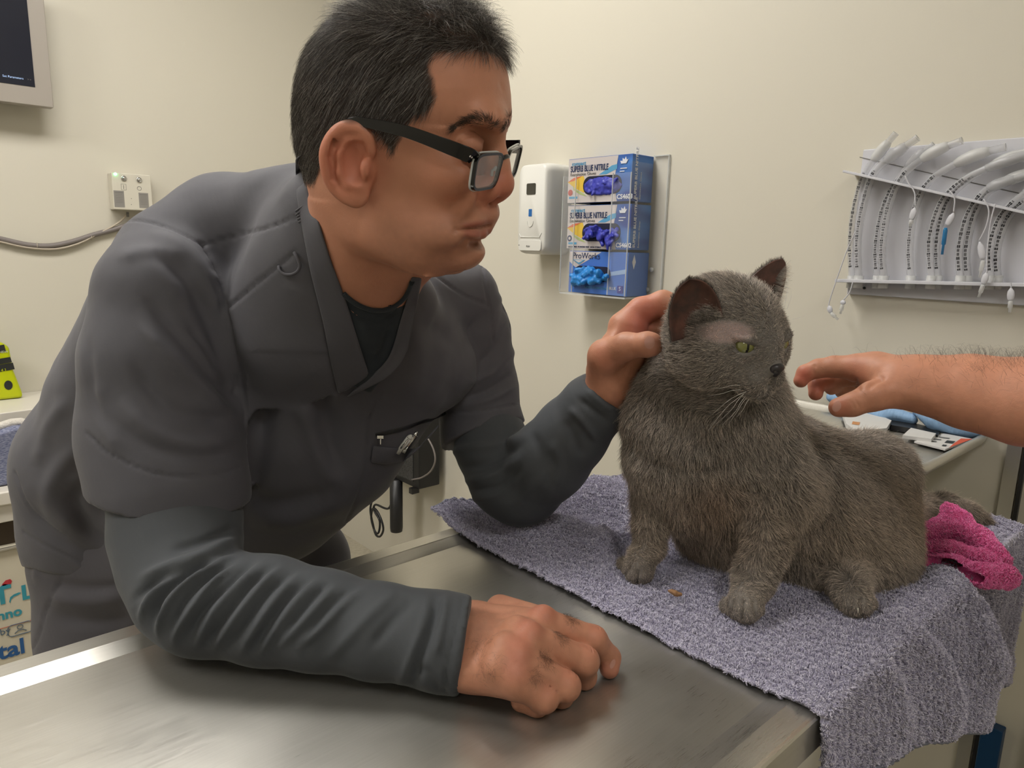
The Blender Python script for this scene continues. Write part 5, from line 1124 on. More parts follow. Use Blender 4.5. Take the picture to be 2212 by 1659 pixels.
# ============================================================ shirt under the scrubs
uv = Vol(V(.05, .30, .87), V(1.02, 1.12, 1.36), .0030)
for ch, k in [([PR(356, 960, .785, .062), PR(378, 1060, .772, .0645), PR(382, 1150, .755, .064), (P(392, 1215, .738), .059), (A(410, 1268, T + .062), .054)], .012),
              ([(A(408, 1272, T + .058), .053), (A(450, 1300, T + .053), .051), (A(580, 1316, T + .051), .050), (A(700, 1340, T + .047), .0465), (A(820, 1362, T + .044), .0430), (A(920, 1378, T + .043), .0410), (A(965, 1388, T + .043), .0415), (A(1010, 1394, T + .043), .042)], .012)]: uv.chain(ch, k)
uv.chain([PR(1046, 900, 1.03, .050), PR(1066, 970, 1.01, .052), PR(1098, 1035, .99, .0530), PR(1128, 1050, .985, .053), PR(1185, 995, .95, .0530), PR(1236, 935, .925, .0475), PR(1280, 882, .905, .0410), PR(1303, 866, .898, .0395)], .01)
# clean cuffs
wd_ = unit(A(1010, 1400, T + .036) - A(900, 1385, T + .04)); armcut(uv, A(1008, 1400, T + .036) - wd_ * .002, unit(wd_ + V(-.02, .06, 0)), .075)
wd2 = unit(P(1316, 835, .885) - P(1240, 935, .92)); armcut(uv, P(1308, 848, .888), wd2, .06)
vs, fs = uv.mesh(); vs = vsmooth(vs, fs, 2); nn = vnormals(vs, fs); S_ = []
near, far = (.5, .86), (.84, 1.2)
# bunched forearm sleeve: folds run across the arm
for ln, w, h in [
    ([(520, 1160), (450, 1195), (360, 1225), (300, 1250)], 11, .006), ([(522, 1185), (460, 1205), (380, 1240), (320, 1270), (285, 1300)], 8, -.006), ([(515, 1135), (450, 1165), (370, 1190)], 9, -.004),
    ([(505, 1196), (430, 1215), (350, 1260), (310, 1320), (305, 1350)], 9, .006), ([(470, 1212), (400, 1245), (350, 1290), (328, 1350)], 6, -.006), ([(500, 1205), (430, 1240), (375, 1290), (345, 1350), (342, 1375)], 7, .006),
    ([(520, 1215), (450, 1250), (400, 1300), (370, 1360)], 6, -.005), ([(530, 1208), (470, 1250), (420, 1310), (380, 1370), (376, 1392)], 8, .006), ([(570, 1215), (520, 1260), (460, 1330), (420, 1400)], 9, .0055), ([(550, 1212), (500, 1258), (440, 1320), (400, 1385)], 6, -.005),
    ([(610, 1222), (560, 1270), (500, 1350), (460, 1405)], 8, .005), ([(590, 1222), (540, 1266), (480, 1345), (440, 1400)], 6, -.0045), ([(650, 1240), (600, 1290), (550, 1360), (520, 1410)], 9, .005), ([(632, 1235), (580, 1282), (530, 1350), (490, 1405)], 6, -.0045),
    ([(690, 1250), (640, 1300), (590, 1370), (560, 1415)], 8, .0045), ([(672, 1248), (620, 1296), (570, 1365), (540, 1412)], 6, -.004), ([(730, 1262), (690, 1305), (640, 1360), (600, 1400)], 8, .004), ([(710, 1256), (665, 1305), (615, 1365)], 6, -.004),
    ([(790, 1272), (740, 1310), (690, 1360), (640, 1400)], 9, .004), ([(760, 1268), (715, 1310), (660, 1370)], 6, -.003), ([(860, 1280), (810, 1320), (760, 1370), (700, 1430)], 12, .003), ([(900, 1290), (850, 1340), (800, 1400)], 12, -.003),
    ([(945, 1280), (935, 1340), (905, 1420), (888, 1490)], 11, -.006), ([(965, 1285), (955, 1350), (940, 1420)], 9, .004), ([(890, 1470), (915, 1450), (940, 1480), (960, 1498)], 9, -.0025), ([(925, 1290), (910, 1360), (880, 1440), (860, 1480)], 10, .003)]: S_.append((ln, w, h, 'ridge', *near))
for ln in ([(998, 1290), (985, 1350), (966, 1430), (958, 1500)], [(1004, 1292), (991, 1352), (972, 1432), (964, 1502)]): S_.append((ln, 3, .0016, 'seam', *near))
for ln, w, h in [
    ([(960, 985), (1020, 965), (1080, 960), (1140, 940)], 9, .004), ([(985, 1010), (1060, 1000), (1130, 960)], 9, -.004), ([(1000, 1040), (1070, 1025), (1130, 985)], 8, .004), ([(1010, 1060), (1080, 1050), (1125, 1010)], 7, -.004),
    ([(1015, 1080), (1070, 1070), (1120, 1030)], 7, .003), ([(1150, 930), (1170, 1000), (1150, 1060)], 10, -.003), ([(1190, 950), (1210, 1000), (1200, 1060)], 12, .003), ([(1230, 880), (1260, 910), (1290, 950)], 8, .005), ([(1250, 860), (1285, 890), (1320, 915)], 7, -.005), ([(1268, 842), (1300, 872), (1334, 890)], 6, .004), ([(1220, 905), (1240, 950), (1260, 990)], 10, -.004), ([(1080, 1100), (1120, 1080), (1180, 1020)], 14, .003)]: S_.append((ln, w, h, 'ridge', *far))
vs = fold(vs, nn, S_); vs = vs + nn * (noise3(vs, .04, 14) * .0014)[:, None]; vs[:, 2] = np.maximum(vs[:, 2], T + .0008)
und = mesh('shirt_sleeves', vs, fs, m_under_sh); adopt(person, und)
# ============================================================ trousers and shoes (mostly behind the table)
tv = Vol(V(-.12, .75, .0), V(.80, 1.45, 1.02), .006)
hip = [PR(245, 1010, 1.10, .110), PR(272, 1190, 1.11, .118), PR(300, 1330, 1.12, .122)]
tv.chain(hip, .05); tv.chain([(P(560, 1130, 1.04), .09), (P(420, 1180, 1.09), .11), (P(300, 1330, 1.12), .11)], .05)
hipc = P(300, 1330, 1.12); H1 = hipc + V(-.02, .0, -.02)
kneeN = V(hipc[0] - .01, hipc[1] - .02, .50); footN = V(hipc[0] - .03, hipc[1] + .03, .07)
tv.chain([(H1, .112), (kneeN, .075), (footN, .055)], .04)
thF = P(640, 1190, 1.10); kneeF = V(thF[0] + .03, 1.0, .52); footF = V(thF[0] + .02, 1.06, .07)
tv.chain([(P(480, 1200, 1.10), .10), (P(655, 1215, 1.10), .062), (kneeF, .07), (footF, .055)], .04)
vs, fs = tv.mesh(); vs = vsmooth(vs, fs, 1); nn = vnormals(vs, fs)
vs = fold(vs, nn, [([(55, 1180), (52, 1240), (58, 1300)], 3, .002, 'seam', .8, 1.4), ([(135, 1245), (100, 1320), (85, 1370), (70, 1400)], 3.5, .003, 'seam', .8, 1.4), ([(80, 1220), (78, 1240), (80, 1255)], 7, .003, 'ridge', .8, 1.4),
    ([(100, 1290), (180, 1300), (270, 1290)], 14, .005, 'ridge', .8, 1.4), ([(120, 1330), (200, 1345), (290, 1335)], 14, -.005, 'ridge', .8, 1.4), ([(110, 1260), (200, 1270), (280, 1262)], 10, -.004, 'ridge', .8, 1.4)])
adopt(person, mesh('trousers', vs, fs, m_trou))
m_shoe = mat('black clog', (.02, .02, .022), .4)
for ft in (footN, footF):
    q = Vol(ft + V(-.12, -.25, -.071), ft + V(.12, .14, .07), .006); q.ell(ft + V(0, -.07, -.03), (.048, .13, .042), k=.01); q.ell(ft + V(0, .01, -.01), (.042, .055, .052), k=.02); q.put(lambda X, Y, Z: (Z - .004) + 0 * X, q.lo, q.lo + q.h * q.n, .004, 'cut')
    vs, fs = q.mesh(); vs[:, 2] = np.maximum(vs[:, 2], .002); adopt(person, mesh('shoe', vs, fs, m_shoe))
# ============================================================ hair, brows, glasses
HPOLY = [(1112, 92, 0), (1088, 122, .0), (1050, 110, .03), (1000, 106, .045), (955, 108, .058), (928, 116, .063), (920, 140, .066), (926, 175, .069), (926, 215, .072), (908, 240, .074), (880, 256, .075), (860, 285, .076), (838, 332, .077), (824, 310, .077), (812, 290, .077), (790, 268, .078), (740, 258, .08), (704, 285, .08), (694, 340, .075), (684, 392, .06), (655, 392, .03), (600, 385, 0), (540, 200, 0), (580, -80, 0), (1000, -120, 0), (1180, -20, 0)]
hpoly = [hp(*p) for p in HPOLY]
def surface_samples(vs, fs, n, mask=None, seed=1):
    rg = np.random.default_rng(seed); a, b_, c, d = (vs[fs[:, k]] for k in range(4)); nrm = np.cross(c - a, d - b_); ar = np.linalg.norm(nrm, axis=1) / 2
    if mask is not None: ar = ar * mask(((a + b_ + c + d) / 4))
    i = rg.choice(len(fs), n, p=ar / ar.sum()); u, w = rg.random((2, n, 1)); p = (a[i] * (1 - u) + b_[i] * u) * (1 - w) + (d[i] * (1 - u) + c[i] * u) * w
    return p, nrm[i] / (np.linalg.norm(nrm[i], axis=1, keepdims=True) + 1e-12)
def hairmask(p, soft=.004):
    q = p - HC; la, lb = q @ HF, q @ HU; pp = np.stack([la, lb], 1)
    pp = pp + .0014 * np.stack([noise3(p, .006, 21), noise3(p, .006, 22)], 1)
    sd = polysd(pp, hpoly); return np.clip(.5 - sd / soft, 0, 1)
# the head faces only
hm = hairmask(head_v)
# scalp shows dark where hair is dense; thinner on the top in front
thin = np.clip(1 - np.linalg.norm((head_v - hw(955, 60, .02)) / .038, axis=1), 0, 1)
dk = np.array((.030, .021, .016)); am_ = (hm * (1 - .45 * thin) * .94)[:, None]; nc = head_c * (1 - am_) + dk * am_
bc[:len(head_v)] = nc; ca = body.data.color_attributes['Col']; ca.data.foreach_set('color', np.concatenate([bc, np.ones((len(bc), 1))], 1).astype(np.float32).ravel())
hsel = (np.abs((head_v - HC) @ HS)[head_f].max(1) < .0835)
p, n_ = surface_samples(head_v, head_f[hsel], 56000, lambda c: hairmask(c) * (1 - .5 * np.clip(1 - np.linalg.norm((c - hw(955, 60, .02)) / .038, axis=1), 0, 1)), 5)
q = p - HC; la, lb, lc = q @ HF, q @ HU, q @ HS; rg = np.random.default_rng(9); n = len(p)
topw = sstep(.055, .115, lb)[:, None]; frw = (sstep(-.02, .07, la)[:, None]) * topw
side = HF * -.62 + HU * -.78; back = HF * -.35 + HU * -.94
dirv = side[None] * (1 - topw) + topw * ((1 - frw) * (HF * -.9 + HU * .1)[None] + frw * (HF * .75 + HU * .55)[None])
dirv = dirv + .32 * np.stack([noise3(p, .012, k) for k in (31, 32, 33)], 1) + .12 * rg.normal(size=(n, 3)) + .5 * frw * np.stack([noise3(p, .007, k) for k in (34, 35, 36)], 1)
dirv -= n_ * (dirv * n_).sum(1, keepdims=True); dirv /= np.linalg.norm(dirv, axis=1, keepdims=True)
nape = sstep(hp(650, 400)[1], hp(650, 250)[1], lb); Lh = (.006 + .009 * nape + .012 * topw[:, 0] + .008 * frw[:, 0]) * (.7 + .5 * rg.random(n))
sideb = np.clip((la - hp(800, 280, .07)[0]) / .02, 0, 1) * (lb < hp(860, 240, .07)[1]); Lh = np.where(sideb > 0, Lh * .6, Lh)
Kp = 6; ctrl = np.zeros((n, Kp, 3)); ctrl[:, 0] = p; lift = (.55 + .35 * frw[:, 0] - .1 * nape)[:, None]; cur = p.copy(); dd_ = unit(V(1, 0, 0)); 
curl = rg.normal(size=(n, 3)); 
for k in range(1, Kp):
    t = k / (Kp - 1); lf = lift * (1 - t) + (.02 + .12 * frw) * t
    v_ = dirv + n_ * lf + (.10 + .5 * frw) * curl * math.sin(t * 3) + V(0, 0, -.10); v_ /= np.linalg.norm(v_, axis=1, keepdims=True); cur = cur + v_ * (Lh / (Kp - 1))[:, None]; ctrl[:, k] = cur
hair_o = hairs('hair', p, ctrl, m_hair, None, .000085, .00003); adopt(person, hair_o)
# short hair band at the sideburn and nape is thinner; brows
def brow(line, half, npts):
    ln = spline([np.array(q_, float) for q_ in line], 10); out = []
    for _ in range(npts):
        t = rg.random(); i = min(int(t * (len(ln) - 1)), len(ln) - 2); tg = unit(ln[i + 1] - ln[i]); nrm2 = np.array([-tg[1], tg[0]])
        o = ln[i] + nrm2 * rg.normal() * half * .5 * (1 - .5 * abs(2 * t - 1.1)); h = onmesh(head_bvh, o[0], o[1], 0)
        if h is None: continue
        pr, nr = h; d2 = tg * -1 * (1 if t < .75 else .3) + np.array([0, -.55]) * (.4 + t); e = RW @ np.array([d2[0], -d2[1], 0]) + .25 * rg.normal(size=3); e = unit(e - nr * (e @ nr)) ; l = .0065 * (.5 + .7 * rg.random())
        out.append([pr, pr + e * l * .5 + nr * .0007, pr + e * l + nr * .0002])
    return np.array(out)
bh = np.concatenate([brow([(978, 278), (1000, 264), (1025, 256), (1048, 258), (1070, 272)], 12, 560), brow([(1088, 276), (1096, 262), (1100, 250)], 8, 120)]); adopt(person, hairs('eyebrows', None, bh, m_shair, None, .00009, .00003))
# lashes of the lowered near lid
out = []
for k in range(60):
    t = k / 59; o = hw(998 + 30 * t, 327 - 1 * t, .047 - .012 * t); h = onmesh(head_bvh, 998 + 30 * t, 325 + 3 * math.sin(t * 3.1), .0)
    if h: pr = h[0]; out.append([pr, pr + HF * .003 + V(0, 0, -.0015), pr + HF * .006 + V(0, 0, -.002)])
if out: adopt(person, hairs('eyelashes', None, np.array(out), m_shair, None, .00007, .00002))
# short dark hair on the back of the hand and fingers
def bodyhair(name, vs, fs, cnt, mask, L_, d0, seed, curl=.25, r=.000045):
    p, n_ = surface_samples(vs, fs, cnt, mask, seed); rg = np.random.default_rng(seed); m = len(p)
    d = np.asarray(d0)[None] + .45 * rg.normal(size=(m, 3)); d -= n_ * (d * n_).sum(1, keepdims=True); d /= np.linalg.norm(d, axis=1, keepdims=True); l = L_ * (.5 + .8 * rg.random(m))[:, None]
    c = np.stack([p, p + d * l * .5 + n_ * l * curl, p + d * l + n_ * l * curl * .9], 1)
    return hairs(name, None, c, m_shair, None, r, .000015)
fv, ff, _ = fist; MCf, PIf, DIf, TIf = fist_J
hs_ = [((MCf[k] * .45 + PIf[k] * .55) + V(0, 0, .012), .011) for k in 'imrp'] + [(A(1030, 1440, T + .06), .028), (A(1040, 1480, T + .05), .02), (A(1030, 1370, T + .07), .02)]
mk_ = lambda c: sum(np.clip(1 - np.linalg.norm(c - q_, axis=1) / r_, 0, 1) * (1.0 if r_ < .012 else .28) for q_, r_ in hs_) * (c[:, 2] > T + .02)
adopt(person, bodyhair('hand_hair', fv, ff, 850, mk_, .0055, unit(A(1100, 1480, T + .05) - A(1090, 1380, T + .05)), 3))

# glasses: worn by the person
m_fr = mat('black acetate', (.008, .008, .009), .12); m_frc = mat('clear acetate', (.62, .64, .62), .1); m_lens = mat('lens', (.93, .95, .95), .02)
bsdf(m_lens).inputs['Alpha'].default_value = .16; bsdf(m_lens).inputs['Specular IOR Level'].default_value = .8
gl_ = empty('glasses', hw(1080, 345), 'black and clear rectangular reading glasses sliding down the nose of the leaning person', 'glasses')
# front plane through four corners seen in the photograph
LT, LB = hw(1026, 335, .066), hw(1018, 398, .060)
# near lens outline, in the plane of the front
O_ = hw(1095, 327, 0.0); CO = {1: hw(1031, 331, .062), -1: hw(1128, 309, -.062)}
ey_ = unit(hw(1062, 326, .036) - hw(1046, 401, .041)); EXG = {k: unit(CO[k] - O_) for k in CO}; WG = {k: np.linalg.norm(CO[k] - O_) for k in CO}
def lens_outline(s, grow=0.0, n=40):
    w, h = WG[s] * .43 + grow, .0160 + grow; cx = WG[s] * .565; out = []
    for t in np.linspace(0, 2 * math.pi, n + 1)[:-1]:
        c_, s__ = math.cos(t), math.sin(t); e = .42; x = math.copysign(abs(c_) ** e, c_) * w; y = math.copysign(abs(s__) ** e, s__) * h
        x *= 1 + .08 * y / h; out.append((cx + x, y - .0160))
    return out
ex_, en_ = EXG[1], HF
def Gp(x, y, s, dz=0.0):
    e = EXG[s]; n = np.cross(e, ey_); n = n if n @ HF > 0 else -n
    return O_ + e * x + ey_ * y + unit(n) * dz
for s in (1, -1):
    ol = lens_outline(s); b = MB(); n0 = len(ol); il = lens_outline(s, -.0025)
    vs_ = [Gp(x, y, s, .0018) for x, y in ol] + [Gp(x, y, s, .0018) for x, y in il] + [Gp(x, y, s, -.0018) for x, y in il] + [Gp(x, y, s, -.0018) for x, y in ol]
    fs_ = []
    for a0, b0 in ((0, 1), (1, 2), (2, 3), (3, 0)): fs_ += [(a0 * n0 + k, a0 * n0 + (k + 1) % n0, b0 * n0 + (k + 1) % n0, b0 * n0 + k) for k in range(n0)]
    b.add(vs_, fs_, 0, True); rim = b.build('rim', [m_fr], bevel=.0005)
    b = MB(); pts = [Gp(x, y, s, -.0021) for x, y in ol]; b.tube(pts, .0010, 6, closed=True); inner = b.build('clear_rim_layer', m_frc)
    b = MB(); b.prism([(0, 0)] * 3, O_, ex_, ey_, en_, 0) if False else None
    lv = [Gp(x, y, s, .0006) for x, y in lens_outline(s, -.002)]; lens = mesh('lens', lv, [tuple(range(len(lv)))], m_lens, smooth=False); lens.modifiers.new('s', 'SOLIDIFY').thickness = .001
    # temple: from the hinge back over the ear
    hg = Gp(WG[s], -.004, s, -.002); E2 = lambda px, py, c: HC + HF * hp(px, py, c)[0] + HU * hp(px, py, c)[1] + HS * c * s
    E2 = lambda px, py, c: HC + HF * hp(px, py, c)[0] + HU * hp(px, py, c)[1] + HS * c * s
    pth = spline([hg, hg - HF * .012 + HS * s * .0035, hg - HF * .04 + HS * s * .010, E2(880, 285, .082), E2(800, 267, .085), E2(760, 263, .086), E2(715, 288, .083), E2(694, 330, .080)], 8) if s < 0 else spline([hg, E2(1008, 333, .0705), E2(960, 314, .0765), E2(880, 285, .082), E2(800, 267, .085), E2(760, 263, .086), E2(715, 288, .083), E2(694, 330, .080)], 8)
    b = MB(); hh_ = np.interp(np.linspace(0, 1, len(pth)), [0, .25, .6, .8, 1], [.0064, .0058, .0038, .0030, .0028]); vsx = []
    for i, p_ in enumerate(pth):
        t_ = unit(pth[min(i + 1, len(pth) - 1)] - pth[max(i - 1, 0)]); o_ = unit(HS - t_ * (HS @ t_)); u_ = np.cross(t_, o_); th = .0013
        u_ = u_ if u_ @ HU > 0 else -u_
        vsx += [p_ + o_ * th * sx + u_ * hh_[i] * sy for sx, sy in ((-1, -1), (1, -1), (1, 1), (-1, 1))]
    fsx = [(i * 4 + k, i * 4 + (k + 1) % 4, (i + 1) * 4 + (k + 1) % 4, (i + 1) * 4 + k) for i in range(len(pth) - 1) for k in range(4)] + [(0, 1, 2, 3), tuple((len(pth) - 1) * 4 + k for k in range(4))]
    b.add(vsx, fsx, 0, True); tmp = b.build('temple', m_fr, bevel=.0006)
    kids = [rim, inner, lens, tmp]
    for q_ in (.010, .016): 
        b = MB(); o_ = hg - HF * q_ + HS * s * .0062 - HU * (-.0025 if q_ < .012 else -.0015); pc = pth[3] if q_ < .012 else pth[5]; pc = pc + HS * s * .0014; b.lathe([(.0011, -.0005), (.0011, .0005), (.0003, .0009)], pc, [HF, HU, HS * s], 10); kids.append(b.build('rivet', m_chrome))
    adopt(gl_, *kids)
b = MB(); b.tube(spline([Gp(.0085, -.006, 1), O_ - ey_ * .0045 + HF * .001, Gp(.0085, -.006, -1)], 6), .0022, 8); adopt(gl_, b.build('bridge', m_fr))
for s in (1, -1): b = MB(); b.tube([Gp(.0095, -.014, s, -.002), Gp(.0085, -.018, s, -.006), Gp(.0095, -.023, s, -.005)], .0018, 8); adopt(gl_, b.build('nose_pad', m_frc))
# ============================================================ towels, cat, the second person's arm
m_cat = mat('cat undercoat', (.10, .088, .078), .7)
_a = attr(m_cat, 'Col'); L(m_cat, mixc(m_cat, noisy(m_cat, 60, 4), (.75, .75, .75), (1.2, 1.2, 1.2)), N(m_cat, 'ShaderNodeMix').inputs[6]) if False else L(m_cat, _a.outputs[0], bsdf(m_cat).inputs['Base Color'])
m_fur = mat('grey fur', (.2, .18, .16), .45)
_h = N(m_fur, 'ShaderNodeHairInfo'); _fa = attr(m_fur, 'fcol')
_tip = ramp(m_fur, _h.outputs['Intercept'], [(0, (.30, .29, .28)), (.45, (.85, .83, .81)), (1, (2.0, 1.93, 1.84))]); _rn = ramp(m_fur, _h.outputs['Random'], [(0, (.50, .50, .50)), (.88, (1.2, 1.18, 1.16)), (1, (2.2, 2.15, 2.1))])
L(m_fur, mixc(m_fur, 1.0, mixc(m_fur, 1.0, _fa.outputs[0], _tip.outputs[0], 'MULTIPLY'), _rn.outputs[0], 'MULTIPLY'), bsdf(m_fur).inputs['Base Color']); bsdf(m_fur).inputs['Specular IOR Level'].default_value = .35
TW = .008                               # towel thickness under the cat
G0 = FZ + TW
def AG(px, py, dz): return A(px, py, G0 + dz)
# paw anchors on the towel
fpN = AG(1607, 1318, .012); fpF = AG(1378, 1238, .012); hpN = AG(1850, 1308, .012)
cat_body = Vol(V(.45, .12, .87), V(1.28, .86, 1.30), .0028)
c_ = cat_body
def CP(px, py, d, r): return (P(px, py, d), r)
# torso: a heavy cat, chest left, rump right
c_.chain([CP(1510, 960, .90, .066), CP(1560, 1020, .90, .074), CP(1640, 1090, .93, .088), CP(1740, 1115, .96, .093), CP(1808, 1130, .98, .086)], .03)
c_.chain([CP(1560, 965, .90, .066), CP(1690, 1022, .93, .066), CP(1790, 1056, .97, .067), CP(1875, 1030, 1.00, .054), CP(1880, 1090, 1.0, .050)], .03)
c_.chain([CP(1490, 820, .86, .048), CP(1455, 900, .87, .054), CP(1455, 990, .88, .052), CP(1480, 1060, .90, .048)], .025)
c_.chain([CP(1560, 800, .84, .050), CP(1570, 880, .86, .060), CP(1622, 945, .89, .058)], .025)
c_.chain([CP(1500, 1030, .91, .045), CP(1555, 1110, .945, .054), CP(1600, 1165, .965, .056)], .025)
# haunch and belly on the towel
c_.chain([CP(1835, 1150, .955, .076), CP(1840, 1210, .935, .062), CP(1800, 1225, .91, .045)], .03)
c_.chain([CP(1700, 1175, .95, .064), CP(1630, 1190, .955, .052)], .025); c_.ell(P(1880, 1180, .99), (.040, .042, .052), k=.03); c_.chain([CP(1690, 1165, .945, .064), CP(1760, 1180, .935, .076), CP(1830, 1185, .94, .070)], .03)
# front legs
c_.chain([CP(1650, 1000, .865, .044), CP(1670, 1070, .845, .038), CP(1664, 1135, .830, .0285), (P(1648, 1200, .818), .0215), (P(1632, 1255, .808), .0190), (fpN + V(0, 0, .006), .0185)], .012)
c_.chain([CP(1428, 1010, .90, .036), CP(1414, 1080, .895, .025), CP(1406, 1140, .888, .0185), (P(1404, 1185, .882), .0165), (fpF + V(0, 0, .008), .0165)], .010)
for base, outp, rr in ((fpN, [(1574, 1316), (1590, 1326), (1611, 1330), (1632, 1322)], .0100), (fpF, [(1348, 1226), (1359, 1238), (1376, 1247), (1392, 1248)], .0092), (hpN, [(1824, 1308), (1841, 1320), (1861, 1322), (1878, 1313)], .0098)):
    for ox, oy in outp: c_.cone(base + V(0, 0, .004), AG(ox, oy - 6, rr * .8), rr * .95, rr, .0015)
    c_.ell(base + V(0, 0, .002), (.018, .016, .013), k=.008)
c_.chain([(P(1815, 1230, .90), .034), (hpN + V(.01, .012, .008), .0175)], .015)
# tail
c_.chain([CP(1930, 1150, 1.03, .034), CP(1985, 1105, 1.08, .021), CP(2040, 1098, 1.09, .0185), CP(2085, 1112, 1.08, .016), CP(2125, 1126, 1.075, .009)], .012)
# skin folds at the elbow and neck
c_.chain([CP(1690, 1080, .80, .012), CP(1720, 1150, .80, .010)], .02, 'cut')
# neck up to the head
c_.chain([CP(1560, 860, .86, .054), CP(1560, 770, .825, .050)], .03)
# --- head frame: the cat looks to picture-right, a little down and towards the camera
cy_w, cy_p, cy_r = math.radians(61), math.radians(22), math.radians(6)
_F = V(math.cos(cy_w) * math.cos(cy_p), -math.sin(cy_p), math.sin(cy_w) * math.cos(cy_p)); _U = unit(V(0, 1, 0) - _F * _F[1]); _S = np.cross(_F, _U)
_U, _S = _U * math.cos(cy_r) + _S * math.sin(cy_r), _S * math.cos(cy_r) - _U * math.sin(cy_r)
KF, KU, KS = RW @ _F, RW @ _U, RW @ _S; KC = P(1656, 746, .737) - KF * .056; KA = [KF, KU, KS]
def K(a, b, c): return KC + KF * a + KU * b + KS * c
def kxy(px, py, c=0.0):
    r = ray(px, py); o = KC + KS * c; t = ((o - CAM) @ KS) / (r @ KS); q_ = CAM + r * t - KC; return q_ @ KF, q_ @ KU
def kw(px, py, c=0.0): a, b = kxy(px, py, c); return K(a, b, c)
if True:
    hh = Vol(KC - .13, KC + .13, .0019)
    hh.ell(K(-.008, .006, 0), (.062, .050, .056), KA, .01)             # skull
    hh.ell(K(.018, -.010, 0), (.043, .036, .044), KA, .02)
    for s in (1, -1):
        hh.ell(K(.000, -.024, .034 * s), (.046, .036, .030), KA, .03)  # jowls
        hh.ell(K(.052, -.034, .012 * s), (.022, .0150, .0165), KA, .012) # whisker pads
    hh.chain([(K(.030, .022, 0), .015), (K(.054, .000, 0), .0105), (K(.068, -.016, 0), .0090)], .014)  # nose bridge
    hh.ell(K(.052, -.050, 0), (.018, .0105, .016), KA, .010)           # chin
    hh.ell(K(.073, -.019, 0), (.0060, .0060, .0075), KA, .004)         # nose
    for s in (1, -1):
        hh.ell(K(.053, .000, .026 * s), (.011, .0075, .010), KA, .008, 'cut')
        hh.ell(K(.047, .000, .0245 * s), (.0105, .0100, .0105), KA, .001) # eyeball sits in the socket
        hh.chain([(K(.048, .0090, .038 * s), .003), (K(.057, .0085, .027 * s), .0036), (K(.060, .003, .0155 * s), .0026)], .004)
        hh.chain([(K(.046, -.0075, .038 * s), .0024), (K(.055, -.0085, .027 * s), .0028), (K(.060, -.004, .0165 * s), .0022)], .004)
    hh.chain([(K(.072, -.026, 0), .0010), (K(.072, -.036, 0), .0012), (K(.062, -.042, .010), .0012), (K(.050, -.044, .020), .0012)], .003, 'cut')
    hh.chain([(K(.072, -.036, 0), .0012), (K(.062, -.042, -.010), .0012)], .003, 'cut')
    vs_h, fs_h = hh.mesh(); vs_h = vsmooth(vs_h, fs_h, 1)
TOES = [([(1583, 1298), (1577, 1324)], .90), ([(1606, 1298), (1603, 1338)], .90), ([(1628, 1300), (1631, 1332)], .90), ([(1838, 1296), (1833, 1326)], .90), ([(1861, 1292), (1862, 1330)], .90), ([(1358, 1226), (1351, 1242)], .95), ([(1379, 1234), (1376, 1258)], .95)]
vs_b, fs_b = cat_body.mesh(); vs_b = vsmooth(vs_b, fs_b, 2); nb = vnormals(vs_b, fs_b)
vs_b = fold(vs_b, nb, [([(1345, 930), (1400, 985), (1480, 1010), (1560, 1000)], 16, -.006, 'ridge', .6, 1.2), ([(1400, 900), (1450, 960), (1540, 985)], 20, .006, 'ridge', .6, 1.2), ([(1560, 1040), (1620, 1060), (1690, 1050), (1740, 1080)], 16, -.007, 'ridge', .6, 1.2),
    ([(1740, 950), (1790, 1030), (1790, 1110), (1750, 1150), (1710, 1160)], 16, -.008, 'ridge', .6, 1.2), ([(1700, 950), (1755, 1040), (1745, 1120)], 18, .005, 'ridge', .6, 1.2), ([(1700, 1170), (1740, 1200), (1800, 1230)], 14, -.004, 'ridge', .6, 1.2), ([(1500, 1130), (1530, 1180), (1560, 1220)], 16, -.004, 'ridge', .6, 1.2)])
for _ln, _dm in TOES: vs_b = fold(vs_b, nb, [(_ln, 4.5, .0045, 'seam', .6, _dm)])
vs_b = vs_b + nb * (noise3(vs_b, .03, 51) * .002)[:, None]; vs_b[:, 2] = np.maximum(vs_b[:, 2], G0 - .001)
# ears: curved sheets with thickness
def ear_mesh(tip, inner, outer, base_mid, cup, open_dir, rp=1.7, nu=22, nv=18):
    """a leaf from the base (inner..outer) to the tip, cupped so that it opens along open_dir"""
    G = []
    for i in range(nu):
        u = i / (nu - 1)
        w = (1 - u ** rp) ** .62 if i < nu - 1 else 0.0
        mid = base_mid * (1 - u) + tip * u; wv = (outer - inner) / 2
        lean = (unit(open_dir)) * (-.22 * np.linalg.norm(tip - base_mid) * math.sin(u * 1.9) * .35)
        row = []
        for j in range(nv):
            x = 2 * j / (nv - 1) - 1; row.append(mid + lean + wv * x * w * 1.05 - open_dir * cup * (1 - x * x) * (w ** .7) * (1 - .25 * u))
        G.append(row)
    v_ = np.array(G).reshape(-1, 3); f_ = [(i * nv + j, i * nv + j + 1, (i + 1) * nv + j + 1, (i + 1) * nv + j) for i in range(nu - 1) for j in range(nv - 1)]
    return v_, np.array(f_)
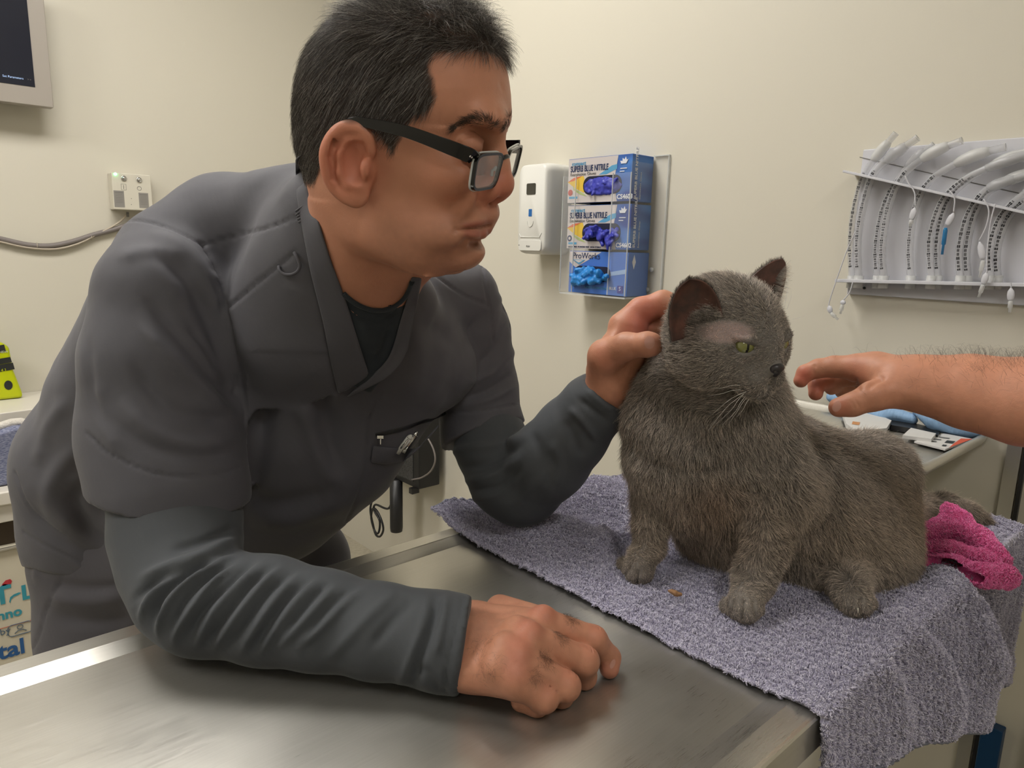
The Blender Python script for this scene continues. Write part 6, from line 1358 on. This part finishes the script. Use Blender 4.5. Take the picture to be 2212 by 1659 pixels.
# near ear: opens towards the camera and picture-left; far ear: seen from its side, tip up right
e1 = ear_mesh(P(1489, 602, .722), P(1560, 690, .732), P(1450, 724, .742), P(1508, 722, .736), .017, unit(CAM - P(1500, 660, .74)) * .96 + KU * .05, 3.0)
e2 = ear_mesh(P(1699, 560, .800), P(1588, 645, .790), P(1672, 668, .800), P(1632, 662, .800), .014, unit(KF * .35 - KS * .90), 1.9)
FURC = np.array(srgb(166, 159, 152)); FURW = np.array(srgb(168, 152, 135)); SKN = np.array(srgb(140, 120, 114))
def toegap(p):
    q_ = proj(p); g = np.zeros(len(p))
    for ln, dm in TOES:
        d, t, _ = polydist(q_[:, :2], ln); g = np.maximum(g, np.clip(1 - d / 5.0, 0, 1) * (q_[:, 2] < dm))
    return g
def furcol(p):
    c = np.tile(FURC, (len(p), 1)); q_ = proj(p); 
    low = sstep(950, 1150, q_[:, 1])[:, None] * (1 - sstep(1180, 1260, q_[:, 1])[:, None] * .6); c = c * (1 - .55 * low) + FURW * .55 * low
    warm = np.clip(1 - np.linalg.norm(q_[:, :2] - np.array([1545, 1085]), axis=1) / 90, 0, 1)[:, None]; c = c * (1 - .6 * warm) + np.array(srgb(140, 112, 88)) * .6 * warm
    # faint tabby bars on the legs
    bars = .5 + .5 * np.sin(p[:, 2] * 330 + 2 * noise3(p, .02, 77)); lg = sstep(1060, 1120, q_[:, 1]) * (1 - sstep(1240, 1290, q_[:, 1])) * (((q_[:, 0] > 1570) & (q_[:, 0] < 1720)) | ((q_[:, 0] > 1360) & (q_[:, 0] < 1450))); c = c * (1 - .18 * (bars * lg)[:, None])
    # bare patch between the near ear and eye
    k_ = p - KC; kk = np.stack([k_ @ KF, k_ @ KU], 1)
    bp = np.clip(1.25 - np.hypot((q_[:, 0] - 1572) / 52, (q_[:, 1] - 718) / 22), 0, 1)[:, None] * (q_[:, 2:3] < .80); bp = np.clip(bp * 2.2, 0, 1); c = c * (1 - bp) + np.array(srgb(214, 190, 184)) * bp
    bp2 = np.clip(1.2 - np.hypot((q_[:, 0] - 1510) / 36, (q_[:, 1] - 716) / 26), 0, 1)[:, None] * (q_[:, 2:3] < .80) * .55; c = c * (1 - bp2) + np.array(srgb(160, 142, 136)) * bp2
    pw = (sstep(1265, 1300, q_[:, 1]) * (q_[:, 2] < .86))[:, None]; c = c * (1 + .12 * pw)
    return c * (1 + .10 * noise3(p, .02, 60)[:, None] + .07 * noise3(p, .008, 61)[:, None])
cat = empty('cat', (fpN[0], fpN[1], G0), 'stout grey short haired cat sitting on the lilac towel, shaved patch beside its ear', 'cat')
allv, allf, _ = joinm([(vs_b, fs_b, vs_b), (vs_h, fs_h, vs_h)])
cat_bvh = BVHTree.FromPolygons([Vector(x) for x in allv.tolist()], allf.tolist()); hd_bvh = BVHTree.FromPolygons([Vector(x) for x in vs_h.tolist()], fs_h.tolist())
colc = furcol(allv) * .55
cbody = mesh('body', allv, allf, m_cat); vcol(cbody, 'Col', colc); adopt(cat, cbody)
m_earin = mat('inner ear skin', srgb(122, 84, 72), .55); bsdf(m_earin).inputs['Subsurface Weight'].default_value = .25; bsdf(m_earin).inputs['Subsurface Radius'].default_value = (.01, .004, .002)
L(m_earin, ramp(m_earin, noisy(m_earin, 70, 3), [(.3, srgb(66, 47, 42)), (.7, srgb(112, 74, 62))]).outputs[0], bsdf(m_earin).inputs['Base Color'])
ears = []
for (v_, f_) in (e1, e2):
    o = mesh('ear', v_, f_, m_earin); so = o.modifiers.new('s', 'SOLIDIFY'); so.thickness = .0018; so.offset = 0; o.modifiers.new('d', 'SUBSURF').render_levels = 1; adopt(cat, o); ears.append(o)
# eyes
m_iris = mat('cat iris', srgb(128, 130, 66), .08); m_pup = mat('cat pupil', (.003, .003, .003), .1); bsdf(m_iris).inputs['Coat Weight'].default_value = 1.
for s, w_ in ((1, 1.0), (-1, .5)):
    e = Vol(K(.047, .0, .0245 * s) - .013, K(.047, .0, .0245 * s) + .013, .0007); e.ell(K(.0485, .0, .0250 * s), (.0112, .0104, .0110), KA, .001); ve, fe = e.mesh()
    ce = K(.0485, 0, .0250 * s); look = unit(KF * .92 + KS * s * .34); dd = ((ve - ce) @ look); side_ = np.abs((ve - ce) @ unit(np.cross(look, KU))); mi = (side_[fe].mean(1) < .0009 * (1.4)) & (dd[fe].mean(1) > .006)
    adopt(cat, mesh('eye', ve, fe, [m_iris, m_pup], mi=mi.astype(int)))
nz = Vol(K(.073, -.019, 0) - .014, K(.073, -.019, 0) + .014, .0008); nz.ell(K(.0755, -.0180, 0), (.0062, .0060, .0088), KA, .002); nz.ell(K(.0745, -.0240, 0), (.0045, .0040, .0030), KA, .003)
for s in (1, -1): nz.ell(K(.0800, -.0205, .0046 * s), (.0030, .0017, .0022), KA, .001, 'cut')
vn_, fn_ = nz.mesh(); adopt(cat, mesh('nose', vsmooth(vn_, fn_, 1), fn_, mat('slate nose leather', srgb(48, 44, 45), .4)))
m_wh = mat('whisker', (.85, .83, .78), .4)
out = []; rg = np.random.default_rng(77)
for (x0, y0), (x1, y1), (x2, y2) in [((1612, 846), (1570, 868), (1538, 896)), ((1608, 850), (1565, 885), (1530, 930)), ((1606, 852), (1580, 885), (1548, 915)), ((1610, 856), (1588, 890), (1560, 918)), ((1612, 860), (1592, 890), (1576, 912)), ((1600, 842), (1560, 850), (1528, 856)), ((1598, 832), (1560, 838), (1535, 838)), ((1618, 862), (1605, 885), (1592, 900))]:
    h = onmesh(hd_bvh, x0 + 4, y0 - 6, 0); d0 = proj(h[0])[2] if h else .72
    out.append([P(x0, y0, d0), P((x0 + x1) / 2, (y0 + y1) / 2 - 2, d0 - .004), P(x1, y1, d0 - .008), P(x2, y2, d0 - .006)])
for (x0, y0), (x1, y1) in [((1710, 620), (1700, 668)), ((1740, 680), (1712, 690)), ((1700, 600), (1696, 655))]: out.append([P(x1, y1, .76), P((x0 + x1) / 2 + 3, (y0 + y1) / 2, .76), P((x0 * 2 + x1) / 3 + 3, (y0 * 2 + y1) / 3, .76), P(x0, y0, .76)])
adopt(cat, hairs('whiskers', None, np.array(out), m_wh, None, .00022, .00005))
# claws of the hind paw
b = MB()
for (x, y, l) in [(1846, 1318, 16), (1853, 1322, 14), (1813, 1300, 12)]:
    a = AG(x, y - l * .6, .012); z_ = AG(x + 1, y + l * .45, .0015); b.tube([a + (CAM - a) * .012, (a + z_) / 2 + (CAM - a) * .016, z_ + (CAM - a) * .010], [.0011, .0009, .0003], 6)
adopt(cat, b.build('claws', mat('claw', (.75, .70, .58), .3)))
# ---- fur
def furdir(p, n_):
    q_ = proj(p); isb = q_[:, 1] > 0
    k_ = p - KC; kl = np.linalg.norm(k_, axis=1); a, b_, c = k_ @ KF, k_ @ KU, k_ @ KS
    head_w = np.clip((.105 - kl) / .02, 0, 1)[:, None]
    dh = -KF[None] * 1.0 - KU[None] * .35 + KS[None] * (np.sign(c)[:, None] * .35)
    back_ax = unit(P(1885, 1035, 1.0) - P(1560, 880, .86)); db = np.tile(back_ax * .55 + V(0, 0, -.8), (len(p), 1))
    chest = np.clip(1 - np.abs(q_[:, 0] - 1470) / 120, 0, 1)[:, None] * (q_[:, 1:2] < 1080); db = db * (1 - chest) + chest * (V(0, 0, -1.0) + unit(fpF - fpN) * .1)
    d = dh * head_w + db * (1 - head_w)
    d = d + .35 * np.stack([noise3(p, .022, k) for k in (41, 42, 43)], 1) + .34 * np.stack([noise3(p, .0055, k) for k in (44, 45, 46)], 1)
    d -= n_ * (d * n_).sum(1, keepdims=True); return d / (np.linalg.norm(d, axis=1, keepdims=True) + 1e-9), head_w[:, 0]
def grow(p, n_, lenf, rad, lift, seed, colmul=1.0):
    rg = np.random.default_rng(seed); m = len(p); d, hw_ = furdir(p, n_); l = (lenf * (.65 + .6 * rg.random(m)))[:, None]; li = (lift * (.7 + .6 * rg.random(m)))[:, None]; jit = .22 * rg.normal(size=(m, 3))
    c1 = p - n_ * .0006; c2 = p + (n_ * li + (d + jit) * .6) * l * .45; c3 = p + (n_ * li * .85 + (d + jit)) * l * .95; c2[:, 2] = np.maximum(c2[:, 2], G0); c3[:, 2] = np.maximum(c3[:, 2], G0 - .001)
    return np.stack([c1, c2, c3], 1), furcol(p)
NF = 210000
def lenfield(p):
    q_ = proj(p); k_ = np.linalg.norm(p - KC, axis=1); l = np.full(len(p), .0115)
    headm = np.clip((.100 - k_) / .02, 0, 1); l = l * (1 - headm) + .0075 * headm
    a, b_, c = (p - KC) @ KF, (p - KC) @ KU, (p - KC) @ KS; muz = np.clip((a - .025) / .03, 0, 1) * headm; l = l * (1 - muz) + .0030 * muz
    paw = sstep(1230, 1300, q_[:, 1]) * (q_[:, 2] < .85) + sstep(1180, 1230, q_[:, 1]) * (q_[:, 0] < 1450); l = l * (1 - np.clip(paw, 0, 1) * .72)
    belly = np.clip(1 - np.abs(q_[:, 1] - 1190) / 70, 0, 1) * (q_[:, 0] > 1440) * (q_[:, 0] < 1600); l = l * (1 + .6 * belly)
    lgm = np.clip(sstep(1090, 1180, q_[:, 1]) * (((q_[:, 0] > 1575) & (q_[:, 0] < 1720)) | (q_[:, 0] < 1450)), 0, 1) * (q_[:, 2] < .90); l = l * (1 - .40 * lgm); tl = (q_[:, 0] > 2000); l = np.where(tl, .009, l)
    bare = np.clip(1.25 - np.hypot((q_[:, 0] - 1565) / 60, (q_[:, 1] - 716) / 26), 0, 1) * (q_[:, 2] < .80); l = l * (1 - .80 * np.clip(bare * 3, 0, 1))
    return l
eyes_c = [K(.056, .0005, .0270 * s) for s in (1, -1)]; nose_c = K(.0790, -.020, 0)
def furmask(c):
    m = 1 - .96 * toegap(c)
    for e in eyes_c: m *= (np.linalg.norm(c - e, axis=1) > .0095)
    m *= np.linalg.norm(c - nose_c, axis=1) > .0110
    front = ((c - CAM) * 0).sum(1) + 1
    return m * (c[:, 2] > G0 + .0005)
# hair where it can be seen from about here: denser towards the camera side
nA = vnormals(allv, allf); facing_v = (nA * (CAM - allv)).sum(1) / np.linalg.norm(allv - CAM, axis=1)
def fmask(c): return furmask(c)
hidden = np.zeros(len(allf), bool)
fc = facing_v[allf].mean(1); sel = fc > -.45
# do not grow from the part of the head mesh that is inside the neck, nor the reverse
cen = allv[allf].mean(1); isbody = np.arange(len(allf)) < len(fs_b)
inhead = isbody & (np.linalg.norm((cen - K(-.004, -.004, 0)), axis=1) < .050)
sel &= ~inhead
p, n_ = surface_samples(allv, allf[sel], NF, fmask, 11)
ctrl, fcx = grow(p, n_, lenfield(p), .0001, .55, 12)
# near ear rim and back, far ear fringe
pe, ne, le, de = [], [], [], []
for kx, (v_, f_) in enumerate((e1, e2)):
    pp, nn_ = surface_samples(v_, f_, 5200 if kx == 0 else 7000, None, 90 + kx); opend = unit(CAM - P(1500, 660, .74)) if kx == 0 else unit(KF * .55 - KS * .80)
    nn_ = np.where(((nn_ * opend).sum(1) > 0)[:, None], -nn_, nn_); pp = pp + nn_ * .0008; pe.append(pp); ne.append(nn_)
pe, ne = np.concatenate(pe), np.concatenate(ne); rg = np.random.default_rng(3)
tipd = KU[None] * .9 + .3 * rg.normal(size=(len(pe), 3)); tipd -= ne * (tipd * ne).sum(1, keepdims=True); tipd /= np.linalg.norm(tipd, axis=1, keepdims=True); le = (.0045 * (.6 + .6 * rg.random(len(pe))))[:, None]
ce = np.stack([pe, pe + tipd * le * .5 + ne * le * .35, pe + tipd * le + ne * le * .4], 1)
# fringe hairs inside the far ear, pointing picture-right
fr = []
for k in range(420):
    t = rg.random(); x = 1690 - 22 * t ** .8 + 3 * rg.normal(); y = 575 + 82 * t + 3 * rg.normal(); d0 = .800; l = (18 + 12 * rg.random()) * (1 - .35 * abs(t - .5)); an = math.radians(-20 + 70 * t + 16 * rg.normal()); fr.append([P(x - 2, y, d0), P(x + l * .5 * math.cos(an), y + l * .4 * math.sin(an) + 2, d0), P(x + l * math.cos(an), y + l * math.sin(an), d0)])
tf = []
for k in range(260):
    t = rg.random(); x, y = 1462 + 88 * t, 704 - 24 * t + 20 * (rg.random() - .4); _h9 = onmesh(hd_bvh, x, y, 0); d0 = (proj(_h9[0])[2] if _h9 else .74) - .001; an = math.radians(-100 + 60 * (rg.random() - .5)); l = 9 + 9 * rg.random(); tf.append([P(x, y, d0), P(x + l * .5 * math.cos(an), y + l * .5 * math.sin(an), d0 - .003), P(x + l * math.cos(an), y + l * math.sin(an), d0 - .005)])
allc = np.concatenate([ctrl, ce, np.array(fr), np.array(tf)]); cols = np.concatenate([fcx, np.tile(FURC * .85, (len(ce), 1)), np.tile(FURC * 1.1, (len(fr), 1)), np.tile(FURC * .5, (len(tf), 1))])
fur = hairs('fur', None, allc, m_fur, None, np.concatenate([np.full(len(ctrl) + len(ce), .00022), np.full(len(fr) + len(tf), .00012)]), .00004); adopt(cat, fur)
fa_ = fur.data.attributes.new('fcol', 'FLOAT_COLOR', 'CURVE'); fa_.data.foreach_set('color', np.concatenate([cols, np.ones((len(cols), 1))], 1).astype(np.float32).ravel())
# ============================================================ lilac towel over the table end
m_tow = mat('lilac terry', srgb(140, 137, 154), .9); bsdf(m_tow).inputs['Sheen Weight'].default_value = .3
_vt = N(m_tow, 'ShaderNodeTexVoronoi', Scale=330.0); L(m_tow, coords(m_tow, 'Object', (1, 1, 1)), _vt.inputs['Vector']); bump(m_tow, _vt.outputs[0], .6, .002)
L(m_tow, mixc(m_tow, _vt.outputs[0], srgb(140, 136, 158), srgb(214, 210, 226)), bsdf(m_tow).inputs['Base Color'])
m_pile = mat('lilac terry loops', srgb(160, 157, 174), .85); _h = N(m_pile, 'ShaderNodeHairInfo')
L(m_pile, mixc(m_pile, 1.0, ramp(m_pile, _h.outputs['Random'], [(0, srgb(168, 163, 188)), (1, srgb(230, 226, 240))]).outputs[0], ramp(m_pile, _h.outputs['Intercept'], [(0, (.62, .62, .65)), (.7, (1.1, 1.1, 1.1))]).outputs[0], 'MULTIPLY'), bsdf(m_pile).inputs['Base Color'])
NS, NV = 190, 260
S_ = np.linspace(0, 1, NS); Vv = np.linspace(0, 1, NV); TOPZ = TZ + .006
Xs = .584 + S_ * .680
farY = np.interp(Xs, [.58, .66, .85, .95, 1.05, 1.27], [.806, .798, .768, .755, .75, .75]); hemZ = 1.29 + np.interp(Xs, [.58, .81, .99, 1.05, 1.09, 1.12, 1.27], [-.475, -.525, -.592, -.606, -.575, -.61, -.655])
bul = np.interp(Xs, [.58, .66, .80, .95, 1.03, 1.06, 1.10, 1.27], [.004, .012, .028, .036, .040, .036, .004, .004]) + .004 * np.sin(Xs * 46)
edgeY = ty0 - .006
PTS = np.zeros((NV, NS, 3))
for j in range(NS):
    top_len = farY[j] - (edgeY + .018); drop = TOPZ - .018 - hemZ[j]; tot = top_len + .028 + drop; l = Vv * tot; x = Xs[j]
    y = np.where(l < top_len, farY[j] - l, 0); z = np.full(NV, TOPZ)
    a = np.clip((l - top_len) / .028, 0, 1) * math.pi / 2; m = l >= top_len
    y = np.where(m, edgeY + .018 - .018 * np.sin(a), y); z = np.where(m, TOPZ - .018 * (1 - np.cos(a)), z)
    dr = np.clip(l - top_len - .028, 0, None); m2 = dr > 0
    y = np.where(m2, edgeY - bul[j] * (1 - np.exp(-dr / .07)), y); z = np.where(m2, TOPZ - .018 - dr, z)
    # the flat of the table lies a little lower than its rim
    low = sstep(.75, .70, y) * sstep(.24, .285, y) * sstep(1.235, 1.19, np.full(NV, x)); z = z - .0055 * low * (~m)
    PTS[:, j, 0] = x + .028 * np.clip(dr / .10, 0, 2) * (1 - S_[j]) * .35; PTS[:, j, 1] = y; PTS[:, j, 2] = z
tv_ = PTS.reshape(-1, 3); tf_ = np.array([(i * NS + j, i * NS + j + 1, (i + 1) * NS + j + 1, (i + 1) * NS + j) for i in range(NV - 1) for j in range(NS - 1)])[:, ::-1]
tn_ = vnormals(tv_, tf_); 
if tn_[NS * 60 + 90, 2] < 0: tf_ = tf_[:, ::-1]; tn_ = -tn_
ribs = np.sin((tv_[:, 0] * 1.0 + .012 * noise3(tv_, .09, 71)) * 2 * math.pi / .0155); H = .0012 * ribs + .0022 * noise3(tv_, .035, 72) + .003 * np.clip(noise3(tv_, .11, 73), -1, 1) * (tv_[:, 2] < .86)
tv_ = tv_ + tn_ * H[:, None]
tv_ = fold(tv_, tn_, [([(1090, 1168), (1150, 1158), (1215, 1150), (1270, 1180), (1330, 1215)], 20, .026, 'ridge', .6, 1.4), ([(1140, 1120), (1220, 1115), (1300, 1130), (1370, 1160)], 28, -.010, 'ridge', .6, 1.4), ([(1240, 1075), (1300, 1080), (1380, 1110)], 24, .016, 'ridge', .6, 1.4), ([(1260, 1045), (1300, 1052), (1370, 1070)], 16, .010, 'ridge', .6, 1.4),
    ([(1290, 1195), (1340, 1172), (1372, 1160)], 17, .018, 'ridge', .6, 1.4), ([(950, 1100), (985, 1095), (1040, 1092)], 16, .010, 'ridge', .6, 1.4), ([(1270, 1230), (1350, 1280), (1420, 1300)], 30, .004, 'ridge', .6, 1.4), ([(1300, 1240), (1312, 1265), (1316, 1290)], 12, -.004, 'ridge', .6, 1.2),
    ([(2000, 1240), (2080, 1290), (2120, 1380), (2150, 1480)], 24, .020, 'ridge', .6, 1.4), ([(2060, 1240), (2120, 1300), (2165, 1400)], 18, -.016, 'ridge', .6, 1.4), ([(1900, 1330), (1990, 1380), (2040, 1480), (2040, 1600)], 26, .014, 'ridge', .6, 1.4), ([(1960, 1340), (2040, 1400), (2080, 1500)], 20, -.010, 'ridge', .6, 1.4), ([(1860, 1400), (1920, 1470), (1950, 1600)], 18, .009, 'ridge', .6, 1.4)])
# the near left corner of the towel is turned up; thick hemmed border
cr = np.exp(-((tv_[:, 0] - .60) ** 2 + (tv_[:, 1] - .80) ** 2) / .0012); tv_[:, 2] += .016 * cr
tv_[:, 2] = np.where((tv_[:, 1] > ty0 - .004) & (tv_[:, 0] < tx1), np.maximum(tv_[:, 2], TZ + .0035 - .0058 * (sstep(.75, .70, tv_[:, 1]) * sstep(.24, .285, tv_[:, 1]))), tv_[:, 2])
towel = mesh('towel', tv_, tf_, m_tow); tag(towel, 'lilac grey terry towel draped over the end of the steel table under the cat', 'towel')
so = towel.modifiers.new('solid', 'SOLIDIFY'); so.thickness = .0035; so.offset = -1
tow_bvh = BVHTree.FromPolygons([Vector(x) for x in tv_.tolist()], tf_.tolist())
b = MB(); bl = [tv_[j] + tn_[j] * .001 for j in range(0, NS, 2)]; b.tube([p_ - V(0, 0, .001) for p_ in [tv_[(NV - 1) * NS + j] for j in range(0, NS, 2)]], .0026, 6); m_hem = mat('towel hem', srgb(120, 122, 136), .8); hm1 = b.build('hem', m_hem); b = MB(); b.tube([p_ for p_ in bl], .0026, 6); hm2 = b.build('hem', m_hem); adopt(towel, hm1, hm2)
# terry loops
def pile(name, vs, fs, n, lo, parent, m_, seed, mask=None, edge=None, r=.00042):
    rg = np.random.default_rng(seed); p, nn_ = surface_samples(vs, fs, n, mask, seed); 
    if edge is not None: p = np.concatenate([p, edge[0]]); nn_ = np.concatenate([nn_, edge[1]])
    k = len(p); t1 = np.cross(nn_, rg.normal(size=(k, 3))); t1 /= np.linalg.norm(t1, axis=1, keepdims=True); cl = np.stack([noise3(p, .004, s_) for s_ in (81, 82, 83)], 1); l = lo * (.6 + .7 * rg.random((k, 1)))
    d = t1 * .45 + cl * .9; c = np.stack([p - nn_ * .0004, p + nn_ * l * .8 + d * l * .25, p + nn_ * l + d * l * .65, p + nn_ * l * .7 + d * l * 1.1], 1)
    return hairs(name, None, c, m_, parent, r, r * .75)
vis = lambda c: ((c[:, 1] < .9) * 1.0)
ei = np.concatenate([np.arange(0, NV) * NS, np.arange(0, NV) * NS + 1]); ee = np.repeat(tv_[ei], 26, 0); rg = np.random.default_rng(4); ee = ee + rg.normal(size=ee.shape) * V(.0006, .0015, .0004); en2 = np.repeat((tn_[ei] * .35 + V(-.95, 0, 0)), 26, 0); en2[:, 2] -= .5 * rg.random(len(en2))
en2 /= np.linalg.norm(en2, axis=1, keepdims=True)
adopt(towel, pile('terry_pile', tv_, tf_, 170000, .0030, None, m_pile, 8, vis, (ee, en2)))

# ============================================================ pink cloth, crumb
m_pink = mat('pink terry', srgb(214, 52, 128), .85)
_vt = N(m_pink, 'ShaderNodeTexNoise', Scale=60.0); L(m_pink, coords(m_pink), _vt.inputs['Vector']); _f = ramp(m_pink, _vt.outputs[0], [(.60, srgb(250, 100, 168)), (.78, srgb(250, 160, 200))]); L(m_pink, _f.outputs[0], bsdf(m_pink).inputs['Base Color'])
m_pinkp = mat('pink terry loops', srgb(236, 90, 160), .8); _h = N(m_pinkp, 'ShaderNodeHairInfo')
L(m_pinkp, mixc(m_pinkp, 1.0, ramp(m_pinkp, _h.outputs['Random'], [(0, srgb(255, 110, 178)), (.96, srgb(255, 150, 204)), (1, srgb(255, 215, 230))]).outputs[0], ramp(m_pinkp, _h.outputs['Intercept'], [(0, (.95, .8, .85)), (.7, (1.1, 1.1, 1.1))]).outputs[0], 'MULTIPLY'), bsdf(m_pinkp).inputs['Base Color'])
Zt = TOPZ + .002
pv = Vol(A(2080, 1180, Zt) - V(.11, .13, .02), A(2080, 1180, Zt) + V(.11, .13, .07), .0026)
QQ = lambda x, y, z: A(x, y, Zt + z)
for ch in ([(QQ(1985, 1158, .010), .011), (QQ(2050, 1150, .014), .012), (QQ(2110, 1172, .012), .012), (QQ(2150, 1205, .008), .010)], [(QQ(1990, 1190, .008), .012), (QQ(2060, 1200, .010), .013), (QQ(2120, 1215, .008), .012), (QQ(2172, 1243, .005), .010)], [(QQ(1992, 1214, .005), .009), (QQ(2060, 1226, .006), .010), (QQ(2120, 1243, .005), .010), (QQ(2176, 1250, .003), .008)],
           [(QQ(2052, 1105, .034), .0065), (QQ(2078, 1122, .030), .007), (QQ(2118, 1160, .018), .008), (QQ(2165, 1215, .008), .008)], [(QQ(2052, 1105, .034), .006), (QQ(2062, 1130, .022), .009), (QQ(2080, 1160, .012), .012)], [(QQ(1990, 1140, .010), .008), (QQ(2030, 1135, .016), .006), (QQ(2062, 1140, .016), .008)]): pv.chain(ch, .014)
pvs, pfs = pv.mesh(); pvs = vsmooth(pvs, pfs, 2); pn = vnormals(pvs, pfs); pvs = pvs + pn * (noise3(pvs, .02, 5) * .0018)[:, None]; pvs[:, 2] = np.maximum(pvs[:, 2], TOPZ + .0015 - .012 * (pvs[:, 1] < ty0 - .004))
pink = mesh('washcloth', pvs, pfs, m_pink); tag(pink, 'crumpled hot pink washcloth on the lilac towel behind the cat', 'cloth')
adopt(pink, pile('terry_pile', pvs, pfs, 42000, .0026, None, m_pinkp, 9, None, None, .0004))
cb = Vol(QQ(1458, 1280, .0) - .02, QQ(1458, 1280, .0) + .02, .0009); cb.chain([(QQ(1446, 1276, .003), .0022), (QQ(1458, 1281, .004), .0030), (QQ(1470, 1284, .003), .0024)], .003)
cvs, cfs = cb.mesh(); cvs = cvs + vnormals(cvs, cfs) * (noise3(cvs, .004, 3) * .0009)[:, None]; cr_ = mesh('kibble_crumb', cvs, cfs, mat('brown crumb', srgb(166, 126, 88), .8)); tag(cr_, 'small brown crumb on the lilac towel between the front paws', 'crumb')

# ============================================================ second person: arm reaching in from the right
av = Vol(P(1990, 840, .83) - V(.30, .33, .22), P(1990, 840, .83) + V(.30, .22, .18), .0017)
q1 = [PR(2420, 885, .70, .047), PR(2212, 868, .755, .0430), PR(2090, 846, .785, .0375), PR(1990, 829, .805, .0285), PR(1935, 822, .815, .0265)]
av2 = Vol(V(P(2420, 885, .70)[0] - .12, P(2420, 885, .70)[1] - .50, .85), V(P(2420, 885, .70)[0] + .25, P(2420, 885, .70)[1] + .12, 1.5), .008)
av.chain(q1, .02)
av.chain([PR(1945, 816, .825, .0215), PR(1890, 802, .842, .0205), PR(1852, 795, .852, .0165)], .014)
av.chain([PR(1950, 832, .83, .021), PR(1895, 822, .86, .018), PR(1868, 818, .885, .0145)], .014)
av.chain([PR(1935, 842, .805, .0215), PR(1885, 856, .802, .0158), PR(1842, 874, .806, .0122), PR(1812, 880, .812, .0112)], .008)
for ch in ([(1852, 794, .853, .0158), (1802, 792, .868, .0132), (1768, 796, .876, .0118), (1740, 806, .880, .0104), (1730, 822, .880, .0088)], [(1866, 808, .880, .0145), (1800, 818, .902, .0118), (1764, 832, .896, .0100), (1762, 850, .890, .0088)], [(1872, 818, .90, .0135), (1820, 828, .915, .0105), (1796, 838, .905, .0090)], [(1880, 826, .915, .0125), (1838, 836, .925, .0098), (1818, 846, .915, .0085)]):
    g_ = like(av); g_.chain([PR(*q_) for q_ in ch], .003); kk = .004; Fh = np.maximum(kk - np.abs(av.F - g_.F), 0) / kk; av.F = (np.minimum(av.F, g_.F) - Fh * Fh * kk * .25).astype(np.float32)
vs, fs = av.mesh(); vs = vsmooth(vs, fs, 1); nn = vnormals(vs, fs)
vs = fold(vs, nn, [([(1846, 815), (1850, 832), (1858, 846)], 5, -.003, 'ridge', .7, .95), ([(1872, 842), (1890, 826), (1912, 816)], 6, -.003, 'ridge', .7, .95), ([(1838, 866), (1844, 876), (1848, 886)], 3, -.0008, 'ridge', .7, .95), ([(1846, 862), (1852, 872), (1856, 882)], 3, -.0008, 'ridge', .7, .95), ([(1762, 786), (1758, 798), (1760, 810)], 4, -.001, 'ridge', .7, .95), ([(1940, 850), (1990, 860), (2040, 880)], 16, .002, 'ridge', .7, .95)])
elb = P(2700, 930, .66); sho = elb + V(-.10, -.20, .30)
av2.chain([PR(2400, 884, .705, .045), (elb, .046), (sho, .055)], .03); v2, f2 = av2.mesh()
acol = skin_col(vs, [(P(1735, 812, .87), .016, (204, 104, 84), .75), (P(1775, 845, .88), .03, (196, 100, 82), .6), (P(1812, 880, .80), .016, (210, 128, 104), .6), (P(1850, 800, .84), .02, (204, 126, 100), .4), (P(1985, 834, .78), .004, (120, 78, 58), .8)])
dkp = sstep(850, 900, proj(vs)[:, 1]) * 0
V2, F2, C2 = joinm([(vs, fs, acol), (v2, f2, np.tile(SKIN, (len(v2), 1)))])
p2 = empty('person', (elb[0], elb[1], elb[2] - .05), 'bare hairy forearm and hand of a second person reaching in from the right', 'person')
ab = mesh('body', V2, F2, m_skin); vcol(ab, 'Col', C2 * .97); adopt(p2, ab)
arm_bvh = BVHTree.FromPolygons([Vector(x) for x in vs.tolist()], fs.tolist())
nn_ = nail(arm_bvh, circ(1808, 878, 9, 12, rot=.5), (1808, 878))
if nn_: adopt(p2, nn_)
adopt(p2, bodyhair('arm_hair', vs, fs, 1500, lambda c: np.clip((proj(c)[:, 0] - 1930) / 200, .03, 1) * np.clip((880 - proj(c)[:, 1]) / 100, 0.02, 1) ** 1.2, .010, unit(P(2000, 820, .8) - P(2200, 830, .77)) * -.2 + V(0, 0, .3) + unit(P(1900, 800, .8) - P(2100, 790, .8)) * .6, 17, .9, .00006))
sl_ = Vol(sho - .14, sho + .14, .006); sl_.chain([(elb * .45 + sho * .55, .066), (sho, .078)], .02); v3, f3 = sl_.mesh(); adopt(p2, mesh('sleeve', v3, f3, m_scrub))
